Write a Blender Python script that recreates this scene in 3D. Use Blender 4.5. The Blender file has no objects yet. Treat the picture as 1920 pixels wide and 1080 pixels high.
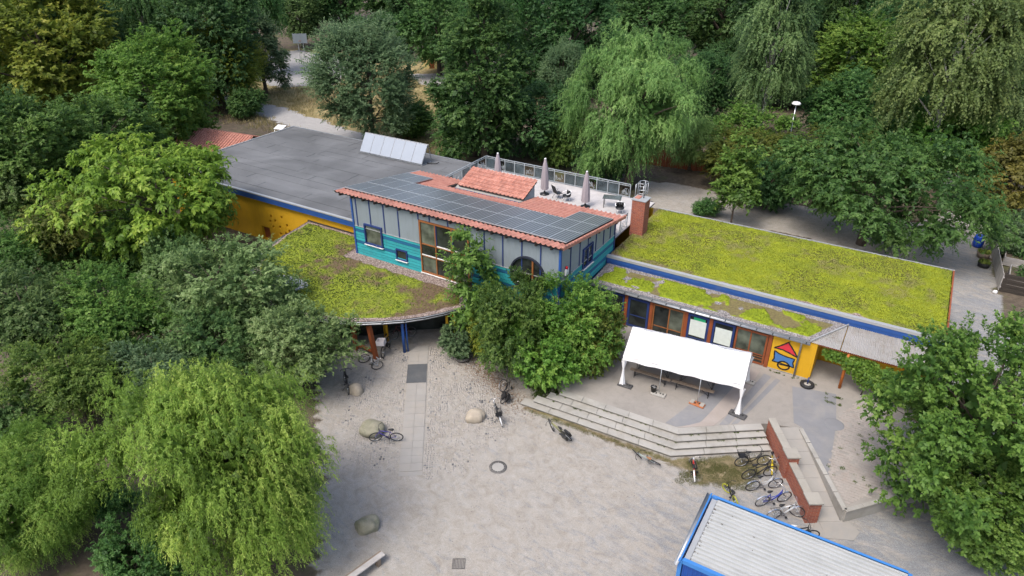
import bpy, math, random
import numpy as np
from mathutils import Vector, Matrix

R_ = math.radians
scene = bpy.context.scene
COL = scene.collection

# ------------------------------------------------------------------ camera
cam_data = bpy.data.cameras.new("camera")
cam_data.sensor_width = 36.0
cam_data.lens = 36.0 * 1300.0 / 1920.0
cam_data.clip_start = 0.5
cam_data.clip_end = 6000.0
cam = bpy.data.objects.new("camera", cam_data)
COL.objects.link(cam)
cam.location = (0.0, 0.0, 23.0)
cam.rotation_euler = (R_(90.0 - 29.15), 0.0, R_(31.2))
scene.camera = cam

# ------------------------------------------------------------------ sky, sun, exposure
SUN_EL, SUN_AZ = 58.0, -12.0        # azimuth measured from -Y towards +X
world = bpy.data.worlds.new("World")
scene.world = world
world.use_nodes = True
wn = world.node_tree
wn.nodes.clear()
w_out = wn.nodes.new("ShaderNodeOutputWorld")
w_bg = wn.nodes.new("ShaderNodeBackground")
w_sky = wn.nodes.new("ShaderNodeTexSky")
w_sky.sky_type = 'NISHITA'
w_sky.sun_disc = False
w_sky.sun_elevation = R_(SUN_EL)
sdir = Vector((math.sin(R_(SUN_AZ)) * math.cos(R_(SUN_EL)), -math.cos(R_(SUN_AZ)) * math.cos(R_(SUN_EL)), math.sin(R_(SUN_EL))))
w_sky.sun_rotation = math.atan2(sdir.x, sdir.y)
w_sky.air_density = 0.9
w_sky.dust_density = 4.0
w_sky.ozone_density = 0.6
w_bg.inputs["Strength"].default_value = 0.15
wn.links.new(w_sky.outputs[0], w_bg.inputs[0])
wn.links.new(w_bg.outputs[0], w_out.inputs[0])
sun_data = bpy.data.lights.new("sun", 'SUN')
sun_data.energy = 1.2
sun_data.angle = R_(22.0)
sun_data.color = (1.0, 0.975, 0.94)
sun = bpy.data.objects.new("sun", sun_data)
COL.objects.link(sun)
sun.location = (0, -20, 60)
sun.rotation_euler = sdir.to_track_quat('Z', 'Y').to_euler()
scene.view_settings.view_transform = 'Standard'
scene.view_settings.look = 'None'
scene.view_settings.gamma = 1.0
scene.view_settings.use_curve_mapping = False
scene.view_settings.exposure = 1.0
scene.render.engine = 'CYCLES'
scene.cycles.use_denoising = True
scene.cycles.max_bounces = 6
scene.cycles.diffuse_bounces = 3
scene.cycles.transmission_bounces = 4
scene.cycles.transparent_max_bounces = 8

# ------------------------------------------------------------------ helpers
def tag(o, label=None, cat=None, group=None, kind=None):
    if label: o["label"] = label
    if cat: o["category"] = cat
    if group: o["group"] = group
    if kind: o["kind"] = kind
    return o

def empty(name, loc, rz=0.0, label=None, cat=None, group=None):
    o = bpy.data.objects.new(name, None)
    COL.objects.link(o)
    o.location = loc
    o.rotation_euler = (0, 0, rz)
    o.empty_display_size = 0.2
    return tag(o, label, cat, group)

def origin_of(parent):
    v = Vector((0, 0, 0))
    while parent is not None:
        v += parent.location
        parent = parent.parent
    return v

def link(name, me, mat=None, parent=None, loc=(0, 0, 0), rot=(0, 0, 0), scale=(1, 1, 1)):
    o = bpy.data.objects.new(name, me)
    COL.objects.link(o)
    o.parent = parent
    o.location = loc
    o.rotation_euler = rot
    o.scale = scale
    if mat is not None:
        if len(me.materials) == 0:
            me.materials.append(mat)
        elif me.materials[0] != mat:
            o.material_slots[0].link = 'OBJECT'
            o.material_slots[0].material = mat
    return o

class MB:
    """collects shapes for one mesh"""
    def __init__(self):
        self.v = []; self.f = []; self.s = []
    def add(self, vs, fs, smooth=False):
        n = len(self.v)
        self.v += [tuple(v) for v in vs]
        self.f += [tuple(i + n for i in f) for f in fs]
        self.s += [smooth] * len(fs)
        return self
    def box(self, c, s, rz=0.0, M=None):
        x, y, z = s[0] / 2, s[1] / 2, s[2] / 2
        vs = [(-x, -y, -z), (x, -y, -z), (x, y, -z), (-x, y, -z), (-x, -y, z), (x, -y, z), (x, y, z), (-x, y, z)]
        if M is None:
            ca, sa = math.cos(rz), math.sin(rz)
            vs = [(c[0] + a * ca - b * sa, c[1] + a * sa + b * ca, c[2] + d) for a, b, d in vs]
        else:
            vs = [M @ Vector(q) + Vector(c) for q in vs]
        return self.add(vs, [(0, 3, 2, 1), (4, 5, 6, 7), (0, 1, 5, 4), (1, 2, 6, 5), (2, 3, 7, 6), (3, 0, 4, 7)])
    def bb(self, x0, x1, y0, y1, z0, z1):
        return self.box(((x0 + x1) / 2, (y0 + y1) / 2, (z0 + z1) / 2), (abs(x1 - x0), abs(y1 - y0), abs(z1 - z0)))
    def bar(self, p, q, w, h=None):
        """rectangular bar from p to q; w horizontal, h vertical"""
        h = h or w
        p, q = Vector(p), Vector(q)
        d = (q - p).normalized()
        up = Vector((0, 0, 1)) if abs(d.z) < 0.95 else Vector((0, 1, 0))
        s = d.cross(up).normalized(); u = s.cross(d).normalized()
        vs = []
        for c in (p, q):
            for a, b in ((-1, -1), (1, -1), (1, 1), (-1, 1)):
                vs.append(c + s * a * w / 2 + u * b * h / 2)
        return self.add(vs, [(0, 1, 2, 3), (7, 6, 5, 4), (0, 4, 5, 1), (1, 5, 6, 2), (2, 6, 7, 3), (3, 7, 4, 0)])
    def tube(self, pts, r, n=8, caps=True, closed=False):
        pts = [Vector(p) for p in pts]
        m = len(pts)
        rs = r if isinstance(r, (list, tuple)) else [r] * m
        vs = []; prev = None
        for i, p in enumerate(pts):
            a = pts[(i - 1) % m] if (i > 0 or closed) else p
            b = pts[(i + 1) % m] if (i < m - 1 or closed) else p
            d = (b - a).normalized()
            if prev is None:
                s = d.cross(Vector((0, 0, 1)))
                if s.length < 0.05: s = d.cross(Vector((0, 1, 0)))
            else:
                s = prev - d * prev.dot(d)
            s.normalize(); prev = s
            u = d.cross(s)
            for k in range(n):
                t = 2 * math.pi * k / n
                vs.append(p + (s * math.cos(t) + u * math.sin(t)) * rs[i])
        fs = []
        for i in range(m if closed else m - 1):
            j = (i + 1) % m
            for k in range(n):
                l = (k + 1) % n
                fs.append((i * n + k, i * n + l, j * n + l, j * n + k))
        if caps and not closed:
            fs.append(tuple(range(n - 1, -1, -1)))
            fs.append(tuple((m - 1) * n + k for k in range(n)))
        return self.add(vs, fs, True)
    def prism(self, poly, z0, z1):
        n = len(poly)
        zf0 = z0 if callable(z0) else (lambda x, y: z0)
        zf1 = z1 if callable(z1) else (lambda x, y: z1)
        vs = [(x, y, zf0(x, y)) for x, y in poly] + [(x, y, zf1(x, y)) for x, y in poly]
        fs = [tuple(range(n - 1, -1, -1)), tuple(range(n, 2 * n))]
        fs += [(i, (i + 1) % n, n + (i + 1) % n, n + i) for i in range(n)]
        return self.add(vs, fs)
    def wallprism(self, poly, y0, y1):
        """polygon in the X-Z plane extruded along Y"""
        n = len(poly)
        vs = [(x, y0, z) for x, z in poly] + [(x, y1, z) for x, z in poly]
        fs = [tuple(range(n)), tuple(range(2 * n - 1, n - 1, -1))]
        fs += [(i, n + i, n + (i + 1) % n, (i + 1) % n) for i in range(n)]
        return self.add(vs, fs)
    def lathe(self, prof, c=(0, 0, 0), n=16, smooth=True):
        vs = []; fs = []
        for r, z in prof:
            for k in range(n):
                t = 2 * math.pi * k / n
                vs.append((c[0] + r * math.cos(t), c[1] + r * math.sin(t), c[2] + z))
        for i in range(len(prof) - 1):
            for k in range(n):
                l = (k + 1) % n
                fs.append((i * n + k, i * n + l, (i + 1) * n + l, (i + 1) * n + k))
        fs.append(tuple(range(n - 1, -1, -1)))
        fs.append(tuple((len(prof) - 1) * n + k for k in range(n)))
        return self.add(vs, fs, smooth)
    def mesh(self, name, off=None):
        me = bpy.data.meshes.new(name)
        vs = self.v if off is None else [(a - off.x, b - off.y, c - off.z) for a, b, c in self.v]
        me.from_pydata(vs, [], self.f)
        me.polygons.foreach_set("use_smooth", self.s)
        me.update()
        return me
    def build(self, name, mat, parent=None, local=False, bevel=0.0):
        off = None if (local or parent is None) else origin_of(parent)
        o = link(name, self.mesh(name, off), mat, parent)
        if bevel:
            b = o.modifiers.new("bevel", 'BEVEL'); b.width = bevel; b.segments = 2; b.limit_method = 'ANGLE'
        return o

def np_mesh(name, verts, faces, attrs=None, smooth=False, mat=None):
    """verts (n,3), faces (m,k) numpy arrays; attrs {name: per-vertex float}"""
    me = bpy.data.meshes.new(name)
    n, (m, k) = len(verts), faces.shape
    me.vertices.add(n)
    me.vertices.foreach_set("co", np.ascontiguousarray(verts, dtype=np.float32).ravel())
    me.loops.add(m * k)
    me.loops.foreach_set("vertex_index", np.ascontiguousarray(faces, dtype=np.int32).ravel())
    me.polygons.add(m)
    me.polygons.foreach_set("loop_start", np.arange(0, m * k, k, dtype=np.int32))
    me.polygons.foreach_set("loop_total", np.full(m, k, dtype=np.int32))
    if smooth:
        me.polygons.foreach_set("use_smooth", np.ones(m, dtype=bool))
    for an, av in (attrs or {}).items():
        a = me.attributes.new(an, 'FLOAT', 'POINT')
        a.data.foreach_set("value", np.ascontiguousarray(av, dtype=np.float32))
    me.update(calc_edges=True)
    if mat: me.materials.append(mat)
    return me

# value noise on numpy arrays, used for lumpy heights and patchy growth
_prm = np.random.RandomState(7).rand(256, 256)
def vnoise(x, y, s=1.0, o=0):
    x = np.asarray(x) / s + 37.7 * o + 1000; y = np.asarray(y) / s + 91.3 * o + 1000
    xi = np.floor(x).astype(int); yi = np.floor(y).astype(int)
    fx = x - xi; fy = y - yi
    fx = fx * fx * (3 - 2 * fx); fy = fy * fy * (3 - 2 * fy)
    g = lambda a, b: _prm[a % 256, b % 256]
    return (g(xi, yi) * (1 - fx) + g(xi + 1, yi) * fx) * (1 - fy) + (g(xi, yi + 1) * (1 - fx) + g(xi + 1, yi + 1) * fx) * fy
def fbm(x, y, s, o=0, n=4):
    t = 0; a = 0.5; w = 0
    for i in range(n):
        t = t + a * vnoise(x, y, s / 2 ** i, o + i * 3); w += a; a *= 0.55
    return t / w

# ------------------------------------------------------------------ materials
def newmat(name):
    m = bpy.data.materials.new(name); m.use_nodes = True
    nt = m.node_tree; nt.nodes.clear()
    out = nt.nodes.new("ShaderNodeOutputMaterial")
    b = nt.nodes.new("ShaderNodeBsdfPrincipled")
    nt.links.new(b.outputs[0], out.inputs[0])
    return m, nt, b, out
def N(nt, t, **kw):
    n = nt.nodes.new("ShaderNode" + t)
    for k, v in kw.items(): setattr(n, k, v)
    return n
def ramp(nt, stops, fac=None):
    r = nt.nodes.new("ShaderNodeValToRGB")
    e = r.color_ramp.elements
    while len(e) < len(stops): e.new(0.5)
    for i, (p, c) in enumerate(stops):
        e[i].position = p; e[i].color = (c[0], c[1], c[2], 1)
    if fac is not None: nt.links.new(fac, r.inputs[0])
    return r
def noise(nt, scale, detail=4, rough=0.6, vec=None, dist=0.0):
    n = nt.nodes.new("ShaderNodeTexNoise")
    n.inputs["Scale"].default_value = scale; n.inputs["Detail"].default_value = detail
    n.inputs["Roughness"].default_value = rough; n.inputs["Distortion"].default_value = dist
    if vec is not None: nt.links.new(vec, n.inputs["Vector"])
    return n
def mixc(nt, fac, a, b, mode='MIX'):
    m = nt.nodes.new("ShaderNodeMix"); m.data_type = 'RGBA'; m.blend_type = mode
    for s, v in ((m.inputs[0], fac), (m.inputs[6], a), (m.inputs[7], b)):
        if hasattr(v, "links"): nt.links.new(v, s)
        elif isinstance(v, (int, float)): s.default_value = v
        else: s.default_value = (v[0], v[1], v[2], 1)
    return m.outputs[2]
def mth(nt, op, a, b=0.5, clamp=False):
    m = nt.nodes.new("ShaderNodeMath"); m.operation = op; m.use_clamp = clamp
    for s, v in ((m.inputs[0], a), (m.inputs[1], b)):
        if hasattr(v, "links"): nt.links.new(v, s)
        else: s.default_value = v
    return m.outputs[0]
def attr(nt, name):
    a = nt.nodes.new("ShaderNodeAttribute"); a.attribute_name = name
    return a.outputs["Fac"]
def bump(nt, b, h, strength=0.3, dist=0.02):
    n = nt.nodes.new("ShaderNodeBump"); n.inputs["Strength"].default_value = strength
    n.inputs["Distance"].default_value = dist
    nt.links.new(h, n.inputs["Height"]); nt.links.new(n.outputs[0], b.inputs["Normal"])
def wpos(nt):
    return nt.nodes.new("ShaderNodeNewGeometry").outputs["Position"]

def plain(name, col, rough=0.6, var=0.12, scale=3.0, fine=40.0, metal=0.0, bmp=0.0, dirt=None, dirt_amt=0.35, rnd=0.0, spec=0.4, streak=None, smap=(5.0, 5.0, 0.35)):
    """base colour with two scales of wear; dirt = colour of stains; rnd = tone change from piece to piece"""
    m, nt, b, out = newmat(name)
    pos = wpos(nt)
    n1 = noise(nt, scale, 5, 0.6, pos); n2 = noise(nt, fine, 3, 0.6, pos)
    lo = [max(0, c * (1 - var)) for c in col]; hi = [min(1, c * (1 + var)) for c in col]
    mixf = mth(nt, 'ADD', mth(nt, 'MULTIPLY', n1.outputs[0], 0.65), mth(nt, 'MULTIPLY', n2.outputs[0], 0.35))
    c = ramp(nt, [(0.3, lo), (0.7, hi)], mixf).outputs[0]
    if dirt:
        nd = noise(nt, scale * 0.6, 8, 0.7, pos, 0.6)
        f = mth(nt, 'MULTIPLY', ramp(nt, [(0.48, (0, 0, 0)), (0.72, (1, 1, 1))], nd.outputs[0]).outputs[0], dirt_amt)
        c = mixc(nt, f, c, dirt)
    if streak:
        mp = nt.nodes.new("ShaderNodeMapping"); mp.inputs["Scale"].default_value = smap; nt.links.new(pos, mp.inputs[0])
        ns = noise(nt, 1.6, 6, 0.65, mp.outputs[0])
        c = mixc(nt, mth(nt, 'MULTIPLY', ramp(nt, [(0.5, (0, 0, 0)), (0.75, (1, 1, 1))], ns.outputs[0]).outputs[0], 0.5), c, streak)
    if rnd:
        oi = nt.nodes.new("ShaderNodeObjectInfo")
        k = mth(nt, 'ADD', mth(nt, 'MULTIPLY', oi.outputs["Random"], 2 * rnd), 1 - rnd)
        h = nt.nodes.new("ShaderNodeHueSaturation"); nt.links.new(k, h.inputs["Value"]); nt.links.new(c, h.inputs["Color"])
        c = h.outputs[0]
    nt.links.new(c, b.inputs["Base Color"])
    b.inputs["Roughness"].default_value = rough; b.inputs["Metallic"].default_value = metal
    b.inputs["Specular IOR Level"].default_value = spec
    if bmp: bump(nt, b, n2.outputs[0], bmp, 0.01)
    return m

M = {}
M['yellow'] = plain('yellow_render', (0.5332, 0.2967, 0.0086), 0.7, 0.10, 1.2, 30, bmp=0.2, dirt=(0.36, 0.2, 0.02), dirt_amt=0.3, streak=(0.40, 0.22, 0.02))
M['blue'] = plain('blue_paint', (0.0189, 0.0731, 0.258), 0.45, 0.15, 2.0, dirt=(0.1, 0.12, 0.2), dirt_amt=0.3)
M['ring'] = plain('dark_ring', (0.018, 0.022, 0.035), 0.5, 0.15, 2.0)
M['navy'] = plain('navy_paint', (0.018, 0.036, 0.13), 0.5, 0.15, 2.0)
M['teal'] = plain('teal_board', (0.03, 0.30, 0.325), 0.55, 0.1, 2.0, dirt=(0.06, 0.21, 0.24), dirt_amt=0.35, rnd=0.10, streak=(0.05, 0.17, 0.19))
M['tealdark'] = plain('dark_teal_board', (0.015, 0.10, 0.20), 0.55, 0.1, 2.0, rnd=0.08)
M['zinc'] = plain('zinc', (0.3096, 0.3268, 0.344), 0.4, 0.15, 2.5, metal=0.5, dirt=(0.2, 0.2, 0.2))
M['zincroof'] = plain('weathered_metal_sheet', (0.3612, 0.3526, 0.3268), 0.5, 0.18, 1.5, metal=0.2, dirt=(0.24, 0.22, 0.17), dirt_amt=0.6)
M['trim'] = plain('pale_metal_edge', (0.3784, 0.387, 0.387), 0.4, 0.1, 2.0, metal=0.3, dirt=(0.35, 0.34, 0.3))
M['corr'] = plain('grey_corrugated_metal', (0.2322, 0.2709, 0.2967), 0.45, 0.06, 1.0, metal=0.15, dirt=(0.22, 0.25, 0.25), dirt_amt=0.4, streak=(0.17, 0.19, 0.19))
M['wood'] = plain('brown_stained_wood', (0.2322, 0.086, 0.0258), 0.55, 0.2, 2.0, fine=25)
M['rust'] = plain('rust_brown_wood', (0.2236, 0.0602, 0.0189), 0.6, 0.2, 2.0)
M['dark'] = plain('dark_interior', (0.03, 0.03, 0.032), 0.9, 0.2, 2.0)
M['darkwood'] = plain('dark_rafter_wood', (0.035, 0.028, 0.024), 0.7, 0.2, 3.0)
M['white'] = plain('white_plastic', (0.6708, 0.6708, 0.6622), 0.5, 0.04, 2.0)
M['sill'] = plain('pale_sill', (0.62, 0.62, 0.60), 0.5, 0.08, 2.0)
M['tentpvc'] = plain('white_tent_fabric', (0.70, 0.70, 0.705), 0.55, 0.03, 0.8, bmp=0.08, dirt=(0.55, 0.55, 0.53), dirt_amt=0.5)
M['steel'] = plain('galvanised_steel', (0.52, 0.54, 0.55), 0.35, 0.1, 6.0, metal=0.7)
M['conc'] = plain('concrete', (0.31, 0.298, 0.272), 0.85, 0.14, 1.2, fine=60, bmp=0.3, dirt=(0.17, 0.155, 0.12), dirt_amt=0.6, rnd=0.06)
M['slab'] = plain('path_slab_concrete', (0.2709, 0.258, 0.2365), 0.85, 0.08, 1.5, fine=60, bmp=0.25, dirt=(0.33, 0.29, 0.24), dirt_amt=0.5, rnd=0.03)
M['cap'] = plain('capstone_concrete', (0.2838, 0.2666, 0.2322), 0.85, 0.14, 2.0, fine=50, bmp=0.25, dirt=(0.22, 0.19, 0.14), rnd=0.05)
M['rubber'] = plain('black_rubber', (0.018, 0.018, 0.019), 0.7, 0.2, 5)
M['black'] = plain('black_paint', (0.014, 0.014, 0.015), 0.4, 0.2, 5)
M['chrome'] = plain('bright_metal', (0.6, 0.6, 0.6), 0.25, 0.05, 5, metal=0.9)
M['plank'] = plain('weathered_plank', (0.20, 0.155, 0.115), 0.8, 0.25, 3, fine=25, bmp=0.3, rnd=0.1)
M['greywood'] = plain('silver_grey_timber', (0.34, 0.32, 0.30), 0.8, 0.2, 2.5, fine=30, bmp=0.3, dirt=(0.2, 0.18, 0.16), rnd=0.10)
M['blackwood'] = plain('dark_stained_timber', (0.035, 0.028, 0.022), 0.75, 0.2, 2.5, rnd=0.1)
M['stone'] = plain('granite_boulder', (0.344, 0.2967, 0.2322), 0.85, 0.22, 2.5, fine=35, bmp=0.5, dirt=(0.23, 0.22, 0.17), dirt_amt=0.5)
M['iron'] = plain('cast_iron', (0.10, 0.095, 0.09), 0.6, 0.3, 6, dirt=(0.3, 0.27, 0.23), dirt_amt=0.6)
M['parasol'] = plain('mauve_grey_fabric', (0.2838, 0.2451, 0.258), 0.85, 0.08, 3, bmp=0.2)
M['mat'] = plain('charcoal_door_mat', (0.075, 0.08, 0.085), 0.95, 0.15, 2, fine=80, bmp=0.5, dirt=(0.14, 0.135, 0.125))
M['collector'] = plain('collector_cover', (0.26, 0.29, 0.33), 0.22, 0.05, 1.0, spec=0.6)
M['paper'] = plain('pale_paper', (0.55, 0.60, 0.56), 0.8, 0.1, 5)
M['greenpaper'] = plain('green_paper', (0.02, 0.33, 0.14), 0.8, 0.1, 5)
M['logored'] = plain('logo_red', (0.52, 0.03, 0.045), 0.6, 0.08, 3)
M['logoblue'] = plain('logo_blue', (0.05, 0.15, 0.36), 0.6, 0.08, 3)
M['brightblue'] = plain('bright_blue_paint', (0.04, 0.17, 0.44), 0.4, 0.08, 1.5, dirt=(0.1, 0.2, 0.4), dirt_amt=0.3)
M['deepblue'] = plain('deep_blue_sheet', (0.012, 0.06, 0.26), 0.4, 0.1, 1.5)
M['barrel'] = plain('blue_plastic', (0.01, 0.06, 0.42), 0.4, 0.08, 3)
M['bark'] = plain('tree_bark', (0.085, 0.066, 0.05), 0.9, 0.35, 4, fine=20, bmp=0.6)
M['birchbark'] = plain('birch_bark', (0.52, 0.50, 0.46), 0.8, 0.1, 1.5, fine=9, bmp=0.3, dirt=(0.06, 0.055, 0.05), dirt_amt=0.85)

def glass_mat(name, col=(0.02, 0.024, 0.022), rough=0.06):
    m, nt, b, out = newmat(name)
    pos = wpos(nt)
    n = noise(nt, 1.3, 3, 0.5, pos)
    c = ramp(nt, [(0.35, [k * 0.5 for k in col]), (0.7, [k * 1.9 for k in col])], n.outputs[0])
    nt.links.new(c.outputs[0], b.inputs["Base Color"])
    b.inputs["Roughness"].default_value = rough; b.inputs["IOR"].default_value = 1.5
    return m
M['glass'] = glass_mat('window_glass')
M['glass2'] = glass_mat('window_glass_pale', (0.075, 0.085, 0.065))
def seethrough():
    m = glass_mat('railing_panel', (0.06, 0.08, 0.09), 0.15)
    nt = m.node_tree; out = [n for n in nt.nodes if n.type == 'OUTPUT_MATERIAL'][0]; b = [n for n in nt.nodes if n.type == 'BSDF_PRINCIPLED'][0]
    tp = nt.nodes.new("ShaderNodeBsdfTransparent"); tp.inputs[0].default_value = (.8, .85, .86, 1)
    mx = nt.nodes.new("ShaderNodeMixShader"); mx.inputs[0].default_value = .45
    nt.links.new(b.outputs[0], mx.inputs[1]); nt.links.new(tp.outputs[0], mx.inputs[2]); nt.links.new(mx.outputs[0], out.inputs[0])
    return m
M['panelglass'] = seethrough()

def pv_mat():
    m, nt, b, out = newmat('solar_cells')
    tc = nt.nodes.new("ShaderNodeTexCoord")
    sep = nt.nodes.new("ShaderNodeSeparateXYZ"); nt.links.new(tc.outputs["Object"], sep.inputs[0])
    def lines(co, pitch, w):
        fr = mth(nt, 'FRACT', mth(nt, 'MULTIPLY', co, 1.0 / pitch))
        return mth(nt, 'LESS_THAN', fr, w)
    lx = lines(sep.outputs[0], 0.182, 0.24)
    ly = lines(sep.outputs[1], 0.174, 0.07)
    l = mth(nt, 'MAXIMUM', lx, mth(nt, 'MULTIPLY', ly, 0.35))
    c = mixc(nt, l, (0.04, 0.047, 0.056), (0.30, 0.32, 0.33))
    nt.links.new(c, b.inputs["Base Color"])
    b.inputs["Roughness"].default_value = 0.28
    b.inputs["Specular IOR Level"].default_value = 0.5
    return m
M['pv'] = pv_mat()

def brick_mat():
    m, nt, b, out = newmat('red_brick')
    tc = nt.nodes.new("ShaderNodeTexCoord")
    geo = nt.nodes.new("ShaderNodeNewGeometry")
    # choose brick plane from the face direction in object space
    sp = nt.nodes.new("ShaderNodeSeparateXYZ"); nt.links.new(tc.outputs["Object"], sp.inputs[0])
    sn = nt.nodes.new("ShaderNodeSeparateXYZ"); nt.links.new(tc.outputs["Normal"], sn.inputs[0])
    side = mth(nt, 'GREATER_THAN', mth(nt, 'ABSOLUTE', sn.outputs[0]), 0.5)
    u = mth(nt, 'ADD', mth(nt, 'MULTIPLY', sp.outputs[1], side), mth(nt, 'MULTIPLY', sp.outputs[0], mth(nt, 'SUBTRACT', 1.0, side)))
    cmb = nt.nodes.new("ShaderNodeCombineXYZ"); nt.links.new(u, cmb.inputs[0]); nt.links.new(sp.outputs[2], cmb.inputs[1])
    br = nt.nodes.new("ShaderNodeTexBrick"); nt.links.new(cmb.outputs[0], br.inputs["Vector"])
    br.inputs["Scale"].default_value = 1.0; br.inputs["Brick Width"].default_value = 0.25; br.inputs["Row Height"].default_value = 0.083
    br.inputs["Mortar Size"].default_value = 0.006; br.inputs["Mortar Smooth"].default_value = 0.2
    br.inputs["Color1"].default_value = (0.30, 0.075, 0.035, 1); br.inputs["Color2"].default_value = (0.20, 0.045, 0.028, 1)
    br.inputs["Mortar"].default_value = (0.30, 0.23, 0.18, 1)
    n = noise(nt, 14, 4, 0.6, tc.outputs["Object"])
    c = mixc(nt, 0.35, br.outputs[0], ramp(nt, [(0.3, (0.3, 0.3, 0.3)), (0.7, (1.3, 1.3, 1.3))], n.outputs[0]).outputs[0], 'MULTIPLY')
    nt.links.new(c, b.inputs["Base Color"]); b.inputs["Roughness"].default_value = 0.85
    bump(nt, b, br.outputs["Fac"], -0.4, 0.01)
    return m
M['brick'] = brick_mat()

def tile_mat():
    m, nt, b, out = newmat('clay_tile')
    pos = wpos(nt); oi = nt.nodes.new("ShaderNodeObjectInfo")
    n1 = noise(nt, 2.2, 6, 0.65, pos); n2 = noise(nt, 22, 3, 0.6, pos)
    f = mth(nt, 'ADD', mth(nt, 'MULTIPLY', n1.outputs[0], 0.6), mth(nt, 'MULTIPLY', n2.outputs[0], 0.4))
    c = ramp(nt, [(0.3, (0.23, 0.085, 0.06)), (0.5, (0.38, 0.165, 0.12)), (0.75, (0.46, 0.25, 0.195))], f)
    h = nt.nodes.new("ShaderNodeHueSaturation"); nt.links.new(c.outputs[0], h.inputs["Color"])
    nt.links.new(mth(nt, 'ADD', mth(nt, 'MULTIPLY', oi.outputs["Random"], 0.3), 0.85), h.inputs["Value"])
    nt.links.new(h.outputs[0], b.inputs["Base Color"]); b.inputs["Roughness"].default_value = 0.75
    return m
M['tile'] = tile_mat()

def leaf_mat(name, c0, c1, c2, trans=0.35, rough=0.5):
    m, nt, b, out = newmat(name)
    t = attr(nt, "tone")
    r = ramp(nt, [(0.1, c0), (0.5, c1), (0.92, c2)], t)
    oi = nt.nodes.new("ShaderNodeObjectInfo")
    h = nt.nodes.new("ShaderNodeHueSaturation")
    nt.links.new(mth(nt, 'ADD', mth(nt, 'MULTIPLY', oi.outputs["Random"], 0.024), 0.490), h.inputs["Hue"])
    nt.links.new(mth(nt, 'ADD', mth(nt, 'MULTIPLY', oi.outputs["Random"], 0.24), 0.88), h.inputs["Value"])
    nt.links.new(r.outputs[0], h.inputs["Color"])
    nt.links.new(h.outputs[0], b.inputs["Base Color"])
    b.inputs["Roughness"].default_value = rough; b.inputs["Specular IOR Level"].default_value = 0.3
    tr = nt.nodes.new("ShaderNodeBsdfTranslucent")
    g = nt.nodes.new("ShaderNodeGamma"); g.inputs[1].default_value = 0.9
    nt.links.new(h.outputs[0], g.inputs[0]); nt.links.new(g.outputs[0], tr.inputs[0])
    mx = nt.nodes.new("ShaderNodeMixShader"); mx.inputs[0].default_value = trans
    nt.links.new(b.outputs[0], mx.inputs[1]); nt.links.new(tr.outputs[0], mx.inputs[2])
    nt.links.new(mx.outputs[0], out.inputs[0])
    return m

# ================================================================== GROUND
def inpoly(px, py, poly):
    c = np.zeros(px.shape, bool)
    n = len(poly)
    for i in range(n):
        x0, y0 = poly[i]; x1, y1 = poly[(i + 1) % n]
        if y0 == y1: continue
        t = ((y0 > py) != (y1 > py)) & (px < (x1 - x0) * (py - y0) / (y1 - y0) + x0)
        c ^= t
    return c

YARD = [(-26.5, 27.5), (-27, 24), (-24.6, 20.6), (-22.3, 17.6), (-19.2, 14.6), (-16.4, 12.6), (-14.5, 8), (-10, 0), (16, 0), (17, 26), (13, 33), (9, 38), (8, 46), (-12, 40), (-20, 34)]
REAR = [(-20, 53.5), (-8, 54), (2.5, 53.5), (3.2, 44), (3.8, 30), (8, 34), (7.2, 52), (6.6, 58), (7.5, 70), (5.0, 74), (2, 62), (-7, 60.5), (-14, 60.2), (-21, 60)]
ROAD = [(-120, 66), (-90, 62), (-70, 60.5), (-52, 57), (-40, 55), (-40, 51), (-56, 53.5), (-72, 57.0), (-92, 57), (-120, 60)]
COURT = [(-104, 80), (-99, 90), (-84, 88), (-74, 74), (-80, 68), (-93, 72)]
PATH2 = [(-66, 88), (-58, 84), (-50, 75), (-53, 73), (-61, 79), (-70, 84)]
DRY = [(-100, 62), (-100, 92), (-50, 92), (-40, 56), (-70, 58)]

xs = np.concatenate([[-3000, -900, -300, -170], np.arange(-124, 40, 0.55), [60, 120, 300, 900, 3000]])
ys = np.concatenate([[-3000, -900, -300, -80, -30], np.arange(-6, 110, 0.55), [130, 180, 400, 1000, 3000]])
gx, gy = np.meshgrid(xs, ys)
nx, ny = len(xs), len(ys)
jx = gx + (fbm(gx, gy, 2.2, 1) - 0.5) * 1.6; jy = gy + (fbm(gx, gy, 2.2, 9) - 0.5) * 1.6
a_grav = (inpoly(jx, jy, YARD) | inpoly(jx, jy, REAR)).astype(float)
a_road = (inpoly(jx, jy, ROAD) | inpoly(jx, jy, COURT) | inpoly(jx, jy, PATH2)).astype(float)
a_dry = inpoly(jx, jy, DRY).astype(float)
TURF = [(-6.3, 24.75), (-5.7, 24.35), (-4.3, 24.05), (-2.9, 25.2), (-1.9, 27.0), (-2.5, 27.9)]
EDGE = [(-14.2, 24.5), (-6.3, 24.75), (-6.3, 25.1), (-14.2, 24.85)]
turf = inpoly(jx * .35 + gx * .65, jy * .35 + gy * .65, TURF) | inpoly(gx, gy, EDGE)
a_grav = np.where(turf, .25, a_grav); a_dry = np.where(turf, .45, a_dry)
near = (np.abs(gx) < 130) & (gy < 115) & (gy > -8)
gz = np.where(near & (a_grav < 0.5), (fbm(gx, gy, 3.0, 4) - 0.5) * 0.16 - 0.03, 0.0)
gz = np.where(near & (a_grav > 0.5), (fbm(gx, gy, 4.0, 5) - 0.5) * 0.02 - 0.012, gz)
vid = np.arange(nx * ny).reshape(ny, nx)
gf = np.stack([vid[:-1, :-1], vid[:-1, 1:], vid[1:, 1:], vid[1:, :-1]], -1).reshape(-1, 4)

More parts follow.
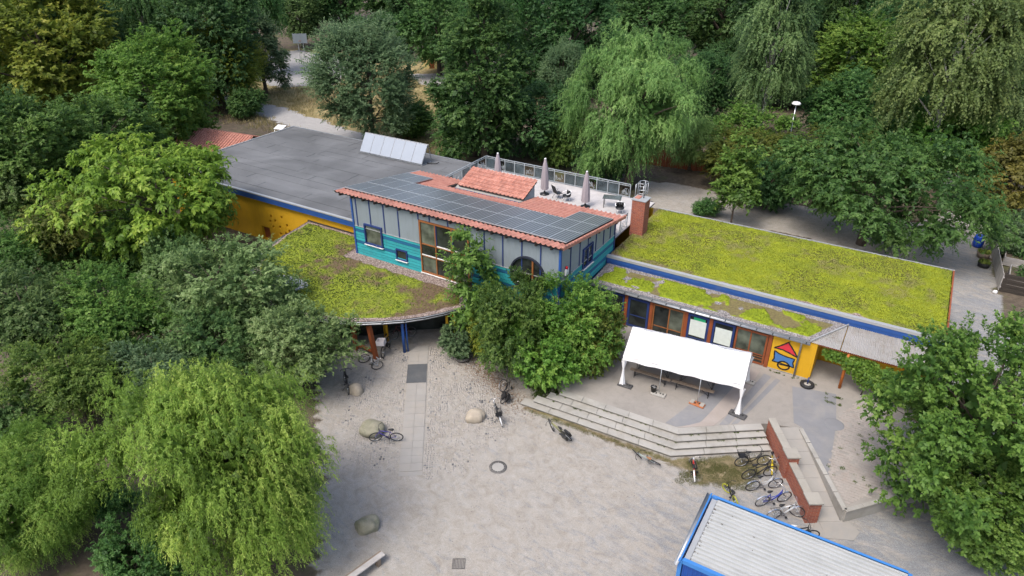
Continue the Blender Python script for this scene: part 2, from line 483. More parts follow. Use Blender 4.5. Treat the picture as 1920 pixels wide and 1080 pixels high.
def ground_mat():
    m, nt, b, out = newmat('ground_earth_and_gravel')
    pos = wpos(nt)
    ag, ar, ad = attr(nt, "gravel"), attr(nt, "road"), attr(nt, "dry")
    big = noise(nt, 0.35, 5, 0.6, pos, 0.5); mid = noise(nt, 1.7, 6, 0.68, pos, 1.2); fine = noise(nt, 28, 4, 0.7, pos); grit = noise(nt, 120, 2, 0.5, pos)
    # earth and leaf litter under the trees
    earth = ramp(nt, [(0.3, (0.055, 0.045, 0.034)), (0.55, (0.11, 0.088, 0.065)), (0.75, (0.15, 0.125, 0.09))], mid.outputs[0]).outputs[0]
    grass = ramp(nt, [(0.35, (0.05, 0.075, 0.02)), (0.7, (0.13, 0.13, 0.05))], fine.outputs[0]).outputs[0]
    earth = mixc(nt, ramp(nt, [(0.52, (0, 0, 0)), (0.66, (0.75, 0.75, 0.75))], big.outputs[0]).outputs[0], earth, grass)
    # dry grass
    dry = ramp(nt, [(0.3, (0.16, 0.15, 0.06)), (0.6, (0.30, 0.235, 0.12)), (0.8, (0.36, 0.27, 0.17))], mid.outputs[0]).outputs[0]
    c = mixc(nt, ad, earth, dry)
    # trodden gravel yard: pale sand, swept by wheels into curved darker streaks
    mp = nt.nodes.new("ShaderNodeMapping"); mp.inputs["Scale"].default_value = (0.9, 2.6, 1); mp.inputs["Rotation"].default_value = (0, 0, 0.5)
    nt.links.new(pos, mp.inputs[0])
    streak = noise(nt, 0.9, 8, 0.72, mp.outputs[0], 1.6)
    sand = ramp(nt, [(0.25, (0.24, 0.212, 0.178)), (0.5, (0.312, 0.286, 0.252)), (0.75, (0.355, 0.336, 0.308))], mid.outputs[0]).outputs[0]
    stone = ramp(nt, [(0.3, (0.15, 0.157, 0.168)), (0.7, (0.27, 0.277, 0.288))], fine.outputs[0]).outputs[0]
    sx = nt.nodes.new("ShaderNodeSeparateXYZ"); nt.links.new(pos, sx.inputs[0])
    # greyer stone chippings towards the open east side of the yard
    grad = mth(nt, 'ADD', mth(nt, 'MULTIPLY', sx.outputs[0], 0.062), mth(nt, 'MULTIPLY', sx.outputs[1], -0.012))
    grad = mth(nt, 'ADD', grad, 0.87, True)
    sf = mth(nt, 'ADD', mth(nt, 'MULTIPLY', streak.outputs[0], 1.9), mth(nt, 'MULTIPLY', grad, 0.45))
    sf = ramp(nt, [(0.42, (0, 0, 0)), (0.8, (0.9, 0.9, 0.9))], mth(nt, 'SUBTRACT', sf, 0.6)).outputs[0]
    yard = mixc(nt, sf, sand, stone)
    # arcs left by turning wheels
    dx = mth(nt, 'ADD', sx.outputs[0], 2.0); dy = mth(nt, 'SUBTRACT', sx.outputs[1], 33.0)
    rr = mth(nt, 'SQRT', mth(nt, 'ADD', mth(nt, 'MULTIPLY', dx, dx), mth(nt, 'MULTIPLY', dy, dy)))
    cv = nt.nodes.new("ShaderNodeCombineXYZ"); nt.links.new(mth(nt, 'MULTIPLY', rr, 2.6), cv.inputs[0]); nt.links.new(mth(nt, 'MULTIPLY', mth(nt, 'ARCTAN2', dy, dx), 4.0), cv.inputs[1])
    arcs = noise(nt, 1.0, 7, 0.7, cv.outputs[0], 0.8)
    af = ramp(nt, [(0.46, (0, 0, 0)), (0.66, (1, 1, 1))], arcs.outputs[0]).outputs[0]
    yard = mixc(nt, mth(nt, 'MULTIPLY', af, mth(nt, 'ADD', mth(nt, 'MULTIPLY', grad, 0.72), 0.14)), yard, (0.165, 0.172, 0.185))
    yard = mixc(nt, 0.55, yard, ramp(nt, [(0.3, (0.45, 0.55, 0.55)), (0.5, (1, 1, 1)), (0.7, (1.3, 1.3, 1.3))], grit.outputs[0]).outputs[0], 'MULTIPLY')
    yard = mixc(nt, 0.5, yard, ramp(nt, [(0.35, (0.62, 0.6, 0.58)), (0.6, (1.12, 1.12, 1.12))], fine.outputs[0]).outputs[0], 'MULTIPLY')
    ef = mth(nt, 'ADD', ag, mth(nt, 'MULTIPLY', mth(nt, 'SUBTRACT', mid.outputs[0], 0.5), 1.1))
    c = mixc(nt, ramp(nt, [(0.35, (0, 0, 0)), (0.7, (1, 1, 1))], ef).outputs[0], c, yard)
    road = ramp(nt, [(0.3, (0.27, 0.262, 0.255)), (0.7, (0.36, 0.35, 0.335))], mid.outputs[0]).outputs[0]
    rf = mth(nt, 'ADD', ar, mth(nt, 'MULTIPLY', mth(nt, 'SUBTRACT', mid.outputs[0], 0.5), 0.6))
    c = mixc(nt, ramp(nt, [(0.4, (0, 0, 0)), (0.6, (1, 1, 1))], rf).outputs[0], c, road)
    nt.links.new(c, b.inputs["Base Color"]); b.inputs["Roughness"].default_value = 0.95
    b.inputs["Specular IOR Level"].default_value = 0.2
    bump(nt, b, mth(nt, 'ADD', fine.outputs[0], grit.outputs[0]), 0.35, 0.02)
    return m
M['ground'] = ground_mat()
gm = np_mesh("ground", np.stack([gx.ravel(), gy.ravel(), gz.ravel()], 1), gf, {"gravel": a_grav.ravel(), "road": a_road.ravel(), "dry": a_dry.ravel()}, True, M['ground'])
ground = link("ground", gm)
tag(ground, kind='structure')
ground["label"] = "trodden gravel yard and bare earth around the building"

# ------------------------------------------------------------------ slab path to the entrance
pa, pb = Vector((-22.35, 26.35, 0)), Vector((-16.2, 17.75, 0))
pd = (pb - pa).normalized(); pn = Vector((-pd.y, pd.x, 0)); pang = math.atan2(pd.y, pd.x)
path = empty("path", (-19.3, 22.0, 0))
tag(path, "pale concrete slab path leading to the canopied entrance", kind='structure')
L = (pb - pa).length
slab_me = MB().box((0, 0, 0), (0.505, 0.515, 0.05)).mesh("slab")
rng = random.Random(3)
for i in range(int(L / 0.515)):
    for j in (-1, 1):
        p = pa + pd * (0.26 + i * 0.515) + pn * (0.262 * j)
        o = link("slab", slab_me, M['slab'], path, p - path.location + Vector((0, 0, -0.006 + rng.uniform(-0.003, 0.003))), (rng.uniform(-.004, .004), rng.uniform(-.004, .004), pang))
path_bed = MB().box(((pa + pb) / 2) + Vector((0, 0, -0.03)), (L, 1.10, 0.05), pang).build("path_bed", M['slab'], path)

# ------------------------------------------------------------------ small setts either side of the path (thousands, many half buried)
rs = np.random.RandomState(11)
SETTS = [(-20.2, 16.2), (-22.6, 19.2), (-24.2, 22.2), (-23.6, 25.6), (-21.0, 28.0), (-18.2, 27.3), (-15.6, 25.8), (-14.3, 24.6), (-12.9, 23.9), (-13.6, 19.9), (-15.6, 17.7), (-18.4, 16.3)]
sv = []; sf_ = []; st = []
u, w = np.meshgrid(np.arange(-8, 8, 0.135), np.arange(-8, 8, 0.118))
cx = -18.6 + u * pd.x + w * pn.x; cy = 22.0 + u * pd.y + w * pn.y
wx_ = (fbm(cx, cy, 1.2, 15) - .5) * .35; wy_ = (fbm(cx, cy, 1.2, 17) - .5) * .35
cx = cx + wx_ + rs.uniform(-.018, .018, cx.shape); cy = cy + wy_ + rs.uniform(-.018, .018, cx.shape)
ok = inpoly(cx, cy, SETTS)
dpath = np.abs((cx - pa.x) * pn.x + (cy - pa.y) * pn.y)
ok &= dpath > 0.62
bury = fbm(cx, cy, 1.5, 21) * 0.8 + rs.rand(*cx.shape) * 0.42
edge_d = np.full(cx.shape, 9.0)
for (ax_, ay_), (bx_, by_) in zip(SETTS, SETTS[1:] + SETTS[:1]):
    l2 = (bx_ - ax_) ** 2 + (by_ - ay_) ** 2
    tt_ = np.clip(((cx - ax_) * (bx_ - ax_) + (cy - ay_) * (by_ - ay_)) / l2, 0, 1)
    edge_d = np.minimum(edge_d, np.hypot(cx - ax_ - tt_ * (bx_ - ax_), cy - ay_ - tt_ * (by_ - ay_)))
bury += np.clip(1.1 - edge_d, 0, 1) * 0.28
# a neat exposed strip beside the path and along the lower edge
strip = ((cx - pa.x) * pn.x + (cy - pa.y) * pn.y > 0.6) & ((cx - pa.x) * pn.x + (cy - pa.y) * pn.y < 1.05) & ((cx - pa.x) * pd.x + (cy - pa.y) * pd.y > 8.6)
ok &= (bury < 0.61) | strip
for x, y, bq in zip(cx[ok], cy[ok], bury[ok]):
    a = pang + rs.uniform(-.16, .16); lx, ly = 0.06 * rs.uniform(.85, 1.05), 0.05 * rs.uniform(.85, 1.05)
    h = 0.007 if bq < 0.45 else 0.002
    ca, sa = math.cos(a), math.sin(a); n0 = len(sv)
    for (p, q, z) in ((-1, -1, -.03), (1, -1, -.03), (1, 1, -.03), (-1, 1, -.03), (-.86, -.86, h), (.86, -.86, h), (.86, .86, h), (-.86, .86, h)):
        sv.append((x + p * lx * ca - q * ly * sa, y + p * lx * sa + q * ly * ca, z))
    sf_ += [(n0 + 4, n0 + 5, n0 + 6, n0 + 7), (n0, n0 + 1, n0 + 5, n0 + 4), (n0 + 1, n0 + 2, n0 + 6, n0 + 5), (n0 + 2, n0 + 3, n0 + 7, n0 + 6), (n0 + 3, n0, n0 + 4, n0 + 7)]
    st += [min(1, max(0, (0.2 if bq < 0.30 else (0.08 if (rs.rand() < .45 and vnoise(x, y, .5, 77) > .74) else 0.6)) + rs.uniform(-.12, .36)))] * 8
def sett_mat():
    m, nt, b, out = newmat('granite_setts')
    t = attr(nt, "tone"); n = noise(nt, 40, 3, 0.6, wpos(nt))
    c = ramp(nt, [(0.05, (0.075, 0.077, 0.083)), (0.3, (0.19, 0.187, 0.185)), (0.6, (0.27, 0.25, 0.225)), (0.95, (0.32, 0.298, 0.27))], t)
    c2 = mixc(nt, 0.4, c.outputs[0], ramp(nt, [(0.3, (.6, .6, .6)), (0.7, (1.2, 1.2, 1.2))], n.outputs[0]).outputs[0], 'MULTIPLY')
    nt.links.new(c2, b.inputs["Base Color"]); b.inputs["Roughness"].default_value = 0.85
    return m
sme = np_mesh("setts", np.array(sv), np.array(sf_), {"tone": np.array(st)}, False, sett_mat())
setts = link("granite_setts", sme)
tag(setts, "small granite setts, half buried in sand beside the slab path", kind='stuff')

dm = MB().box((0, 0, 0.008), (1.72, 1.08, 0.022)).build("door_mat", M['mat'], None)
dm.location = (-20.82, 24.14, 0.022); dm.rotation_euler = (0, 0, pang)
tag(dm, "large charcoal door mat on the slab path in front of the entrance", "mat")

# ------------------------------------------------------------------ raised terrace
def terr_mat():
    m, nt, b, out = newmat('terrace_concrete')
    pos = wpos(nt)
    big = noise(nt, 0.5, 5, 0.6, pos, 0.4); mid = noise(nt, 2.4, 6, 0.7, pos, 0.8); fine = noise(nt, 45, 3, 0.6, pos)
    c = ramp(nt, [(0.3, (0.20, 0.185, 0.165)), (0.55, (0.265, 0.245, 0.22)), (0.75, (0.31, 0.29, 0.265))], mth(nt, 'ADD', mth(nt, 'MULTIPLY', big.outputs[0], .5), mth(nt, 'MULTIPLY', mid.outputs[0], .5)))
    st = ramp(nt, [(0.56, (0, 0, 0)), (0.72, (0.55, 0.55, 0.55))], mid.outputs[0])
    c2 = mixc(nt, st.outputs[0], c.outputs[0], (0.20, 0.175, 0.15))
    c3 = mixc(nt, 0.3, c2, ramp(nt, [(0.3, (.7, .7, .7)), (0.7, (1.2, 1.2, 1.2))], fine.outputs[0]).outputs[0], 'MULTIPLY')
    nt.links.new(c3, b.inputs["Base Color"]); b.inputs["Roughness"].default_value = 0.9
    bump(nt, b, fine.outputs[0], 0.2, 0.01)
    return m
M['terrace'] = terr_mat()
M['asphalt'] = plain('grey_asphalt_patch', (0.185, 0.187, 0.195), 0.9, 0.12, 1.2, fine=50, bmp=0.2, dirt=(0.29, 0.27, 0.24), dirt_amt=0.5)
M['redpave'] = plain('pinkish_paver', (0.29, 0.255, 0.23), 0.9, 0.12, 1.2, fine=40, bmp=0.2, dirt=(0.25, 0.21, 0.18), dirt_amt=0.5)
A = [(-14.48, 24.74), (-13.92, 25.09), (-13.37, 25.54), (-12.85, 25.94)]
B = [(-6.40, 25.04), (-6.36, 25.43), (-6.42, 25.80), (-6.50, 26.17)]
C3 = [(-2.44, 27.89), (-2.62, 28.15), (-2.83, 28.41), (-3.03, 28.66)]
terr = empty("terrace", (-6, 30, 0))
tag(terr, "raised concrete terrace in front of the classroom windows", kind='structure')
TZ = 0.595
poly = [(-12.80, 26.30), (-6.61, 26.53), (-3.15, 29.08), (-2.9, 29.2), (-1.55, 29.62), (1.16, 25.2), (4.2, 28.9), (6.8, 32.0), (6.8, 34.6), (3.8, 36.2), (-14.9, 36.2), (-14.9, 27.6), (-13.6, 27.0)]
MB().prism(poly, -0.2, TZ).build("terrace_slab", M['terrace'], terr)
def sheet(name, pts, z, mat, parent):
    return MB().prism(pts, z - 0.01, z).build(name, mat, parent)
sheet("paving_band", [(-7.3, 26.62), (-6.75, 26.62), (-5.9, 27.4), (-5.0, 31.6), (-5.9, 31.6)], TZ + 0.006, M['asphalt'], terr)
sheet("paving_band", [(-6.62, 26.62), (-5.2, 27.65), (-4.7, 29.5), (-4.4, 33.4), (-4.9, 33.5), (-5.8, 27.6)], TZ + 0.010, M['redpave'], terr)
sheet("paving_band", [(-5.0, 27.85), (-4.6, 28.1), (-3.75, 33.2), (-4.15, 33.3)], TZ + 0.006, M['asphalt'], terr)
sheet("paving_band", [(-4.5, 28.2), (-4.25, 28.4), (-3.25, 33.1), (-3.5, 33.2)], TZ + 0.006, M['asphalt'], terr)
sheet("paving_band", [(-2.6, 32.9), (-0.5, 33.4), (-0.1, 30.9), (0.2, 27.0), (-1.5, 29.75), (-1.9, 29.9)], TZ + 0.006, M['asphalt'], terr)
def paver_field():
    """small clay pavers east of the ramp, lifted and uneven"""
    r = random.Random(8); mb = MB()
    poly = np.array([(-0.05, 31.6), (0.15, 27.2), (1.15, 25.55), (4.0, 29.0), (4.2, 33.0), (0.5, 33.2)])
    for i in range(-5, 45):
        for j in range(-5, 50):
            x, y = -0.6 + i * 0.21 + (0.1 if j % 2 else 0), 25.2 + j * 0.168
            if inpoly(np.array([x]), np.array([y]), poly)[0] and r.random() < 0.9:
                mb.box((x, y, TZ + r.uniform(-0.004, 0.004)), (0.196, 0.154, 0.03), r.uniform(-.03, .03))
    return mb
M['claypaver'] = plain('worn_paver', (0.29, 0.262, 0.235), 0.9, 0.14, 3.0, fine=30, bmp=0.3, dirt=(0.24, 0.19, 0.16), dirt_amt=0.6)
tag(paver_field().build("pavers", M['claypaver'], terr), kind='stuff')

M['riser'] = plain('shade_dark_concrete', (0.17, 0.16, 0.135), 0.9, 0.2, 3.0, fine=40, bmp=0.3, dirt=(0.07, 0.075, 0.045), dirt_amt=0.6)  # riser concrete coloured darker than the treads, shade put into the paint
steps = empty("concrete_steps", (-8, 26, 0), label="four long concrete steps angled along the front of the terrace", cat="steps")
for i in range(4):
    z = 0.15 * (i + 1)
    a, b, c = Vector((*A[i], 0)), Vector((*B[i], 0)), Vector((*C3[i], 0))
    dep = 0.50 if i < 3 else 0.42
    n1 = Vector((-(b - a).y, (b - a).x, 0)).normalized(); n2 = Vector((-(c - b).y, (c - b).x, 0)).normalized()
    nb = (n1 + n2).normalized() * dep / max(0.5, (n1 + n2).normalized().dot(n1))
    nseg = 4
    for (p, q, np_, nq) in ((a, b, n1 * dep, nb), (b, c, nb, n2 * dep)):
        k = 5 if p is a else 3
        for s in range(k):
            e = 0.006
            t0, t1 = s / k + (e / k if s else 0), (s + 1) / k - (e / k if s < k - 1 else 0)
            q0, q1 = p.lerp(q, t0), p.lerp(q, t1); r0, r1 = q0 + np_.lerp(nq, t0), q0 + np_.lerp(nq, t0)
            r1 = q1 + np_.lerp(nq, t1)
            o = MB().prism([(q0.x, q0.y), (q1.x, q1.y), (r1.x, r1.y), (r0.x, r0.y)], z - 0.05, z + 0.003 * ((s + i) % 2)).build("tread", M['conc'], steps, bevel=0.012)
        f0, f1 = p + np_ * .14, q + nq * .14
        g0, g1 = p + np_ * .98, q + nq * .98
        MB().prism([(f0.x, f0.y), (f1.x, f1.y), (g1.x, g1.y), (g0.x, g0.y)], z - 0.2 if i else -0.05, z - 0.052).build("riser", M['riser'], steps)

# ------------------------------------------------------------------ ramp with slabs between brick wall and kerb wall
wa, wb = Vector((-2.86, 29.03, 0)), Vector((0.04, 24.33, 0))
wd = (wb - wa).normalized(); wn_ = Vector((-wd.y, wd.x, 0)); wang = math.atan2(wd.y, wd.x)
ramp_o = empty("ramp", (-0.5, 27, 0)); tag(ramp_o, "concrete slab ramp between the brick wall and the kerb wall", kind='structure')
r0, r1 = Vector((-2.0, 29.45, 0)), Vector((1.12, 24.15, 0))
RL = (r1 - r0).length; nsl = 8
def ramp_z(t): return max(0.012, 0.60 * (1 - t / 0.93))
for i in range(nsl):
    t0, t1 = i / nsl + 0.001, (i + 1) / nsl - 0.001
    c0, c1 = r0 + (r1 - r0) * t0, r0 + (r1 - r0) * t1
    wl, wr = 0.46, 0.44
    vs = []
    for c, t in ((c0, t0), (c1, t1)):
        for s in (-wl, wr):
            q = c + wn_ * s
            vs += [(q.x, q.y, -0.1), (q.x, q.y, ramp_z(t))]
    MB().add(vs, [(1, 3, 7, 5), (0, 1, 5, 4), (2, 6, 7, 3), (0, 2, 3, 1), (4, 5, 7, 6)]).build("ramp_slab", M['slab'], ramp_o)
MB().prism([(0.25, 23.6), (1.75, 24.3), (1.9, 24.9), (1.3, 25.3), (0.2, 24.6)], -0.1, 0.012).build("ramp_foot", M['slab'], ramp_o)

kerb = empty("kerb_wall", (0, 27, 0), label="low timber capped kerb wall edging the ramp and paver area", cat="wall")
k0, k1, k2, k3 = Vector((-1.52, 29.62, 0)), Vector((1.16, 25.15, 0)), Vector((2.35, 26.5, 0)), Vector((4.6, 29.1, 0))
for p, q, nn in ((k0, k1, 5), (k1, k2, 2), (k2, k3, 3)):
    for s in range(nn):
        a_ = p.lerp(q, s / nn + .004); b_ = p.lerp(q, (s + 1) / nn - .004)
        MB().bar(a_ + Vector((0, 0, .60)), b_ + Vector((0, 0, .60)), 0.2, 0.09).build("coping", M['conc'], kerb, bevel=0.01)
    MB().bar(p + Vector((0, 0, .27)), q + Vector((0, 0, .27)), 0.14, 0.56).build("wall", M['conc'], kerb)

bw = empty("brick_wall", (-1.4, 26.7, 0), wang, "stepped red brick wall with pale caps and two pillars beside the ramp", "wall")
def bwl(name, u0, u1, th, z0, z1, mat, bev=0.0):
    o = MB().box((0, 0, 0), (u1 - u0, th, z1 - z0)).mesh(name)
    ob = link(name, o, mat, bw, (u0 + (u1 - u0) / 2, 0, (z0 + z1) / 2))
    if bev:
        b = ob.modifiers.new("bevel", 'BEVEL'); b.width = bev; b.segments = 2
    return ob
off0 = (wa - Vector((-1.4, 26.7, 0))).dot(wd)
U = lambda t: off0 + t
bwl("wall", U(0), U(2.35), 0.27, -0.1, 1.03, M['brick'])
bwl("wall", U(2.87), U(4.95), 0.27, -0.1, 0.88, M['brick'])
bwl("pillar", U(2.33), U(2.90), 0.52, -0.1, 1.20, M['brick'])
bwl("pillar", U(4.93), U(5.50), 0.52, -0.1, 1.07, M['brick'])
for a0, a1, th, z in ((0, 1.15, .34, 1.03), (1.16, 2.36, .34, 1.03), (2.88, 3.9, .34, .88), (3.91, 4.94, .34, .88)):
    bwl("capstone", U(a0), U(a1), th, z + .002, z + .075, M['cap'], .008)
bwl("pillar_cap", U(2.28), U(2.95), 0.62, 1.202, 1.285, M['cap'], .01)
bwl("pillar_cap", U(4.88), U(5.55), 0.62, 1.072, 1.155, M['cap'], .01)

# loose stones and grit swept to the edges of the yard
rsp = np.random.RandomState(31); pv = []; pf = []; pt = []
px_ = rsp.uniform(-24, 12, 9000); py_ = rsp.uniform(8, 27, 9000)
kk_ = inpoly(px_, py_, YARD) & (fbm(px_, py_, 2.5, 101) + rsp.rand(9000) * .3 > .62)
for x, y in zip(px_[kk_], py_[kk_]):
    r_ = rsp.uniform(.008, .026); a_ = rsp.uniform(0, 6.28); n0 = len(pv)
    for k in range(4): pv.append((x + r_ * math.cos(a_ + k * 1.57) * rsp.uniform(.7, 1.2), y + r_ * math.sin(a_ + k * 1.57) * rsp.uniform(.7, 1.2), -.004))
    pv.append((x, y, r_ * .8)); pt += [rsp.rand()] * 5
    pf += [(n0 + k, n0 + (k + 1) % 4, n0 + 4) for k in range(4)]
def pebble_mat():
    m, nt, b, out = newmat('yard_pebbles')
    c = ramp(nt, [(0.1, (0.09, 0.085, 0.08)), (0.5, (0.22, 0.21, 0.2)), (0.9, (0.36, 0.34, 0.31))], attr(nt, "tone"))
    nt.links.new(c.outputs[0], b.inputs["Base Color"]); b.inputs["Roughness"].default_value = .9
    return m
tag(link("loose_gravel", np_mesh("loose_gravel", np.array(pv), np.array(pf), {"tone": np.array(pt)}, False, pebble_mat())), "loose small stones scattered over the yard", kind='stuff')

# ================================================================== BUILDINGS
def FT(y):                       # front-facing plane: (u, out, z)
    return lambda u, n, z: (u, y - n, z)
def RT(x):                       # right-facing plane: (u along Y, out towards +X, z)
    return lambda u, n, z: (x + n, u, z)
def tbox(mb, T, u0, u1, n0, n1, z0, z1):
    vs = [T(u, n, z) for u, n, z in ((u0, n1, z0), (u1, n1, z0), (u1, n0, z0), (u0, n0, z0), (u0, n1, z1), (u1, n1, z1), (u1, n0, z1), (u0, n0, z1))]
    return mb.add(vs, [(0, 3, 2, 1), (4, 5, 6, 7), (0, 1, 5, 4), (1, 2, 6, 5), (2, 3, 7, 6), (3, 0, 4, 7)])
def piece(name, T, u0, u1, n0, n1, z0, z1, mat, parent, bevel=0.0):
    return tbox(MB(), T, u0, u1, n0, n1, z0, z1).build(name, mat, parent, bevel=bevel)
def window(parent, T, u0, u1, z0, z1, fmat, fw=0.08, proud=0.10, cols=(), rows=(), pmat=None, sill=True, barmat=None, n0=0.02, name="window"):
    mb = MB()
    tbox(mb, T, u0, u1, n0, proud, z1 - fw, z1); tbox(mb, T, u0, u1, n0, proud, z0, z0 + fw)
    tbox(mb, T, u0, u0 + fw, n0, proud, z0 + fw, z1 - fw); tbox(mb, T, u1 - fw, u1, n0, proud, z0 + fw, z1 - fw)
    w = mb.build(name, fmat, parent)
    us = [u0 + fw] + list(cols) + [u1 - fw]; zs = [z0 + fw] + list(rows) + [z1 - fw]
    k = 0
    for i in range(len(us) - 1):
        for j in range(len(zs) - 1):
            pm = pmat[k % len(pmat)] if isinstance(pmat, (list, tuple)) else (pmat or M['glass'])
            piece("pane", T, us[i] + .002, us[i + 1] - .002, n0 + 0.004, n0 + 0.015, zs[j] + .002, zs[j + 1] - .002, pm, w); k += 1
    bm_ = barmat or fmat
    for c in cols: piece("mullion", T, c - .035, c + .035, n0 + .016, proud - .01, z0 + fw, z1 - fw, bm_, w)
    for c in rows:
        for i in range(len(us) - 1):
            piece("transom", T, us[i] + .036, us[i + 1] - .036, n0 + .016, proud - .015, c - .03, c + .03, bm_, w)
    if sill: piece("sill", T, u0 - .03, u1 + .03, n0 - .01, proud + .07, z0 - .035, z0 - .002, M['sill'], w)
    return w
def corrugated(T, u0, u1, z0, z1, pitch=0.1, amp=0.018, n0=0.02, tops=None):
    n = max(2, int((u1 - u0) / pitch * 4)); vs = []; fs = []
    for i in range(n + 1):
        u = u0 + (u1 - u0) * i / n
        nn = n0 + amp * (0.5 + 0.5 * math.cos(2 * math.pi * (u - u0) / pitch))
        zt = z1 if tops is None else tops(u)
        vs += [T(u, nn, z0), T(u, nn, zt)]
    for i in range(n): fs.append((2 * i, 2 * i + 2, 2 * i + 3, 2 * i + 1))
    return MB().add(vs, fs, True)

# ------------------------------------------------------------------ flat-roofed hall with yellow wall
hall = empty("flat_roofed_hall", (-41, 38, 0), label="flat grey-roofed hall with a yellow front wall and blue roof edge", cat="building")
FY = 31.95
holes = [(-40.63, 2.23), (-39.45, 2.41), (-40.81, 1.79), (-40.24, 1.95), (-40.57, 1.38), (-39.81, 1.53), (-39.0, 1.83), (-39.85, 0.96), (-39.25, 1.13), (-38.82, 1.42), (-39.58, 0.67)]
rects = [(x - .11, x + .11, z - .11, z + .11) for x, z in holes] + [(-41.95, -41.05, 0.1, 1.15)]
def wall_holes(x0, x1, z0, z1, y, th, rects, parent, mat, name="wall"):
    X = sorted({x0, x1, *[r[0] for r in rects], *[r[1] for r in rects]}); Z = sorted({z0, z1, *[r[2] for r in rects], *[r[3] for r in rects]})
    mb = MB()
    for i in range(len(X) - 1):
        for j in range(len(Z) - 1):
            cx, cz = (X[i] + X[i + 1]) / 2, (Z[j] + Z[j + 1]) / 2
            if any(r[0] < cx < r[1] and r[2] < cz < r[3] for r in rects): continue
            mb.add([(X[i], y, Z[j]), (X[i + 1], y, Z[j]), (X[i + 1], y, Z[j + 1]), (X[i], y, Z[j + 1])], [(0, 1, 2, 3)])
    for a, b, c, d in rects:
        mb.add([(a, y, c), (b, y, c), (b, y, d), (a, y, d), (a, y + th, c), (b, y + th, c), (b, y + th, d), (a, y + th, d)], [(0, 4, 5, 1), (1, 5, 6, 2), (2, 6, 7, 3), (3, 7, 4, 0)])
    return mb.build(name, mat, parent)
wall_holes(-52.1, -30.12, 0, 3.62, FY, 0.22, rects, hall, M['yellow'])
MB().bb(-52.1, -30.12, FY + .22, FY + .3, 0, 3.6).build("wall_backing", M['rust'], hall)
MB().bb(-52.1, -51.9, FY + .3, 45.5, 0, 3.62).build("wall", M['yellow'], hall)
MB().bb(-52.1, -15.4, 45.0, 45.2, 0, 3.62).build("wall", M['yellow'], hall)
piece("cornice", FT(FY), -52.1, -30.13, 0, .07, 3.18, 3.3, M['yellow'], hall)
piece("cornice", FT(FY), -52.1, -30.13, 0, .14, 3.3, 3.46, M['yellow'], hall)
piece("fascia_board", FT(FY), -52.3, -30.13, .2, .32, 3.47, 3.68, M['blue'], hall)
piece("fascia_board", FT(FY), -52.3, -30.13, .2, .36, 3.69, 3.93, M['blue'], hall)
piece("drip_edge", FT(FY), -52.36, -30.13, .22, .42, 3.935, 4.02, M['trim'], hall)
MB().bb(-52.42, -52.28, 31.5, 45.7, 3.7, 4.04).build("drip_edge", M['trim'], hall)
MB().bb(-52.28, -29.9, 45.58, 45.7, 3.7, 4.03).build("drip_edge", M['zinc'], hall)
MB().bb(-52.3, -15.6, 31.72, 45.58, 3.63, 3.94).build("roof_deck", M['dark'], hall)
def felt_mat():
    m, nt, b, out = newmat('bitumen_felt')
    pos = wpos(nt); oi = nt.nodes.new("ShaderNodeObjectInfo")
    big = noise(nt, 0.22, 6, 0.6, pos, 0.7); fine = noise(nt, 60, 3, 0.7, pos)
    c = ramp(nt, [(0.3, (0.075, 0.078, 0.08)), (0.5, (0.105, 0.109, 0.112)), (0.7, (0.15, 0.155, 0.16))], big.outputs[0])
    h = nt.nodes.new("ShaderNodeHueSaturation"); nt.links.new(c.outputs[0], h.inputs["Color"])
    nt.links.new(mth(nt, 'ADD', mth(nt, 'MULTIPLY', oi.outputs["Random"], .06), .97), h.inputs["Value"])
    c3 = mixc(nt, 0.25, h.outputs[0], ramp(nt, [(0.3, (.7, .7, .7)), (0.7, (1.2, 1.2, 1.2))], fine.outputs[0]).outputs[0], 'MULTIPLY')
    nt.links.new(c3, b.inputs["Base Color"]); b.inputs["Roughness"].default_value = 0.8
    return m
M['felt'] = felt_mat()
rg = random.Random(5)
row = 0; y = 31.74; seams = MB()
M['seam'] = plain('bitumen_bleed', (0.07, 0.073, 0.076), 0.7, 0.25, 1.5)
while y < 45.5:
    y1 = min(y + 1.0, 45.57); x = -52.26 + (rg.uniform(-3, 0) if row else 0)
    while x < -29.9:
        x1 = x + 4.9
        a, b_ = max(x, -52.26), min(x1, -29.92)
        if b_ - a > .1:
            zz = 3.965 + 0.006 * (row % 2) + 0.0015 * rg.random()
            # far edge tucked under the next strip
            MB().add([(a, y, zz + .010), (b_ + .06, y, zz + .010), (b_ + .06, y1 + .05, zz), (a, y1 + .05, zz), (a, y, zz - .03), (b_ + .06, y, zz - .03)], [(0, 1, 2, 3), (4, 5, 1, 0)]).build("roof_felt_strip", M['felt'], hall)
        if rg.random() < .6: seams.bb(b_ - .015, b_ + .02, y, y1, 3.97, 3.9865)
        x = x1
    if row % 3 == 1: seams.bb(-52.26 + 4 * (row % 4), -29.92 - 3 * (row % 3), y - .012, y + .008, 3.97, 3.986)
    y = y1; row += 1
tag(seams.build("felt_seams", M['seam'], hall), kind='stuff')
MB().lathe([(.05, 0), (.05, .32), (.085, .34), (.085, .42), (.03, .44)], (-31.35, 38.8, 3.97), 10).build("vent_pipe", M['black'], hall)

# ------------------------------------------------------------------ two-storey block with pent roof
blk = empty("two_storey_block", (-22.5, 34, 0), label="two-storey block clad in teal boards and grey corrugated metal under a pent tile roof", cat="building")
X0, X1, YF, YB = -30.1, -15.1, 30.0, 37.3
SL = 0.153; sa_ = math.atan(SL)
def zs(y): return 7.0 - SL * (y - 29.6)
TZ1 = 4.70
FTb, RTb = FT(YF), RT(X1)
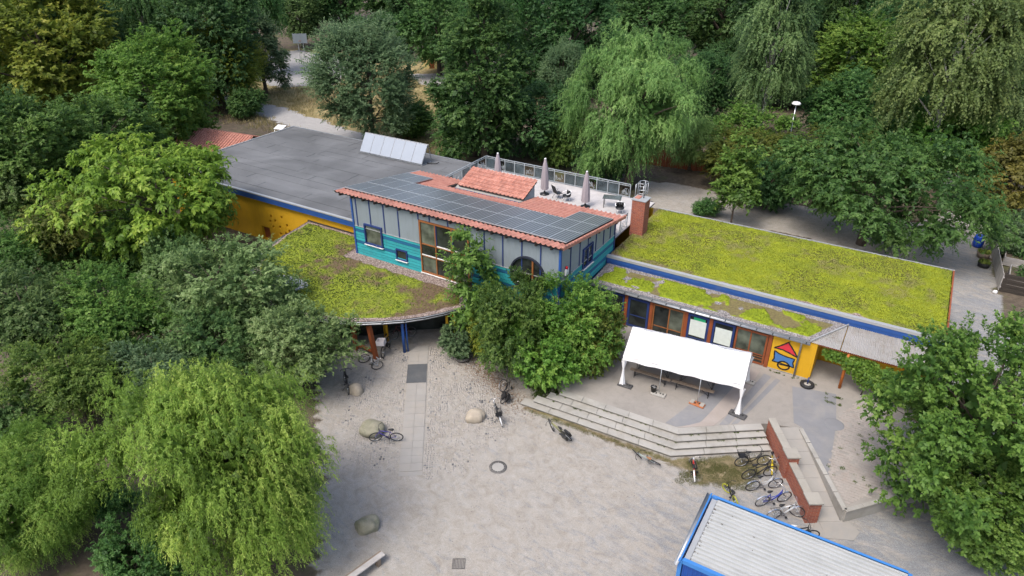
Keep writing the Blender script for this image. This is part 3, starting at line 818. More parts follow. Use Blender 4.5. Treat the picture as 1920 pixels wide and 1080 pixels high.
# inner walls behind the cladding
MB().add([(X0, YF, 0), (X1, YF, 0), (X1, YF, zs(YF) - .25), (X0, YF, zs(YF) - .25), (X0, YB, 0), (X1, YB, 0), (X1, YB, zs(YB) - .25), (X0, YB, zs(YB) - .25)],
         [(0, 1, 2, 3), (1, 5, 6, 2), (5, 4, 7, 6), (4, 0, 3, 7), (3, 2, 6, 7)]).build("wall", M['navy'], blk)
bats_f = [-29.75, -28.62, -27.48, -26.32, -23.9, -22.55, -20.0, -18.75, -17.5, -16.3]
edges = [X0 + .06, -29.75, -28.62, -27.48, -26.32, -24.75, -23.9, -22.55, -21.0, -20.0, -18.75, -17.5, -16.3, X1 - .06]
for a, b_ in zip(edges[:-1], edges[1:]):
    z0 = 6.30 if (-24.9 < a < -21.1) else TZ1
    corrugated(FTb, a + .02, b_ - .02, z0, 6.62).build("corrugated_panel", M['corr'], blk)
for x in bats_f + [-24.75, -21.0]:
    if -28.5 > x > -28.7: piece("batten", FTb, x - .035, x + .035, .03, .07, 5.05, 6.64, M['navy'], blk)
    else: piece("batten", FTb, x - .035, x + .035, .03, .07, (6.3 if -24.9 < x < -20.9 else TZ1), 6.64, M['navy'], blk)
for x in (X0, X1): piece("corner_post", FTb, x - .06, x + .06, -.06, .09, 2.3, 6.66, M['blue'], blk)
piece("drip_rail", FTb, X0 + .06, -24.75, .0, .085, TZ1 - .012, TZ1 + .012, M['trim'], blk)
piece("drip_rail", FTb, -21.0, X1 - .06, .0, .085, TZ1 - .012, TZ1 + .012, M['trim'], blk)
W1, W2 = (-29.2, -27.72, 3.62, 5.03), (-26.7, -25.8, 3.13, 3.87)
nb = 20; bh = 0.205
for i in range(nb):
    zt = TZ1 - .02 - i * bh; zb = zt - bh + .03
    mat = M['tealdark'] if i in (1, 5, 12, 15) else M['teal']
    if zb > 2.35:
        segs = [(X0 + .065, -24.69)]
        for w in (W1, W2):
            ns = []
            for (a, b_) in segs:
                if w[2] - .05 < zb and zt < w[3] + .05 and a < w[0] and b_ > w[1]: ns += [(a, w[0]), (w[1], b_)]
                else: ns.append((a, b_))
            segs = ns
        for a, b_ in segs: piece("cladding_board", FTb, a, b_, .005, .045, zb, zt, mat, blk)
    if zb > 0.45:
        segs = [(-21.0, X1 - .065)]
        ns = []
        for a, b_ in segs:
            if 3.66 < zb + .1 and zt < 5.6:
                hw = math.sqrt(max(0, 1.1 ** 2 - ((zb + zt) / 2 - 4.64) ** 2))
                if hw > .1: ns += [(a, -17.1 - hw), (-17.1 + hw, b_)]; continue
            ns.append((a, b_))
        for a, b_ in ns: piece("cladding_board", FTb, a, b_, .005, .045, zb, zt, mat, blk)
piece("base_rail", FTb, X0, -24.7, .0, .09, 2.30, 2.36, M['trim'], blk)
window(blk, FTb, *W1[:2], *W1[2:], M['navy'], .09, .14, pmat=M['glass2'])
window(blk, FTb, *W2[:2], *W2[2:], M['navy'], .07, .12)
# tall glazed bay
bw_ = window(blk, FTb, -24.69, -21.06, 2.78, 6.28, M['wood'], .09, .11, cols=(-23.5, -22.3), rows=(3.95, 4.75), pmat=[M['glass2'], M['glass'], M['glass2'], M['glass'], M['glass'], M['glass'], M['glass2'], M['glass'], M['glass']], barmat=M['wood'])
for u0 in (-23.46, -22.26):
    piece("blue_frame", FTb, u0, u0 + .05, .04, .08, 4.80, 6.18, M['navy'], bw_); piece("vent_sill", FTb, u0 + .05, u0 + 1.08, .04, .10, 4.79, 4.84, M['sill'], bw_)
for u0 in (-24.6, -23.46): piece("vent_sill", FTb, u0, u0 + 1.05, .04, .10, 3.99, 4.03, M['sill'], bw_)
piece("apron", FTb, -24.72, -21.04, .01, .05, 2.45, 2.74, M['blue'], blk)
# round window
n = 40
def disc(T, c, z, r0, r1, na, nb_, mb):
    vs = []; fs = []
    for k in range(n):
        t = 2 * math.pi * k / n
        for r, nn in ((r0, na), (r0, nb_), (r1, nb_), (r1, na)): vs.append(T(c + r * math.cos(t), nn, z + r * math.sin(t)))
    for k in range(n):
        l = (k + 1) % n
        for q in range(4): fs.append((4 * k + q, 4 * k + (q + 1) % 4, 4 * l + (q + 1) % 4, 4 * l + q))
    return mb.add(vs, fs)
rw = disc(FTb, -17.1, 4.64, 1.03, 1.13, 0.0, .16, MB()).build("round_window", M['ring'], blk)
vs = [FTb(-17.1, .045, 4.64)] + [FTb(-17.1 + 1.05 * math.cos(2 * math.pi * k / n), .045, 4.64 + 1.05 * math.sin(2 * math.pi * k / n)) for k in range(n)]
MB().add(vs, [(0, k + 1, (k + 1) % n + 1) for k in range(n)]).build("pane", M['glass'], rw)
piece("mullion", FTb, -16.82, -16.72, .05, .12, 3.66, 5.62, M['wood'], rw)
piece("transom", FTb, -18.0, -16.83, .05, .10, 4.02, 4.08, M['sill'], rw)

# right-hand wall
ebs = [YF + .06, 31.15, 32.3, 33.4, 34.5, 35.6, 36.6, YB - .03]
for a, b_ in zip(ebs[:-1], ebs[1:]):
    corrugated(RTb, a + .02, b_ - .02, TZ1, 0, tops=lambda u: zs(u) - .3).build("corrugated_panel", M['corr'], blk)
for yb in ebs[1:-1]:
    if abs(yb - 33.4) < .1: piece("batten", RTb, yb - .03, yb + .03, .03, .07, 5.6, zs(yb) - .3, M['navy'], blk)
    else: piece("batten", RTb, yb - .03, yb + .03, .03, .07, TZ1, zs(yb) - .3, M['navy'], blk)
piece("corner_post", RTb, YB - .06, YB + .05, -.06, .09, 3.3, zs(YB) - .28, M['navy'], blk)
piece("drip_rail", RTb, YF + .06, YB - .06, .0, .085, TZ1 - .012, TZ1 + .012, M['trim'], blk)
for i in range(20):
    zt = TZ1 - .02 - i * bh; zb = zt - bh + .03
    mat = M['tealdark'] if i in (2, 5, 12, 15) else M['teal']
    if zb < 0.5: break
    ye = YB - .07 if zt > 3.55 else (36.2 if zt > 3.2 else 33.6)
    a0 = YF + .065
    if zb > 4.25: parts = [(a0, 32.7), (34.02, ye)]
    else: parts = [(a0, ye)]
    for a, b_ in parts: piece("cladding_board", RTb, a, b_, .005, .045, zb, zt, mat, blk)
window(blk, RTb, 32.7, 34.02, 4.27, 5.56, M['navy'], .08, .13, cols=(33.36,))

# roof: boarding, rafters
RX0, RX1 = -31.2, -14.8
def slope_slab(x0, x1, y0, y1, off, th, mat, name, parent=blk):
    return MB().add([(x0, y0, zs(y0) + off - th), (x1, y0, zs(y0) + off - th), (x1, y1, zs(y1) + off - th), (x0, y1, zs(y1) + off - th),
                     (x0, y0, zs(y0) + off), (x1, y0, zs(y0) + off), (x1, y1, zs(y1) + off), (x0, y1, zs(y1) + off)],
                    [(0, 3, 2, 1), (4, 5, 6, 7), (0, 1, 5, 4), (1, 2, 6, 5), (2, 3, 7, 6), (3, 0, 4, 7)]).build(name, mat, parent)
slope_slab(RX0 + .05, RX1 - .05, 29.68, 36.1, -.075, .10, M['darkwood'], "roof_boarding")
slope_slab(RX0 + .05, -26.95, 36.1, 38.3, -.075, .10, M['darkwood'], "roof_boarding")
slope_slab(-21.35, RX1 - .05, 36.1, 38.3, -.075, .10, M['darkwood'], "roof_boarding")
x = RX0 + .35
while x < RX1:
    MB().bar((x, 29.72, zs(29.72) - .26), (x, 30.05, zs(30.05) - .26), .09, .15).build("rafter", M['darkwood'], blk); x += 0.955
for yb in (30.6, 31.9, 33.2, 34.5, 35.8, 37.1):
    MB().bar((X1 - .1, yb, zs(yb) - .25), (RX1 - .04, yb, zs(yb) - .25), .1, .13).build("purlin_end", M['darkwood'], blk)

# clay pantiles
TW, TL = 0.31, 0.345
def tile_mesh(lip):
    """pan tile, x across, y along the slope; lip = side of the lower edge"""
    prof = []
    for i in range(9):
        u = i / 8
        z = 0.072 * (0.5 - 0.5 * math.cos(2 * math.pi * min(1, u / 0.62))) if u < 0.62 else -0.012 * math.sin(math.pi * (u - .62) / .38)
        prof.append((u * (TW + .012) - TW / 2, z))
    l = 0.40
    vs = []; fs = []
    ye, yh = (-.02, l) if lip < 0 else (TL + .02, TL - l)
    up_ = .045 if lip < 0 else .03
    for x, z in prof: vs += [(x, ye, z + up_), (x, yh, z - .012)]
    n0 = len(vs)
    for x, z in prof: vs += [(x, ye, z - .02), (x, ye, z + up_)]
    for i in range(8):
        a, b_ = 2 * i, 2 * i + 2
        fs.append((a, b_, b_ + 1, a + 1)); fs.append((n0 + a, n0 + b_, n0 + b_ + 1, n0 + a + 1))
    fs = [f if lip < 0 else tuple(reversed(f)) for f in fs]
    return vs, fs
tv_m, tf_m = tile_mesh(+1)      # main roof, lower edge at the back
tv_d, tf_d = tile_mesh(-1)      # dormer, lower edge at the front
me_m = MB().add(tv_m, tf_m, True).mesh("roof_tile"); me_d = MB().add(tv_d, tf_d, True).mesh("roof_tile_dormer")
off_blk = blk.location
jit = random.Random(2)
stuff_tiles = MB()
def put_tile(x, y, z, ang, me, as_part, src):
    rz = jit.uniform(-.012, .012); rx = ang + jit.uniform(-.006, .006)
    if as_part:
        link("roof_tile", me, M['tile'], blk, Vector((x, y, z)) - off_blk, (rx, 0, rz))
    else:
        Mx = Matrix.Translation((x, y, z)) @ Matrix.Rotation(rz, 4, 'Z') @ Matrix.Rotation(rx, 4, 'X')
        stuff_tiles.add([Mx @ Vector(v) for v in src[0]], src[1], True)
ncol = int((RX1 - RX0 - .12) / TW)
for r in range(3):
    for c in range(ncol):
        put_tile(RX0 + .1 + TW / 2 + c * TW, 29.62 + r * TL * .99, zs(29.62 + r * TL) - .05, -sa_, me_m, r < 2, (tv_m, tf_m))
for r in range(16, 25):
    for c in range(ncol):
        xx = RX0 + .1 + TW / 2 + c * TW; yy = 29.62 + r * TL * .99
        if -27.05 < xx < -21.3 and yy > 35.6: continue
        if xx < -28.8 and yy < 36.2: continue
        if xx > -17.2 and yy < 36.2: continue
        put_tile(xx, yy, zs(yy) - .05, -sa_, me_m, (xx > -21.4 and r >= 21), (tv_m, tf_m))
# strip of tiles above the valley
for c in range(19):
    xx = -27.0 + TW / 2 + c * TW
    put_tile(xx, 35.15, zs(35.15) - .05, -sa_, me_m, False, (tv_m, tf_m)); put_tile(xx, 35.5, zs(35.5) - .05, -sa_, me_m, False, (tv_m, tf_m))
# dormer roof, falling towards the front
DX0, DX1, DY0, DY1, DZ0, DZ1 = -26.75, -21.45, 36.95, 38.75, 5.84, 6.52
da = math.atan2(DZ1 - DZ0, DY1 - DY0)
for r in range(6):
    for c in range(17):
        t = r * .335
        put_tile(DX0 + TW / 2 + c * TW, DY0 - .05 + t * math.cos(da), DZ0 + .03 + t * math.sin(da), da, me_d, True, (tv_d, tf_d))
tag(stuff_tiles.build("roof_tiles", M['tile'], blk), kind='stuff')
MB().add([(DX0 + .05, DY0, DZ0 - .08), (DX1 - .05, DY0, DZ0 - .08), (DX1 - .05, DY1, DZ1 - .08), (DX0 + .05, DY1, DZ1 - .08), (DX0 + .05, DY0, DZ0), (DX1 - .05, DY0, DZ0), (DX1 - .05, DY1, DZ1), (DX0 + .05, DY1, DZ1)],
         [(0, 3, 2, 1), (4, 5, 6, 7), (0, 1, 5, 4), (1, 2, 6, 5), (2, 3, 7, 6), (3, 0, 4, 7)]).build("dormer_boarding", M['darkwood'], blk)
for xx in (DX0 + .2, DX1 - .2):
    MB().add([(xx - .03, DY0 + .1, 5.2), (xx - .03, DY1 - .1, 4.0), (xx - .03, DY1 - .1, DZ1 - .1), (xx - .03, DY0 + .1, DZ0 - .08), (xx + .03, DY0 + .1, 5.2), (xx + .03, DY1 - .1, 4.0), (xx + .03, DY1 - .1, DZ1 - .1), (xx + .03, DY0 + .1, DZ0 - .08)],
             [(0, 3, 2, 1), (4, 5, 6, 7), (0, 1, 5, 4), (1, 2, 6, 5), (2, 3, 7, 6), (3, 0, 4, 7)]).build("dormer_cheek", M['corr'], blk)
MB().bb(DX0 + .2, DX1 - .2, DY1 - .16, DY1 - .1, 4.0, DZ1 - .1).build("dormer_back_wall", M['corr'], blk)
MB().add([(-27.2, 35.85, zs(35.85) - .02), (-21.2, 35.85, zs(35.85) - .02), (-21.2, 36.75, 5.62), (-27.2, 36.75, 5.62), (-21.2, 37.15, 5.74), (-27.2, 37.15, 5.74)], [(0, 1, 2, 3), (3, 2, 4, 5)]).build("valley_sheet", M['zincroof'], blk)
# rounded verge tiles down the right edge
vt = MB().tube([(0, 0, 0), (0, .40, 0)], [.085, .072], 10).mesh("verge_tile")
for r in range(24):
    yy = 29.62 + r * .365
    link("verge_tile", vt, M['tile'], blk, Vector((RX1 - .02, yy, zs(yy) + .005)) - off_blk, (-sa_, 0, 0))
slope_slab(RX1 - .02, RX1 + .04, 29.66, 38.3, -.04, .12, M['tile'], "verge_board")
slope_slab(RX0 - .02, RX0 + .1, 29.62, 38.35, .01, .16, M['zinc'], "verge_trim")

# solar panels
PW, PD = 1.145, 2.13
fr = MB()
for a in ((0, PW - .02, 0, .022), (0, PW - .02, PD - .04, PD - .018), (0, .022, .022, PD - .04), (PW - .042, PW - .02, .022, PD - .04)): fr.bb(a[0], a[1], a[2], a[3], 0, .04)
fr_me = fr.mesh("panel_frame"); gl_me = MB().bb(.022, PW - .042, .022, PD - .04, .004, .034).mesh("cells")
M['pvframe'] = plain('aluminium_frame', (0.55, 0.57, 0.58), 0.35, 0.05, 3, metal=0.6)
def panel(ix, y):
    p = link("solar_panel", fr_me, M['pvframe'], blk, Vector((-31.0 + ix * PW, y, zs(y) + .06)) - off_blk, (-sa_, 0, 0))
    link("cells", gl_me, M['pv'], p)
for ix in range(14): panel(ix, 30.42); panel(ix, 30.42 + PD * math.cos(sa_))
for ix in (0, 1, 12, 13): panel(ix, 30.42 + 2 * PD * math.cos(sa_))
for yy in (30.9, 31.9, 33.0, 34.0): slope_slab(-30.98, -14.99, yy, yy + .05, .055, .05, M['zinc'], "mounting_rail")
slope_slab(-30.99, -14.99, 30.40, 30.418, .06, .12, M['black'], "panel_skirt")
slope_slab(-14.985, -14.965, 30.42, 36.7, .09, .13, M['black'], "panel_skirt")
# alarm beacon on the right wall
bc = tbox(MB(), RTb, 30.42, 30.75, .05, .16, 4.92, 5.28).build("alarm_box", M['white'], blk, bevel=.02)
M['redlamp'] = plain('red_lamp', (0.55, 0.01, 0.02), 0.25, 0.05, 3)
MB().lathe([(.07, 0), (.075, .1), (.05, .16), (.01, .18)], (X1 + .11, 30.58, 5.28), 12).build("beacon", M['redlamp'], bc)

# ------------------------------------------------------------------ sedum roofs
def sedum_mat(name, green, brown, gravel):
    m, nt, b, out = newmat(name)
    pos = wpos(nt); g = attr(nt, "green"); br = attr(nt, "brown")
    n1 = noise(nt, 1.1, 6, 0.7, pos, 0.4); n2 = noise(nt, 9, 5, 0.7, pos); n3 = noise(nt, 45, 3, 0.7, pos)
    f = mth(nt, 'ADD', mth(nt, 'MULTIPLY', n1.outputs[0], .5), mth(nt, 'ADD', mth(nt, 'MULTIPLY', n2.outputs[0], .3), mth(nt, 'MULTIPLY', n3.outputs[0], .2)))
    gc = ramp(nt, [(0.3, green[0]), (0.45, green[1]), (0.58, green[2]), (0.72, green[3])], f).outputs[0]
    bc_ = ramp(nt, [(0.35, brown[0]), (0.65, brown[1])], n2.outputs[0]).outputs[0]
    vc = nt.nodes.new("ShaderNodeTexVoronoi"); vc.inputs["Scale"].default_value = 22; nt.links.new(pos, vc.inputs["Vector"])
    vr = nt.nodes.new("ShaderNodeSeparateColor"); nt.links.new(vc.outputs["Color"], vr.inputs[0])
    gr = ramp(nt, [(0.1, gravel[0]), (0.6, gravel[1]), (0.95, gravel[2])], vr.outputs[0]).outputs[0]
    bf = ramp(nt, [(0.25, (0, 0, 0)), (0.85, (1, 1, 1))], mth(nt, 'ADD', br, mth(nt, 'MULTIPLY', mth(nt, 'SUBTRACT', n2.outputs[0], .5), .9))).outputs[0]
    gf_ = ramp(nt, [(0.4, (0, 0, 0)), (0.58, (1, 1, 1))], mth(nt, 'ADD', g, mth(nt, 'MULTIPLY', mth(nt, 'SUBTRACT', n2.outputs[0], .5), .5))).outputs[0]
    c = mixc(nt, gf_, gr, mixc(nt, bf, gc, bc_))
    nt.links.new(c, b.inputs["Base Color"]); b.inputs["Roughness"].default_value = 0.9; b.inputs["Specular IOR Level"].default_value = 0.15
    bump(nt, b, mth(nt, 'ADD', n3.outputs[0], n2.outputs[0]), 0.6, 0.03)
    return m
GRAV = ((0.10, 0.075, 0.065), (0.22, 0.17, 0.15), (0.36, 0.30, 0.27))
M['sedumA'] = sedum_mat('yellow_sedum', ((0.085, 0.11, 0.022), (0.16, 0.195, 0.02), (0.245, 0.275, 0.018), (0.27, 0.265, 0.07)), ((0.12, 0.075, 0.042), (0.185, 0.165, 0.085)), GRAV)
M['sedumB'] = sedum_mat('lime_sedum', ((0.09, 0.125, 0.014), (0.155, 0.205, 0.014), (0.22, 0.27, 0.016), (0.27, 0.29, 0.025)), ((0.115, 0.085, 0.045), (0.17, 0.155, 0.06)), ((0.11, 0.10, 0.095), (0.21, 0.195, 0.19), (0.32, 0.30, 0.29)))
M['sedumC'] = sedum_mat('mossy_sedum', ((0.085, 0.105, 0.022), (0.14, 0.18, 0.022), (0.205, 0.245, 0.022), (0.24, 0.245, 0.06)), ((0.075, 0.045, 0.034), (0.145, 0.11, 0.06)), GRAV)
def tuft_leaves(P_, tone, size, rs_, name, mat, parent):
    """little upright sedum shoots: two crossed slanting faces each"""
    n_ = len(P_)
    a = rs_.uniform(0, 2 * np.pi, n_); s = size * rs_.uniform(.6, 1.4, n_)
    vs = np.zeros((n_, 2, 3, 3), np.float32)
    for k in range(2):
        aa = a + k * 1.57
        dx, dy = np.cos(aa) * s * .5, np.sin(aa) * s * .5
        lean = rs_.uniform(-.5, .5, (n_, 2)) * s[:, None]
        vs[:, k, 0] = P_ + np.stack([-dx, -dy, np.zeros(n_)], 1)
        vs[:, k, 1] = P_ + np.stack([dx, dy, np.zeros(n_)], 1)
        vs[:, k, 2] = P_ + np.stack([lean[:, 0], lean[:, 1], s * rs_.uniform(.5, 1.0, n_)], 1)
    V = vs.reshape(-1, 3); F = np.arange(len(V)).reshape(-1, 3)
    off = np.array(origin_of(parent)) if parent else np.zeros(3)
    me = np_mesh(name, V - off, F, {"tone": np.repeat(tone, 6)}, False, mat)
    return tag(link(name, me, None, parent), kind='stuff')
def sedum_field(name, poly, zfun, cell, greenfn, brownfn, heightfn, mat, parent):
    xs_ = [p[0] for p in poly]; ys_ = [p[1] for p in poly]
    X = np.arange(min(xs_), max(xs_) + cell, cell); Y = np.arange(min(ys_), max(ys_) + cell, cell)
    gx_, gy_ = np.meshgrid(X, Y)
    g = greenfn(gx_, gy_); br = brownfn(gx_, gy_); z = zfun(gx_, gy_) + heightfn(gx_, gy_, g, br)
    keep = inpoly(gx_, gy_, poly)
    vid_ = np.arange(gx_.size).reshape(gx_.shape)
    kq = keep[:-1, :-1] & keep[:-1, 1:] & keep[1:, 1:] & keep[1:, :-1]
    F = np.stack([vid_[:-1, :-1], vid_[:-1, 1:], vid_[1:, 1:], vid_[1:, :-1]], -1)[kq]
    used = np.unique(F); remap = -np.ones(gx_.size, int); remap[used] = np.arange(len(used))
    V = np.stack([gx_.ravel(), gy_.ravel(), z.ravel()], 1)[used]
    off = np.array(origin_of(parent))
    me = np_mesh(name, V - off, remap[F], {"green": g.ravel()[used], "brown": br.ravel()[used]}, True, mat)
    return link(name, me, None, parent)
def polydist(x, y, poly):
    d = np.full(np.shape(x), 1e9)
    for i in range(len(poly)):
        x0, y0 = poly[i]; x1, y1 = poly[(i + 1) % len(poly)]
        l2 = (x1 - x0) ** 2 + (y1 - y0) ** 2
        t = np.clip(((x - x0) * (x1 - x0) + (y - y0) * (y1 - y0)) / l2, 0, 1)
        d = np.minimum(d, np.hypot(x - x0 - t * (x1 - x0), y - y0 - t * (y1 - y0)))
    return d
M['tuftA'] = leaf_mat('sedum_shoot_yellow', (0.115, 0.11, 0.032), (0.18, 0.22, 0.024), (0.28, 0.31, 0.022), 0.25)
M['tuftB'] = leaf_mat('sedum_shoot_lime', (0.10, 0.14, 0.02), (0.17, 0.225, 0.02), (0.26, 0.29, 0.03), 0.25)
M['tuftC'] = leaf_mat('roof_grass_blade', (0.085, 0.11, 0.03), (0.145, 0.20, 0.03), (0.235, 0.27, 0.055), 0.25)

# ------------------------------------------------------------------ classroom wing with green roof
wing = empty("green_roof_wing", (-6, 40, 0), label="low classroom wing with a yellow-green sedum roof and blue fascia", cat="building")
GX0, GX1, GY0, GY1, GZ = -15.0, 3.6, 36.35, 45.25, 3.58
MB().bb(GX0 + .1, GX1 - .06, GY0 + .05, GY1 - .05, 3.2, 3.5).build("roof_deck", M['dark'], wing)
MB().bb(GX0 + .2, GX1 - .15, GY0 + .1, GY1 - .2, .0, 3.2).build("wall", M['yellow'], wing)
FW = FT(GY0)
piece("fascia_board", FW, GX0 - .05, GX1 + .05, -.06, .035, 3.10, 3.31, M['blue'], wing)
piece("fascia_board", FW, GX0 - .05, GX1 + .05, -.06, .075, 3.32, 3.55, M['blue'], wing)
piece("drip_edge", FW, GX0 - .05, GX1 + .08, -.14, .10, 3.555, 3.71, M['trim'], wing)
MB().bb(GX1 - .04, GX1 + .04, GY0 + .05, GY1, 3.2, 3.66).build("roof_edge", M['rust'], wing)
MB().bb(GX0, GX1 + .04, GY1 - .03, GY1 + .05, 3.2, 3.68).build("roof_edge", M['trim'], wing)
PG = [(GX0 + .02, GY0 + .15), (GX1 - .04, GY0 + .15), (GX1 - .04, GY1 - .03), (GX0 + .02, GY1 - .03)]
def gA(x, y):
    front = (y - GY0) + (fbm(x, y, 1.4, 31) - .5) * 1.1
    e = np.clip((front - .15) / .3, 0, 1)
    return e
def bA(x, y):
    n = fbm(x, y, 2.4, 35) * .45 + fbm(x, y, .6, 38) * .55
    return np.clip((n - .46) * 4.5, 0, 1) * .62 + .35 * np.clip(1 - (y - GY0 - .5) / .5, 0, 1) + np.clip(1 - (x - GX0) / .9, 0, 1) * .7
def hA(x, y, g, b):
    return g * (.03 + .07 * fbm(x, y, .55, 41) + .045 * fbm(x, y, .2, 43, 2)) + .01
sedum_field("sedum_mat", PG, lambda x, y: 3.55 + 0 * x, .07, gA, bA, hA, M['sedumA'], wing)
rs2 = np.random.RandomState(4)
def scatter(poly, n_, rs_):
    xs_ = [p[0] for p in poly]; ys_ = [p[1] for p in poly]
    x = rs_.uniform(min(xs_), max(xs_), n_); y = rs_.uniform(min(ys_), max(ys_), n_)
    k = inpoly(x, y, poly); return x[k], y[k]
x, y = scatter(PG, 62000, rs2); g = gA(x, y); b_ = bA(x, y); k = (g > .6) & (rs2.rand(len(x)) > b_ * .55)
x, y = x[k], y[k]; z = 3.55 + hA(x, y, g[k], b_[k]) - .01
tuft_leaves(np.stack([x, y, z], 1), np.clip((fbm(x, y, 2.2, 51) - .5) * 3.2 + .5 + (fbm(x, y, .45, 55) - .5) * .8 - .35 * b_[k] + rs2.uniform(-.09, .09, len(x)), 0, 1), .05, rs2, "sedum_shoots", M['tuftA'], wing)

# lower strip roof, its gravel and sedum cushions
PSR = [(-14.95, 33.88), (-2.35, 33.88), (-.9, 36.3), (-14.95, 36.3)]
zst = lambda x, y: 2.97 + (y - 33.88) * .075
MB().prism(PSR, lambda x, y: zst(x, y) - .14, lambda x, y: zst(x, y) - .005).build("strip_roof_deck", M['darkwood'], wing)
_sx, _sy = np.meshgrid(np.linspace(-14.5, -2.5, 90), np.linspace(34, 36.2, 40))
def _nB(x, y): return fbm(x, y, .95, 61, 3) * .62 + fbm(x, y, 2.6, 64, 2) * .38
def _nB2(x, y): return fbm(x, y, 1.6, 71, 3)
_qB, _qB2 = np.quantile(_nB(_sx, _sy), .42), np.quantile(_nB2(_sx, _sy), .3)
def gB(x, y):
    d = polydist(x, y, PSR)
    return np.clip((_nB(x, y) - _qB) * 14 + .5, 0, 1) * np.clip((d - .2) / .2, 0, 1)
def bB(x, y): return np.clip((fbm(x, y, 1.7, 67) - .55) * 5, 0, 1)
def gB2(x, y):
    # brownish creeping growth between the cushions counts as planted, too
    d = polydist(x, y, PSR)
    return np.clip(gB(x, y) + np.clip((_nB2(x, y) - _qB2) * 10 + .5, 0, 1) * np.clip((d - .26) / .2, 0, 1), 0, 1)
def bB2(x, y): return np.clip(1.0 - gB(x, y) * 1.6, 0, 1)
def hB(x, y, g, b): return .012 + gB(x, y) * (.07 + .09 * fbm(x, y, .4, 73, 2)) + .02 * fbm(x, y, .15, 75, 2)
sedum_field("sedum_strip", PSR, zst, .05, gB2, bB2, hB, M['sedumB'], wing)
x, y = scatter(PSR, 14000, rs2); g = gB(x, y); k = g > .5
x, y = x[k], y[k]
tuft_leaves(np.stack([x, y, zst(x, y) + hB(x, y, 0, 0) - .01], 1), np.clip(.9 * fbm(x, y, 1.2, 53) + rs2.uniform(-.2, .3, len(x)), 0, 1), .045, rs2, "sedum_shoots", M['tuftB'], wing)
def gutter(pts, r, parent, name="gutter"):
    mb = MB(); n_ = 7; P3 = [Vector(p) for p in pts]; vs = []; fs = []
    for i, p in enumerate(P3):
        d = (P3[min(i + 1, len(P3) - 1)] - P3[max(i - 1, 0)]); d.z = 0; d.normalize(); s = Vector((d.y, -d.x, 0))
        for k in range(n_):
            t = math.pi * k / (n_ - 1)
            vs.append(p + s * (math.cos(t) * r) + Vector((0, 0, -math.sin(t) * r)))
    for i in range(len(P3) - 1):
        for k in range(n_ - 1): fs.append((i * n_ + k, i * n_ + k + 1, (i + 1) * n_ + k + 1, (i + 1) * n_ + k))
    o = mb.add(vs, fs, True).build(name, M['zinc'], parent)
    so = o.modifiers.new("thick", 'SOLIDIFY'); so.thickness = .006
    return o
gutter([(-14.95, 33.72, 2.90), (-2.3, 33.72, 2.90)], .085, wing)
MB().bar((-14.95, 33.86, 2.93), (-2.33, 33.86, 2.93), .03, .1).build("eaves_trim", M['zinc'], wing)
MB().bar((-2.33, 33.86, 3.0), (-.88, 36.3, 3.17), .06, .1).build("eaves_trim", M['trim'], wing)
xg = -14.4
while xg < -2.3:
    MB().bb(xg - .02, xg + .02, 33.63, 33.87, 2.905, 2.925).build("gutter_bracket", M['black'], wing); xg += .85
MB().tube([(-2.72, 33.72, 2.84), (-2.72, 33.78, 2.7), (-2.72, 33.84, 2.6), (-2.72, 33.84, .62)], .05, 10).build("downpipe", M['zinc'], wing)

# facade below the strip roof
FF = FT(33.98)
piece("plinth", FF, -14.9, -4.2, -.25, .02, .3, .70, M['conc'], wing)
MB().bb(-14.9, -4.2, 34.02, 34.3, .6, 2.86).build("back_wall", M['dark'], wing)
MB().bb(-14.9, -4.25, 33.97, 34.06, 2.66, 2.85).build("lintel", M['rust'], wing)
for xp in (-12.62, -11.05, -8.95, -7.52, -4.27): piece("post", FF, xp - .1, xp + .1, -.04, .06, .6, 2.66, M['rust'], wing)
window(wing, FF, -14.8, -12.75, .72, 2.62, M['navy'], .1, .05, n0=.0, sill=False)
d1 = window(wing, FF, -12.5, -11.18, .65, 2.62, M['navy'], .13, .05, rows=(1.45,), n0=.0, sill=False, name="door")
window(wing, FF, -10.93, -9.06, .72, 2.62, M['wood'], .08, .05, cols=(-9.95,), rows=(1.2,), pmat=[M['glass'], M['glass'], M['glass'], M['glass2']], n0=.0, sill=False)
w2 = window(wing, FF, -8.84, -7.63, .65, 2.62, M['navy'], .12, .05, rows=(1.1,), n0=.0, sill=False, name="door")
piece("paper_sheet", FF, -8.7, -7.77, .02, .026, 1.25, 2.28, M['paper'], w2); piece("green_sheet", FF, -8.52, -7.85, .016, .0195, 2.05, 2.46, M['greenpaper'], w2)
w3 = window(wing, FF, -7.4, -6.18, .65, 2.62, M['navy'], .12, .05, rows=(1.1,), n0=.0, sill=False, name="door")
piece("paper_sheet", FF, -7.24, -6.32, .02, .026, 1.2, 2.22, M['paper'], w3)
w4 = window(wing, FF, -6.12, -4.4, .65, 2.62, M['rust'], .1, .05, cols=(-5.3,), rows=(1.25,), pmat=[M['glass'], M['glass2'], M['glass'], M['glass2']], n0=.0, sill=False, name="door")
for zz in (.95, 1.12): piece("crossbar", FF, -5.2, -4.5, .02, .045, zz - .02, zz + .02, M['wood'], w4)

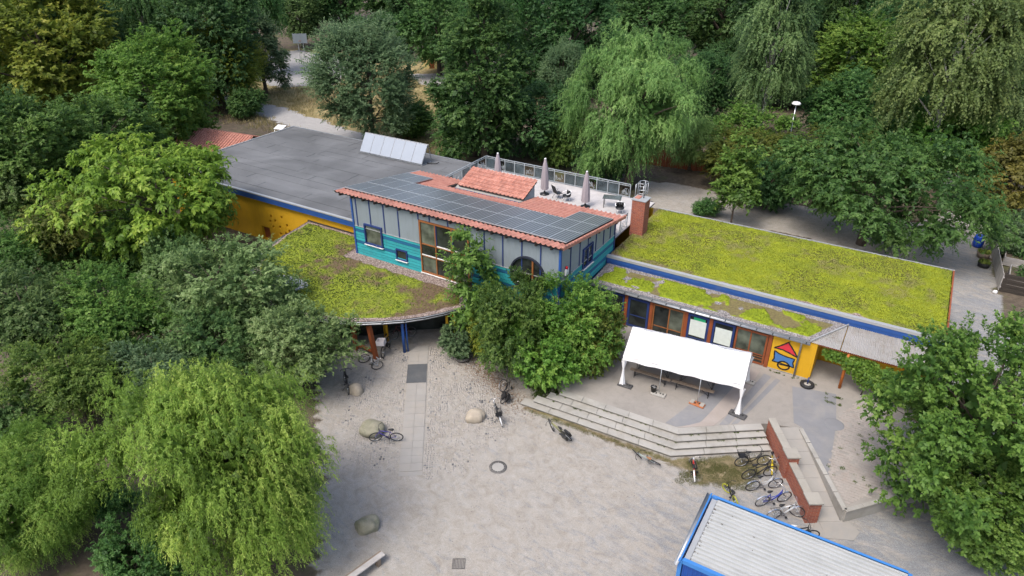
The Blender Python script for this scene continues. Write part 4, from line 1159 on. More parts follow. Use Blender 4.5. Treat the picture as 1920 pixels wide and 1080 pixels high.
# yellow end bay with painted emblem
MB().bb(-4.15, -1.95, 33.95, 36.25, .58, 2.88).build("yellow_bay", M['yellow'], wing)
piece("plinth", FT(33.95), -4.16, -1.94, -.05, .025, .3, .66, M['conc'], wing)
FE = 33.945
def thick_line(pts, w, closed=False):
    """flat brush stroke in the X-Z plane"""
    mb = MB(); n_ = len(pts); vs = []; fs = []
    for i, (x, z) in enumerate(pts):
        a = pts[(i - 1) % n_] if (closed or i) else pts[i]; b = pts[(i + 1) % n_] if (closed or i < n_ - 1) else pts[i]
        d = Vector((b[0] - a[0], b[1] - a[1])); d.normalize(); nrm = Vector((-d.y, d.x))
        ww = w * (.8 + .4 * abs(math.sin(i * 1.3)))
        vs += [(x + nrm.x * ww / 2, FE - .004, z + nrm.y * ww / 2), (x - nrm.x * ww / 2, FE - .004, z - nrm.y * ww / 2)]
    for i in range(n_ if closed else n_ - 1):
        j = (i + 1) % n_; fs.append((2 * i, 2 * j, 2 * j + 1, 2 * i + 1))
    return mb, vs, fs
def subdiv(pts, k=5, closed=True):
    o = []
    for i in range(len(pts) if closed else len(pts) - 1):
        a, b = pts[i], pts[(i + 1) % len(pts)]
        for j in range(k): o.append((a[0] + (b[0] - a[0]) * j / k, a[1] + (b[1] - a[1]) * j / k))
    if not closed: o.append(pts[-1])
    return o
roof_p = [(-3.37, 2.52), (-3.2, 2.33), (-2.95, 2.02), (-2.76, 1.74), (-3.1, 1.86), (-3.55, 1.98), (-4.02, 1.97), (-3.8, 2.12), (-3.55, 2.34)]
cart_p = [(-3.96, 1.80), (-3.7, 1.68), (-3.35, 1.62), (-2.88, 1.60), (-2.93, 1.35), (-2.84, 1.06), (-3.05, 1.10), (-3.65, 1.12), (-3.98, 1.12), (-3.9, 1.3), (-3.93, 1.55)]
wheel_p = [(-3.36 + .3 * math.cos(t), 1.02 + .25 * math.sin(t)) for t in np.linspace(0, 2 * math.pi, 24, endpoint=False)]
emb = MB()
for pts, w, cl in ((subdiv(roof_p, 3), .075, True), (subdiv(cart_p, 3), .07, True), (wheel_p, .085, True), (subdiv([(-3.64, 1.03), (-3.1, 1.06)], 4, False), .06, False), (subdiv([(-3.42, 2.48), (-3.28, 2.6)], 3, False), .05, False)):
    mb_, vs, fs = thick_line(pts, w, cl); emb.add(vs, fs)
emb_o = emb.build("painted_emblem", M['black'], wing)
emb_o["label"] = "black outlined emblem of a red roof over a blue cart with one wheel"
def flat(pts, dy, name, mat):
    c = (sum(p[0] for p in pts) / len(pts), sum(p[1] for p in pts) / len(pts))
    vs = [(c[0], FE - dy, c[1])] + [(x, FE - dy, z) for x, z in pts]
    MB().add(vs, [(0, 1 + i, 1 + (i + 1) % len(pts)) for i in range(len(pts))]).build(name, mat, emb_o)
flat(roof_p, .002, "red_roof_paint", M['logored']); flat(cart_p, .002, "blue_cart_paint", M['logoblue']); flat(wheel_p, .003, "yellow_wheel_paint", M['yellow'])

# corrugated translucent canopy
def poly_mat():
    m, nt, b, out = newmat('translucent_sheet')
    pos = wpos(nt); n1 = noise(nt, 1.2, 6, .7, pos, .5); n2 = noise(nt, 7, 5, .7, pos)
    c = ramp(nt, [(0.3, (0.34, 0.29, 0.23)), (0.5, (0.54, 0.53, 0.51)), (0.75, (0.64, 0.65, 0.66))], mth(nt, 'ADD', mth(nt, 'MULTIPLY', n1.outputs[0], .6), mth(nt, 'MULTIPLY', n2.outputs[0], .4)))
    nt.links.new(c.outputs[0], b.inputs["Base Color"]); b.inputs["Roughness"].default_value = .35
    tr = nt.nodes.new("ShaderNodeBsdfTranslucent"); nt.links.new(c.outputs[0], tr.inputs[0])
    tp = nt.nodes.new("ShaderNodeBsdfTransparent"); tp.inputs[0].default_value = (.75, .76, .76, 1)
    mx = nt.nodes.new("ShaderNodeMixShader"); mx.inputs[0].default_value = .45
    nt.links.new(b.outputs[0], mx.inputs[1]); nt.links.new(tr.outputs[0], mx.inputs[2])
    m2 = nt.nodes.new("ShaderNodeMixShader"); m2.inputs[0].default_value = .14
    nt.links.new(mx.outputs[0], m2.inputs[1]); nt.links.new(tp.outputs[0], m2.inputs[2]); nt.links.new(m2.outputs[0], out.inputs[0])
    return m
M['polysheet'] = poly_mat()
can = empty("lean_to_canopy", (1, 35, .6), label="dirty translucent corrugated lean-to canopy beside the yellow bay", cat="canopy")
def canopy_sheet(xa, xb):
    vs = []; fs = []; n_ = max(4, int((xb - xa) / .022))
    for i in range(n_ + 1):
        x = xa + (xb - xa) * i / n_
        h = .022 * math.cos(2 * math.pi * x / .095)
        yt = 36.27
        xt = x
        # slanting left end follows the strip roof
        lim = 33.9 if x > -.88 else 33.9
        yt = 36.27 if x > -.85 else 33.9 + (x + 2.3) / 1.45 * 2.37
        vs += [(x, 33.88, 2.93 + h), (x, max(yt, 33.9), 2.93 + (max(yt, 33.9) - 33.88) * .085 + h)]
    for i in range(n_): fs.append((2 * i, 2 * i + 2, 2 * i + 3, 2 * i + 1))
    return MB().add(vs, fs, True)
for k, (xa, xb) in enumerate(((-2.28, -.9), (-.86, .32), (.28, 1.46), (1.42, 2.6), (2.56, 3.6))):
    o = canopy_sheet(xa, xb).build("corrugated_sheet", M['polysheet'], can); o.location.z += .004 * (k % 2)
for yy, zz in ((34.0, 2.85), (35.1, 2.95), (36.15, 3.03)): MB().bar((-1.9 if yy < 35 else -.7, yy, zz), (3.6, yy, zz), .07, .09).build("beam", M['rust'], can)
MB().tube([(-.45, 34.05, .6), (-.45, 34.05, 2.82)], .075, 10).build("post", plain('orange_post', (.42, .12, .02), .6, .15, 3), can)
MB().tube([(3.5, 34.05, .0), (3.5, 34.05, 2.82)], .075, 10).build("post", M['rust'], can)

# brick chimney
chim = empty("brick_chimney", (-14.75, 40.7, 3.55), label="square red brick chimney with a pale metal cap at the terrace edge", cat="chimney")
cm = MB().box((0, 0, 1.2), (.9, .9, 2.5)).mesh("stack"); link("stack", cm, M['brick'], chim)
MB().box((0, 0, 2.47), (1.0, 1.0, .045)).build("cap", M['trim'], chim, local=True)
MB().box((-.22, .05, 2.52), (.34, .5, .05)).build("flue_cover", M['tile'], chim, local=True)
MB().tube([(.12, .1, 2.5), (.12, .1, 2.75)], .035, 8).build("pipe", M['black'], chim, local=True)

# ------------------------------------------------------------------ entrance canopy with planted roof
ent = empty("entrance_canopy", (-26, 27, 0), label="rounded entrance canopy with a mossy planted roof and metal gutter", cat="canopy")
ARC = [(-36.45, 29.6), (-36.0, 27.4), (-34.6, 25.1), (-32.4, 23.5), (-30.2, 22.75), (-28.3, 22.6), (-26.35, 23.05), (-25.3, 23.4), (-24.3, 23.85), (-23.3, 24.5), (-22.3, 25.25), (-21.5, 26.05), (-20.85, 26.85), (-20.1, 27.95)]
PE = ARC + [(-21.25, 29.97), (-30.08, 29.97), (-30.16, 31.92), (-36.6, 31.92)]
zen = lambda x, y: 2.42 + .05 * (y - 25) if not hasattr(y, 'shape') else 2.42 + .05 * (y - 25)
MB().prism(PE, lambda x, y: zen(x, y) - .2, lambda x, y: zen(x, y) - .01).build("roof_deck", M['darkwood'], ent)
BW = [(-30.1, 30.0), (-24.7, 30.0), (-21.2, 29.98)]
def gE(x, y):
    d = polydist(x, y, PE)
    wall = np.where((x > -30.6) & (x < -21), 30.0 - y, 9) + (fbm(x, y, .8, 81) - .5) * .5
    return np.clip((d + (fbm(x, y, .8, 83) - .5) * .35 - .3) / .15, 0, 1) * np.clip((wall - .8) / .25, 0, 1)
def bE(x, y):
    n = fbm(x, y, 1.6, 85) * .6 + fbm(x, y, .5, 87) * .4
    east = np.clip((x + 23.8 + (y - 25) * .1) / .8, 0, 1)
    back = np.clip((y - 28.3) / 1.4, 0, 1) * np.clip((x + 34) / 3, 0, 1)
    return np.clip((n - .49) * 4.0 + east * .8 + back * .45, 0, 1)
def hE(x, y, g, b): return .012 + g * (.025 + .06 * fbm(x, y, .4, 89, 3)) + .015 * fbm(x, y, .12, 91, 2)
PEi = [(-26 + (x_ + 26) * .992, 27.6 + (y_ - 27.6) * .988) for x_, y_ in PE]
sedum_field("planted_roof", PEi, zen, .06, gE, bE, hE, M['sedumC'], ent)
x, y = scatter(PEi, 26000, rs2); g = gE(x, y); b_ = bE(x, y); k = (g > .6) & (rs2.rand(len(x)) > b_ * .8)
x, y = x[k], y[k]
tuft_leaves(np.stack([x, y, zen(x, y) + hE(x, y, g[k], b_[k]) - .01], 1), np.clip((fbm(x, y, 1.3, 93) - .5) * 2.2 + .5 + rs2.uniform(-.2, .2, len(x)), 0, 1), .075, rs2, "roof_grass", M['tuftC'], ent)
gutter([(x_ + .0, y_ - .07, zen(x_, y_) - .03) for x_, y_ in ARC], .09, ent)
MB().tube([(x_, y_ + .02, zen(x_, y_) + .0) for x_, y_ in ARC], .025, 6).build("eaves_trim", M['zinc'], ent)
MB().bar((-20.1, 27.95, zen(0, 27.95) + .02), (-21.25, 29.95, zen(0, 29.95) + .02), .05, .1).build("eaves_trim", M['trim'], ent)
MB().bb(-36.6, -30.2, 31.86, 31.93, 2.6, 2.86).build("wall_flashing", M['darkwood'], ent)
for i in range(1, len(ARC) - 1):
    p = Vector((ARC[i][0], ARC[i][1], zen(*ARC[i])))
    MB().box((p.x, p.y - .06, p.z - .022), (.05, .2, .02), .4).build("gutter_bracket", M['black'], ent)
def post(x, y, r, mat, top=None, lean=(0, 0)):
    MB().tube([(x, y, 0), (x + lean[0], y + lean[1], (top or zen(x, y) - .2))], r, 10).build("post", mat, ent)
MB().bar((-23.75, 24.1, 0), (-24.15, 24.2, zen(0, 24.2) - .2), .22, .22).build("post", M['rust'], ent)
MB().bar((-25.35, 24.2, 0), (-25.5, 24.3, zen(0, 24.3) - .2), .2, .2).build("post", M['rust'], ent)
MB().bar((-25.3, 24.25, .35), (-23.85, 24.15, .35), .1, .16).build("rail", M['rust'], ent)
post(-24.3, 25.8, .09, M['yellow'], lean=(-.1, .05)); post(-24.55, 25.9, .07, M['yellow'], lean=(-.1, .05)); post(-22.75, 25.45, .09, M['blue']); post(-22.62, 25.62, .05, M['blue']); post(-20.95, 27.3, .08, M['yellow']); post(-20.6, 27.5, .08, M['yellow'])
# glazed entrance wall set back under the canopy
pts = [(-35.5, 29), (-33.5, 26.2), (-30.6, 24.4), (-27.6, 24.5), (-25.6, 25.7), (-24.1, 27.3), (-21.3, 29.4)]
for (x0, y0), (x1, y1) in zip(pts[:-1], pts[1:]):
    MB().bar((x0, y0, 1.22), (x1, y1, 1.22), .06, 2.3).build("glazed_panel", M['glass'], ent)
    MB().bar((x0, y0, 0), (x0, y0, 2.35), .14, .14).build("door_post", M['rust'], ent)
MB().bb(-30.08, -21.2, 29.8, 29.98, 0, 2.4).build("back_wall", M['dark'], ent)

# ================================================================== ROOF TERRACE
deck = empty("roof_terrace", (-22.5, 41.8, 3.97), label="roof terrace with pale timber boards behind the tile roof", cat="terrace")
mb = MB(); yb = 37.4; rg = random.Random(6)
while yb < 45.15:
    xx = -29.75
    while xx < -15.4:
        x2 = min(xx + rg.uniform(3, 5), -15.36)
        if not (yb < 38.8 and xx < -21.2 and x2 > -27) or True:
            mb.bb(xx, x2 - .006, yb, yb + .135, 4.0, 4.035 + rg.uniform(-.002, .002))
        xx = x2
    yb += .145
M['deckwood'] = plain('silvered_decking', (0.43, 0.41, 0.40), 0.8, 0.16, 1.6, fine=25, bmp=0.2, dirt=(0.30, 0.28, 0.26), dirt_amt=0.5)
tag(mb.build("deck_boards", M['deckwood'], deck), kind='stuff')
MB().bb(-29.8, -15.34, 37.35, 45.2, 3.95, 3.995).build("deck_frame", M['darkwood'], deck)
rail = empty("terrace_railing", (-22.5, 45.1, 4.03), label="galvanised steel railing with glass panels and bent-rod ornaments around the roof terrace", cat="railing")
M['railsteel'] = plain('railing_steel', (0.40, 0.44, 0.46), 0.4, 0.1, 5, metal=0.4)
def rail_run(p, q, nb_, seed, has_glass=True):
    rr = random.Random(seed); p, q = Vector(p), Vector(q); d = (q - p).normalized()
    for zz, w in ((1.05, .05), (.92, .035), (.1, .035)):
        MB().bar(p + Vector((0, 0, zz)), q + Vector((0, 0, zz)), w, w).build("rail", M['railsteel'], rail)
    for i in range(nb_ + 1):
        c = p.lerp(q, i / nb_)
        MB().bar(c, c + Vector((0, 0, 1.03)), .05, .05).build("post", M['railsteel'], rail)
    for i in range(nb_):
        a, b = p.lerp(q, (i + .06) / nb_), p.lerp(q, (i + .94) / nb_)
        if has_glass and i % 3 != 1:
            MB().bar(a + Vector((0, 0, .5)), b + Vector((0, 0, .5)), .012, .74).build("glass_panel", M['panelglass'], rail)
        else:
            om = MB()
            for k in range(5):
                s = [a.lerp(b, rr.random()) + Vector((0, 0, rr.uniform(.15, .3)))]
                for j in range(5): s.append(s[0].lerp(b if k % 2 else a, rr.uniform(.1, .9)) + Vector((0, 0, rr.uniform(0, .6))))
                s = [v.lerp(a.lerp(b, .5) + Vector((0, 0, .5)), .12) for v in s]
                om.tube(s, .014, 5)
            om.build("ornament", M['railsteel'], rail)
rail_run((-29.75, 45.1, 4.03), (-17.25, 45.1, 4.03), 14, 1)
rail_run((-29.75, 39.4, 4.03), (-29.75, 45.05, 4.03), 5, 2)
rail_run((-15.4, 38.0, 4.03), (-15.4, 40.15, 4.03), 2, 3, False)
lad = empty("roof_ladder", (-16.6, 45.6, 4.0), label="steel roof ladder with round safety cage behind the brick chimney", cat="ladder")
def lt(pts, r=.02, nm="cage_bar"): MB().tube([Vector(p) for p in pts], r, 6).build(nm, M['steel'], lad, local=True)
for sx in (-.3, .3): lt([(sx, 0, -4), (sx, 0, 1.1), (sx, -.35, 1.1), (sx, -.35, .05)], .025, "stile")
for k in range(17): lt([(-.3, 0, -3.6 + k * .28), (.3, 0, -3.6 + k * .28)], .014, "rung")
for zz in (.35, 1.1): lt([(.34 * math.cos(t), .36 + .38 * math.sin(t), zz) for t in np.linspace(-2.3, 5.4, 22)], .018, "hoop")
for t in (-.6, .4, 1.57, 2.7, 3.7): lt([(.34 * math.cos(t), .36 + .38 * math.sin(t), -.9), (.34 * math.cos(t), .36 + .38 * math.sin(t), 1.1)], .014)

def parasol(loc, h, lab):
    t = empty("closed_parasol", loc, random.random() * 6, lab, "parasol", "closed parasols on the roof terrace")
    n_ = 26; prof = [(.30, .42), (.29, .8), (.27, 1.3), (.22, 1.8), (.17, 2.2), (.11, 2.5), (.085, 2.6), (.07, 2.66), (.02, 2.7)]
    vs = []; fs = []
    for r, z in prof:
        for k in range(n_):
            a = 2 * math.pi * k / n_
            rr = r * (1 + .16 * math.cos(a * 8 + z * .5) * min(1, r / .15) * .8)
            vs.append((rr * math.cos(a), rr * math.sin(a) * .9, z * h / 2.7))
    for i in range(len(prof) - 1):
        for k in range(n_):
            l = (k + 1) % n_; fs.append((i * n_ + k, i * n_ + l, (i + 1) * n_ + l, (i + 1) * n_ + k))
    MB().add(vs, fs, True).build("folded_canopy", M['parasol'], t, local=True)
    MB().tube([(0, 0, 0), (0, 0, h + .03)], .03, 8).build("pole", M['greywood'], t, local=True)
    MB().lathe([(.35, 0), (.35, .05), (.12, .08), (.06, .25), (.05, .26)], n=16).build("base", M['black'], t, local=True)
    MB().lathe([(.075, 0), (.09, .04), (.03, .1)], (0, 0, h - .06), 12).build("finial", M['sill'], t, local=True)
parasol((-27.05, 42.6, 4.035), 2.45, "closed mauve-grey parasol at the far left of the roof terrace")
parasol((-22.95, 42.55, 4.035), 2.75, "closed mauve-grey parasol beside the black sling chair")
parasol((-19.3, 41.9, 4.035), 2.65, "closed mauve-grey parasol nearest the brick chimney")

def sling_chair(loc, rz, lab):
    t = empty("sling_chair", loc, rz, lab, "chair")
    for s in (-.27, .27):
        MB().tube([(s, -.25, 0), (s, -.28, .42), (s, .2, .40), (s, .42, 1.05)], .016, 6).build("side_frame", M['black'], t, local=True)
        MB().tube([(s, .3, 0), (s, -.2, .62), (s, .3, .66)], .016, 6).build("leg", M['black'], t, local=True)
    MB().add([(-.26, -.27, .42), (.26, -.27, .42), (.26, .2, .40), (-.26, .2, .40)], [(0, 1, 2, 3)]).build("seat", M['black'], t, local=True)
    MB().add([(-.26, .2, .40), (.26, .2, .40), (.26, .42, 1.05), (-.26, .42, 1.05)], [(0, 1, 2, 3)]).build("backrest", M['rubber'], t, local=True)
def tub_chair(loc, rz, lab):
    t = empty("tub_chair", loc, rz, lab, "chair")
    MB().tube([(.33 * math.cos(a), .3 * math.sin(a), .62 + .12 * max(0, math.sin(a))) for a in np.linspace(-.5, 3.64, 16)], .035, 8).build("arm_rim", M['white'], t, local=True)
    MB().lathe([(.3, .38), (.3, .44), (.05, .44)], n=16).build("seat", M['black'], t, local=True)
    for a in np.linspace(.6, 2.5, 6): MB().tube([(.26 * math.cos(a), .26 * math.sin(a), .44), (.31 * math.cos(a), .29 * math.sin(a), .74)], .05, 6).build("back_slat", M['rubber'], t, local=True)
    for a in (.7, 2.4, 3.9, 5.5): MB().tube([(.27 * math.cos(a), .25 * math.sin(a), 0), (.25 * math.cos(a), .23 * math.sin(a), .4)], .018, 6).build("leg", M['white'], t, local=True)
sling_chair((-21.75, 42.35, 4.035), R_(150), "black high-backed sling chair between the parasols")
tub_chair((-20.95, 42.2, 4.035), R_(-40), "white rimmed tub chair next to the black sling chair")
tub_chair((-16.75, 42.1, 4.035), R_(30), "white rimmed tub chair near the brick chimney")
tt = empty("garden_table", (-17.7, 42.9, 4.035), .3, "glass topped garden table near the third parasol", "table")
MB().box((0, 0, .72), (1.3, .8, .02)).build("table_top", M['panelglass'], tt, local=True)
for a in ((-.55, -.32), (.55, -.32), (.55, .32), (-.55, .32)): MB().tube([(a[0], a[1], 0), (a[0], a[1], .71)], .022, 6).build("leg", M['black'], tt, local=True)

# ------------------------------------------------------------------ solar collector on the felt roof
sc = empty("solar_collector", (-38.0, 43.4, 3.97), label="row of six tilted grey solar water collectors on the flat felt roof", cat="solar collector")
cl, ch_ = 1.12, 1.66; ta = math.atan2(1.38, .9)
for i in range(6):
    x0 = -3.36 + i * cl
    f = link("collector_panel", MB().bb(0, cl - .015, 0, ch_, 0, .09).mesh("collector_panel"), M['zinc'], sc, (x0, -.42, .12), (ta, 0, 0))
    link("cover", MB().bb(.03, cl - .045, .03, ch_ - .03, .088, .1).mesh("cover"), M['collector'], f)
for i in range(7):
    x0 = -3.36 + i * cl
    MB().bar((x0, .5, 1.45), (x0, .85, .03), .04, .04).build("strut", M['zinc'], sc, local=True); MB().bar((x0, -.42, .05), (x0, .85, .05), .04, .04).build("strut", M['zinc'], sc, local=True)
MB().bar((-3.4, .49, 1.56), (3.4, .49, 1.56), .07, .05).build("top_rail", M['trim'], sc, local=True)
MB().bar((-3.4, -.46, .08), (3.4, -.46, .08), .08, .06).build("bottom_rail", M['zinc'], sc, local=True)
MB().tube([(3.36, .2, .1), (3.7, .3, .08), (4.1, .55, .08), (4.3, .6, .2)], .04, 8).build("pipe", M['black'], sc, local=True)

# ================================================================== PARTY TENT
tang = math.atan2(.73, 6.02)
tent = empty("party_tent", (-7.6, 30.2, TZ), tang, "white rectangular party tent standing on the terrace", "tent")
TLx, TWy, ez, rz_ = 3.03, 1.5, 1.84, 2.78
def sag(u): return -.035 * math.sin(math.pi * ((u * 3) % 1)) ** 2
nu, nv = 36, 12; vs = []; fs = []; rgt = np.random.RandomState(3)
for i in range(nu + 1):
    for j in range(nv + 1):
        u, v = i / nu, j / nv * 2 - 1
        z = rz_ - (rz_ - ez) * abs(v) ** 1.0 + sag(u) * (1 - abs(v)) - .05 * (1 - (2 * abs(v) - 1) ** 2) * .6
        if abs(v) < .05: z -= .02
        vs.append((-TLx + 2 * TLx * u, v * (TWy + .03), z + (vnoise(u * 30, v * 9, 2.2, 5) - .5) * .05 + .012 * math.sin(u * 3 * math.pi * 4 + v * 3)))
for i in range(nu):
    for j in range(nv):
        a = i * (nv + 1) + j; fs.append((a, a + nv + 1, a + nv + 2, a + 1))
cano = MB().add(vs, fs, True).build("canopy", M['tentpvc'], tent, local=True)
for s in (-1, 1):
    vs = []; fs = []
    for i in range(nu + 1):
        u = i / nu; x = -TLx + 2 * TLx * u
        vs += [(x, s * (TWy + .035), ez + .0), (x, s * (TWy + .05 + .015 * math.sin(u * 40)), ez - .22 + .02 * math.sin(u * 23))]
    for i in range(nu): fs.append((2 * i, 2 * i + 2, 2 * i + 3, 2 * i + 1))
    MB().add(vs, fs, True).build("valance", M['tentpvc'], cano, local=True)
for s in (-1, 1):
    x = s * (TLx + .01)
    MB().add([(x, -TWy - .03, ez - .2), (x, -TWy - .03, ez), (x, 0, rz_), (x, TWy + .03, ez), (x, TWy + .03, ez - .2), (x, 0, rz_ - .22)], [(0, 1, 2, 5), (5, 2, 3, 4)]).build("gable_valance", M['tentpvc'], cano, local=True)
for i in (1, 2):
    x = -TLx + .05 + i * (2 * TLx - .1) / 3
    for s in (-1, 1): MB().bar((x, s * (TWy + .02), ez + .022), (x, 0, rz_ + .012), .05, .012).build('seam', M['tentpvc'], cano, local=True)
for i in range(4):
    x = -TLx + .05 + i * (2 * TLx - .1) / 3
    for s in (-1, 1):
        MB().tube([(x, s * TWy, 0), (x, s * TWy, ez)], .02, 8).build("pole", M['steel'], tent, local=True)
        MB().tube([(x, s * TWy, ez - .02), (x, 0, rz_ - .06)], .018, 6).build("rafter", M['steel'], tent, local=True)
MB().tube([(-TLx, 0, rz_ - .06), (TLx, 0, rz_ - .06)], .018, 6).build("ridge_pole", M['steel'], tent, local=True)
for s in (-1, 1): MB().tube([(-TLx, s * TWy, ez - .03), (TLx, s * TWy, ez - .03)], .018, 6).build("eaves_pole", M['steel'], tent, local=True)
def curtain(x, y, sd):
    """side curtain gathered and tied against a corner pole"""
    vs = []; fs = []; n_ = 18; lv = [(1.62, .16), (1.3, .10), (1.05, .05), (.8, .07), (.45, .12), (.05, .19)]
    for z, r in lv:
        for k in range(n_):
            a = 2 * math.pi * k / n_; rr = r * (1 + .3 * math.sin(a * 5 + sd))
            vs.append((x + rr * math.cos(a) * .8 + .02, y + rr * math.sin(a) * .6, z))
    for i in range(len(lv) - 1):
        for k in range(n_):
            l = (k + 1) % n_; fs.append((i * n_ + k, i * n_ + l, (i + 1) * n_ + l, (i + 1) * n_ + k))
    MB().add(vs, fs, True).build("tied_curtain", M['tentpvc'], tent, local=True)
curtain(TLx - .05, -TWy, 0); curtain(-TLx + .05, -TWy, 1); curtain(TLx - .05, TWy, 2); curtain(-TLx + .05, TWy, 3)
def tent_pos(u, v): 
    return Vector((-7.6 + u * math.cos(tang) - v * math.sin(tang), 30.2 + u * math.sin(tang) + v * math.cos(tang), TZ))
M['footdark'] = plain('recycled_plastic', (.055, .055, .057), .7, .2, 4, dirt=(.2, .18, .16))
M['footred'] = plain('orange_plastic', (.33, .11, .04), .7, .2, 4, dirt=(.25, .2, .15))
def weight(u, v, rz, mat, lab, top=None, l=.78, w=.36):
    p = tent_pos(u, v)
    t = empty("tent_weight", p + Vector((0, 0, .002)), tang + rz, lab, "tent weight", "weights on the tent poles")
    MB().box((0, 0, .05), (l, w, .09)).build("slab", mat, t, local=True, bevel=.03)
    for sx in (-.24, -.1, .1, .24):
        MB().box((sx, .04 * (1 if sx > 0 else -1), .097), (.08, .1, .012)).build("hand_hole", M['rubber'], t, local=True)
    if top:
        for sx in (-.26, .26): MB().box((sx, 0, .115), (.2, .3, .04)).build("top_slab", top, t, local=True, bevel=.01)
weight(-1.0, -TWy - .03, -.1, M['conc'], "pale grey slab weighting the tent pole with the bucket on it")
weight(1.0, -TWy - .03, -.2, M['footred'], "orange and grey weight at the front right middle tent pole", M['conc'])
weight(TLx - .02, -TWy - .05, -.25, M['footdark'], "dark plastic weight at the front right tent corner", l=.86, w=.42)
weight(-TLx + .25, -TWy - .02, -.1, M['footdark'], "dark plastic weight at the front left tent corner by the shrubs")
weight(TLx + .05, TWy + .0, -.15, M['conc'], "pale weight at the rear right tent corner near the brown door")
bk = empty("bucket", tent_pos(-1.28, -TWy + .02) + Vector((0, 0, .098)), 0, "small black bucket on the pale tent weight", "bucket")
MB().lathe([(.12, 0), (.16, .3), (.17, .3), (.15, .29), (.11, .04), (.02, .03)], n=18).build("pail", M['black'], bk, local=True)
MB().tube([(.165 * math.cos(a), 0, .28 + .02 - .16 * math.sin(a) * .2) for a in np.linspace(0, math.pi, 10)], .006, 5).build("handle", M['steel'], bk, local=True)

def beer_bench(loc, rz, lab, top=.45, w=.25, l=2.2, mat=None, name="bench", cat="bench"):
    t = empty(name, loc, rz, lab, cat)
    nbd = max(2, round(w / .13))
    for i in range(nbd):
        MB().box((0, -w / 2 + w / nbd * (i + .5), top), (l, w / nbd - .006, .028)).build("plank", mat or M['plank'], t, local=True, bevel=.004)
    for s in (-1, 1):
        for q in (-1, 1):
            MB().bar((s * l * .38, q * w * .38, 0), (s * l * .38, q * w * .38, top - .015), .025, .025).build("leg", M['black'], t, local=True)
        MB().bar((s * l * .38, -w * .38, .1), (s * l * .38, w * .38, .1), .02, .02).build("foot_bar", M['black'], t, local=True)
        MB().bar((s * l * .38, 0, .1), (s * l * .16, 0, top - .02), .018, .018).build("brace", M['black'], t, local=True)
    return t
bx = R_(2.5)
beer_bench((-9.23, 29.42, TZ), bx, "weathered plank bench at the left front under the white tent")
beer_bench((-6.96, 29.60, TZ), R_(4), "weathered plank bench at the right front under the white tent")
M['orangewood'] = plain('lacquered_table', (.38, .12, .03), .5, .15, 3)
beer_bench((-9.3, 30.05, TZ), bx, "orange folding beer table at the left under the white tent", .76, .5, 2.2, M['orangewood'], "folding_table", "table")
beer_bench((-6.95, 30.22, TZ), R_(4), "orange folding beer table at the right under the white tent", .76, .5, 2.2, M['orangewood'], "folding_table", "table")
beer_bench((-9.3, 30.7, TZ), bx, "plank bench at the rear left under the white tent")
beer_bench((-7.0, 30.85, TZ), R_(4), "plank bench at the rear right under the white tent")

ty = empty("parasol_stand_tyre", (-1.95, 33.35, TZ), 0, "old car tyre with a blue post stub beside the yellow bay", "tyre")
MB().tube([(.27 * math.cos(a), .27 * math.sin(a), .1) for a in np.linspace(0, 2 * math.pi, 28, endpoint=False)], .1, 10, closed=True).build("tyre", M['rubber'], ty, local=True)
MB().lathe([(.2, .02), (.2, .12), (.05, .13)], n=16).build("fill", M['conc'], ty, local=True)
MB().tube([(0, 0, .1), (0, 0, .55)], .035, 8).build("post_stub", M['navy'], ty, local=True)

# ================================================================== GROUND DETAILS
mh = empty("manhole_cover", (-13.05, 20.29, -.004), .3, "round manhole cover with a pale centre in the gravel yard", "manhole")
MB().lathe([(.42, -.05), (.42, .012), (.30, .014)], n=32).build("frame", M['iron'], mh, local=True)
MB().lathe([(.285, -.02), (.285, .02), (.26, .022)], n=32).build("lid", M['conc'], mh, local=True)
for k in range(16):
    a = 2 * math.pi * k / 16
    MB().box((.30 * math.cos(a), .30 * math.sin(a), .0185), (.05, .035, .008), a).build("vent_hole", M['rubber'], mh, local=True)
m2 = empty("drain_cover", (-.18, 30.78, TZ + .002), .2, "large oval-looking grey drain cover on the terrace by the ramp", "manhole")
MB().lathe([(.46, -.02), (.46, .018), (.43, .02)], n=30).build("lid", M['asphalt'], m2, local=True)
gt = empty("drain_grate", (-11.52, 14.93, -.01), R_(31), "square slotted drain grate in the gravel yard", "grate")
for s in (-1, 1):
    MB().box((s * .24, 0, .01), (.035, .5, .03)).build("frame", M['iron'], gt, local=True); MB().box((0, s * .235, .01), (.44, .03, .03)).build("frame", M['iron'], gt, local=True)
for k in range(7): MB().box((-.18 + k * .06, 0, .008), (.028, .44, .02)).build("bar", M['iron'], gt, local=True)
MB().box((0, 0, -.012), (.44, .44, .01)).build("pit", M['rubber'], gt, local=True)

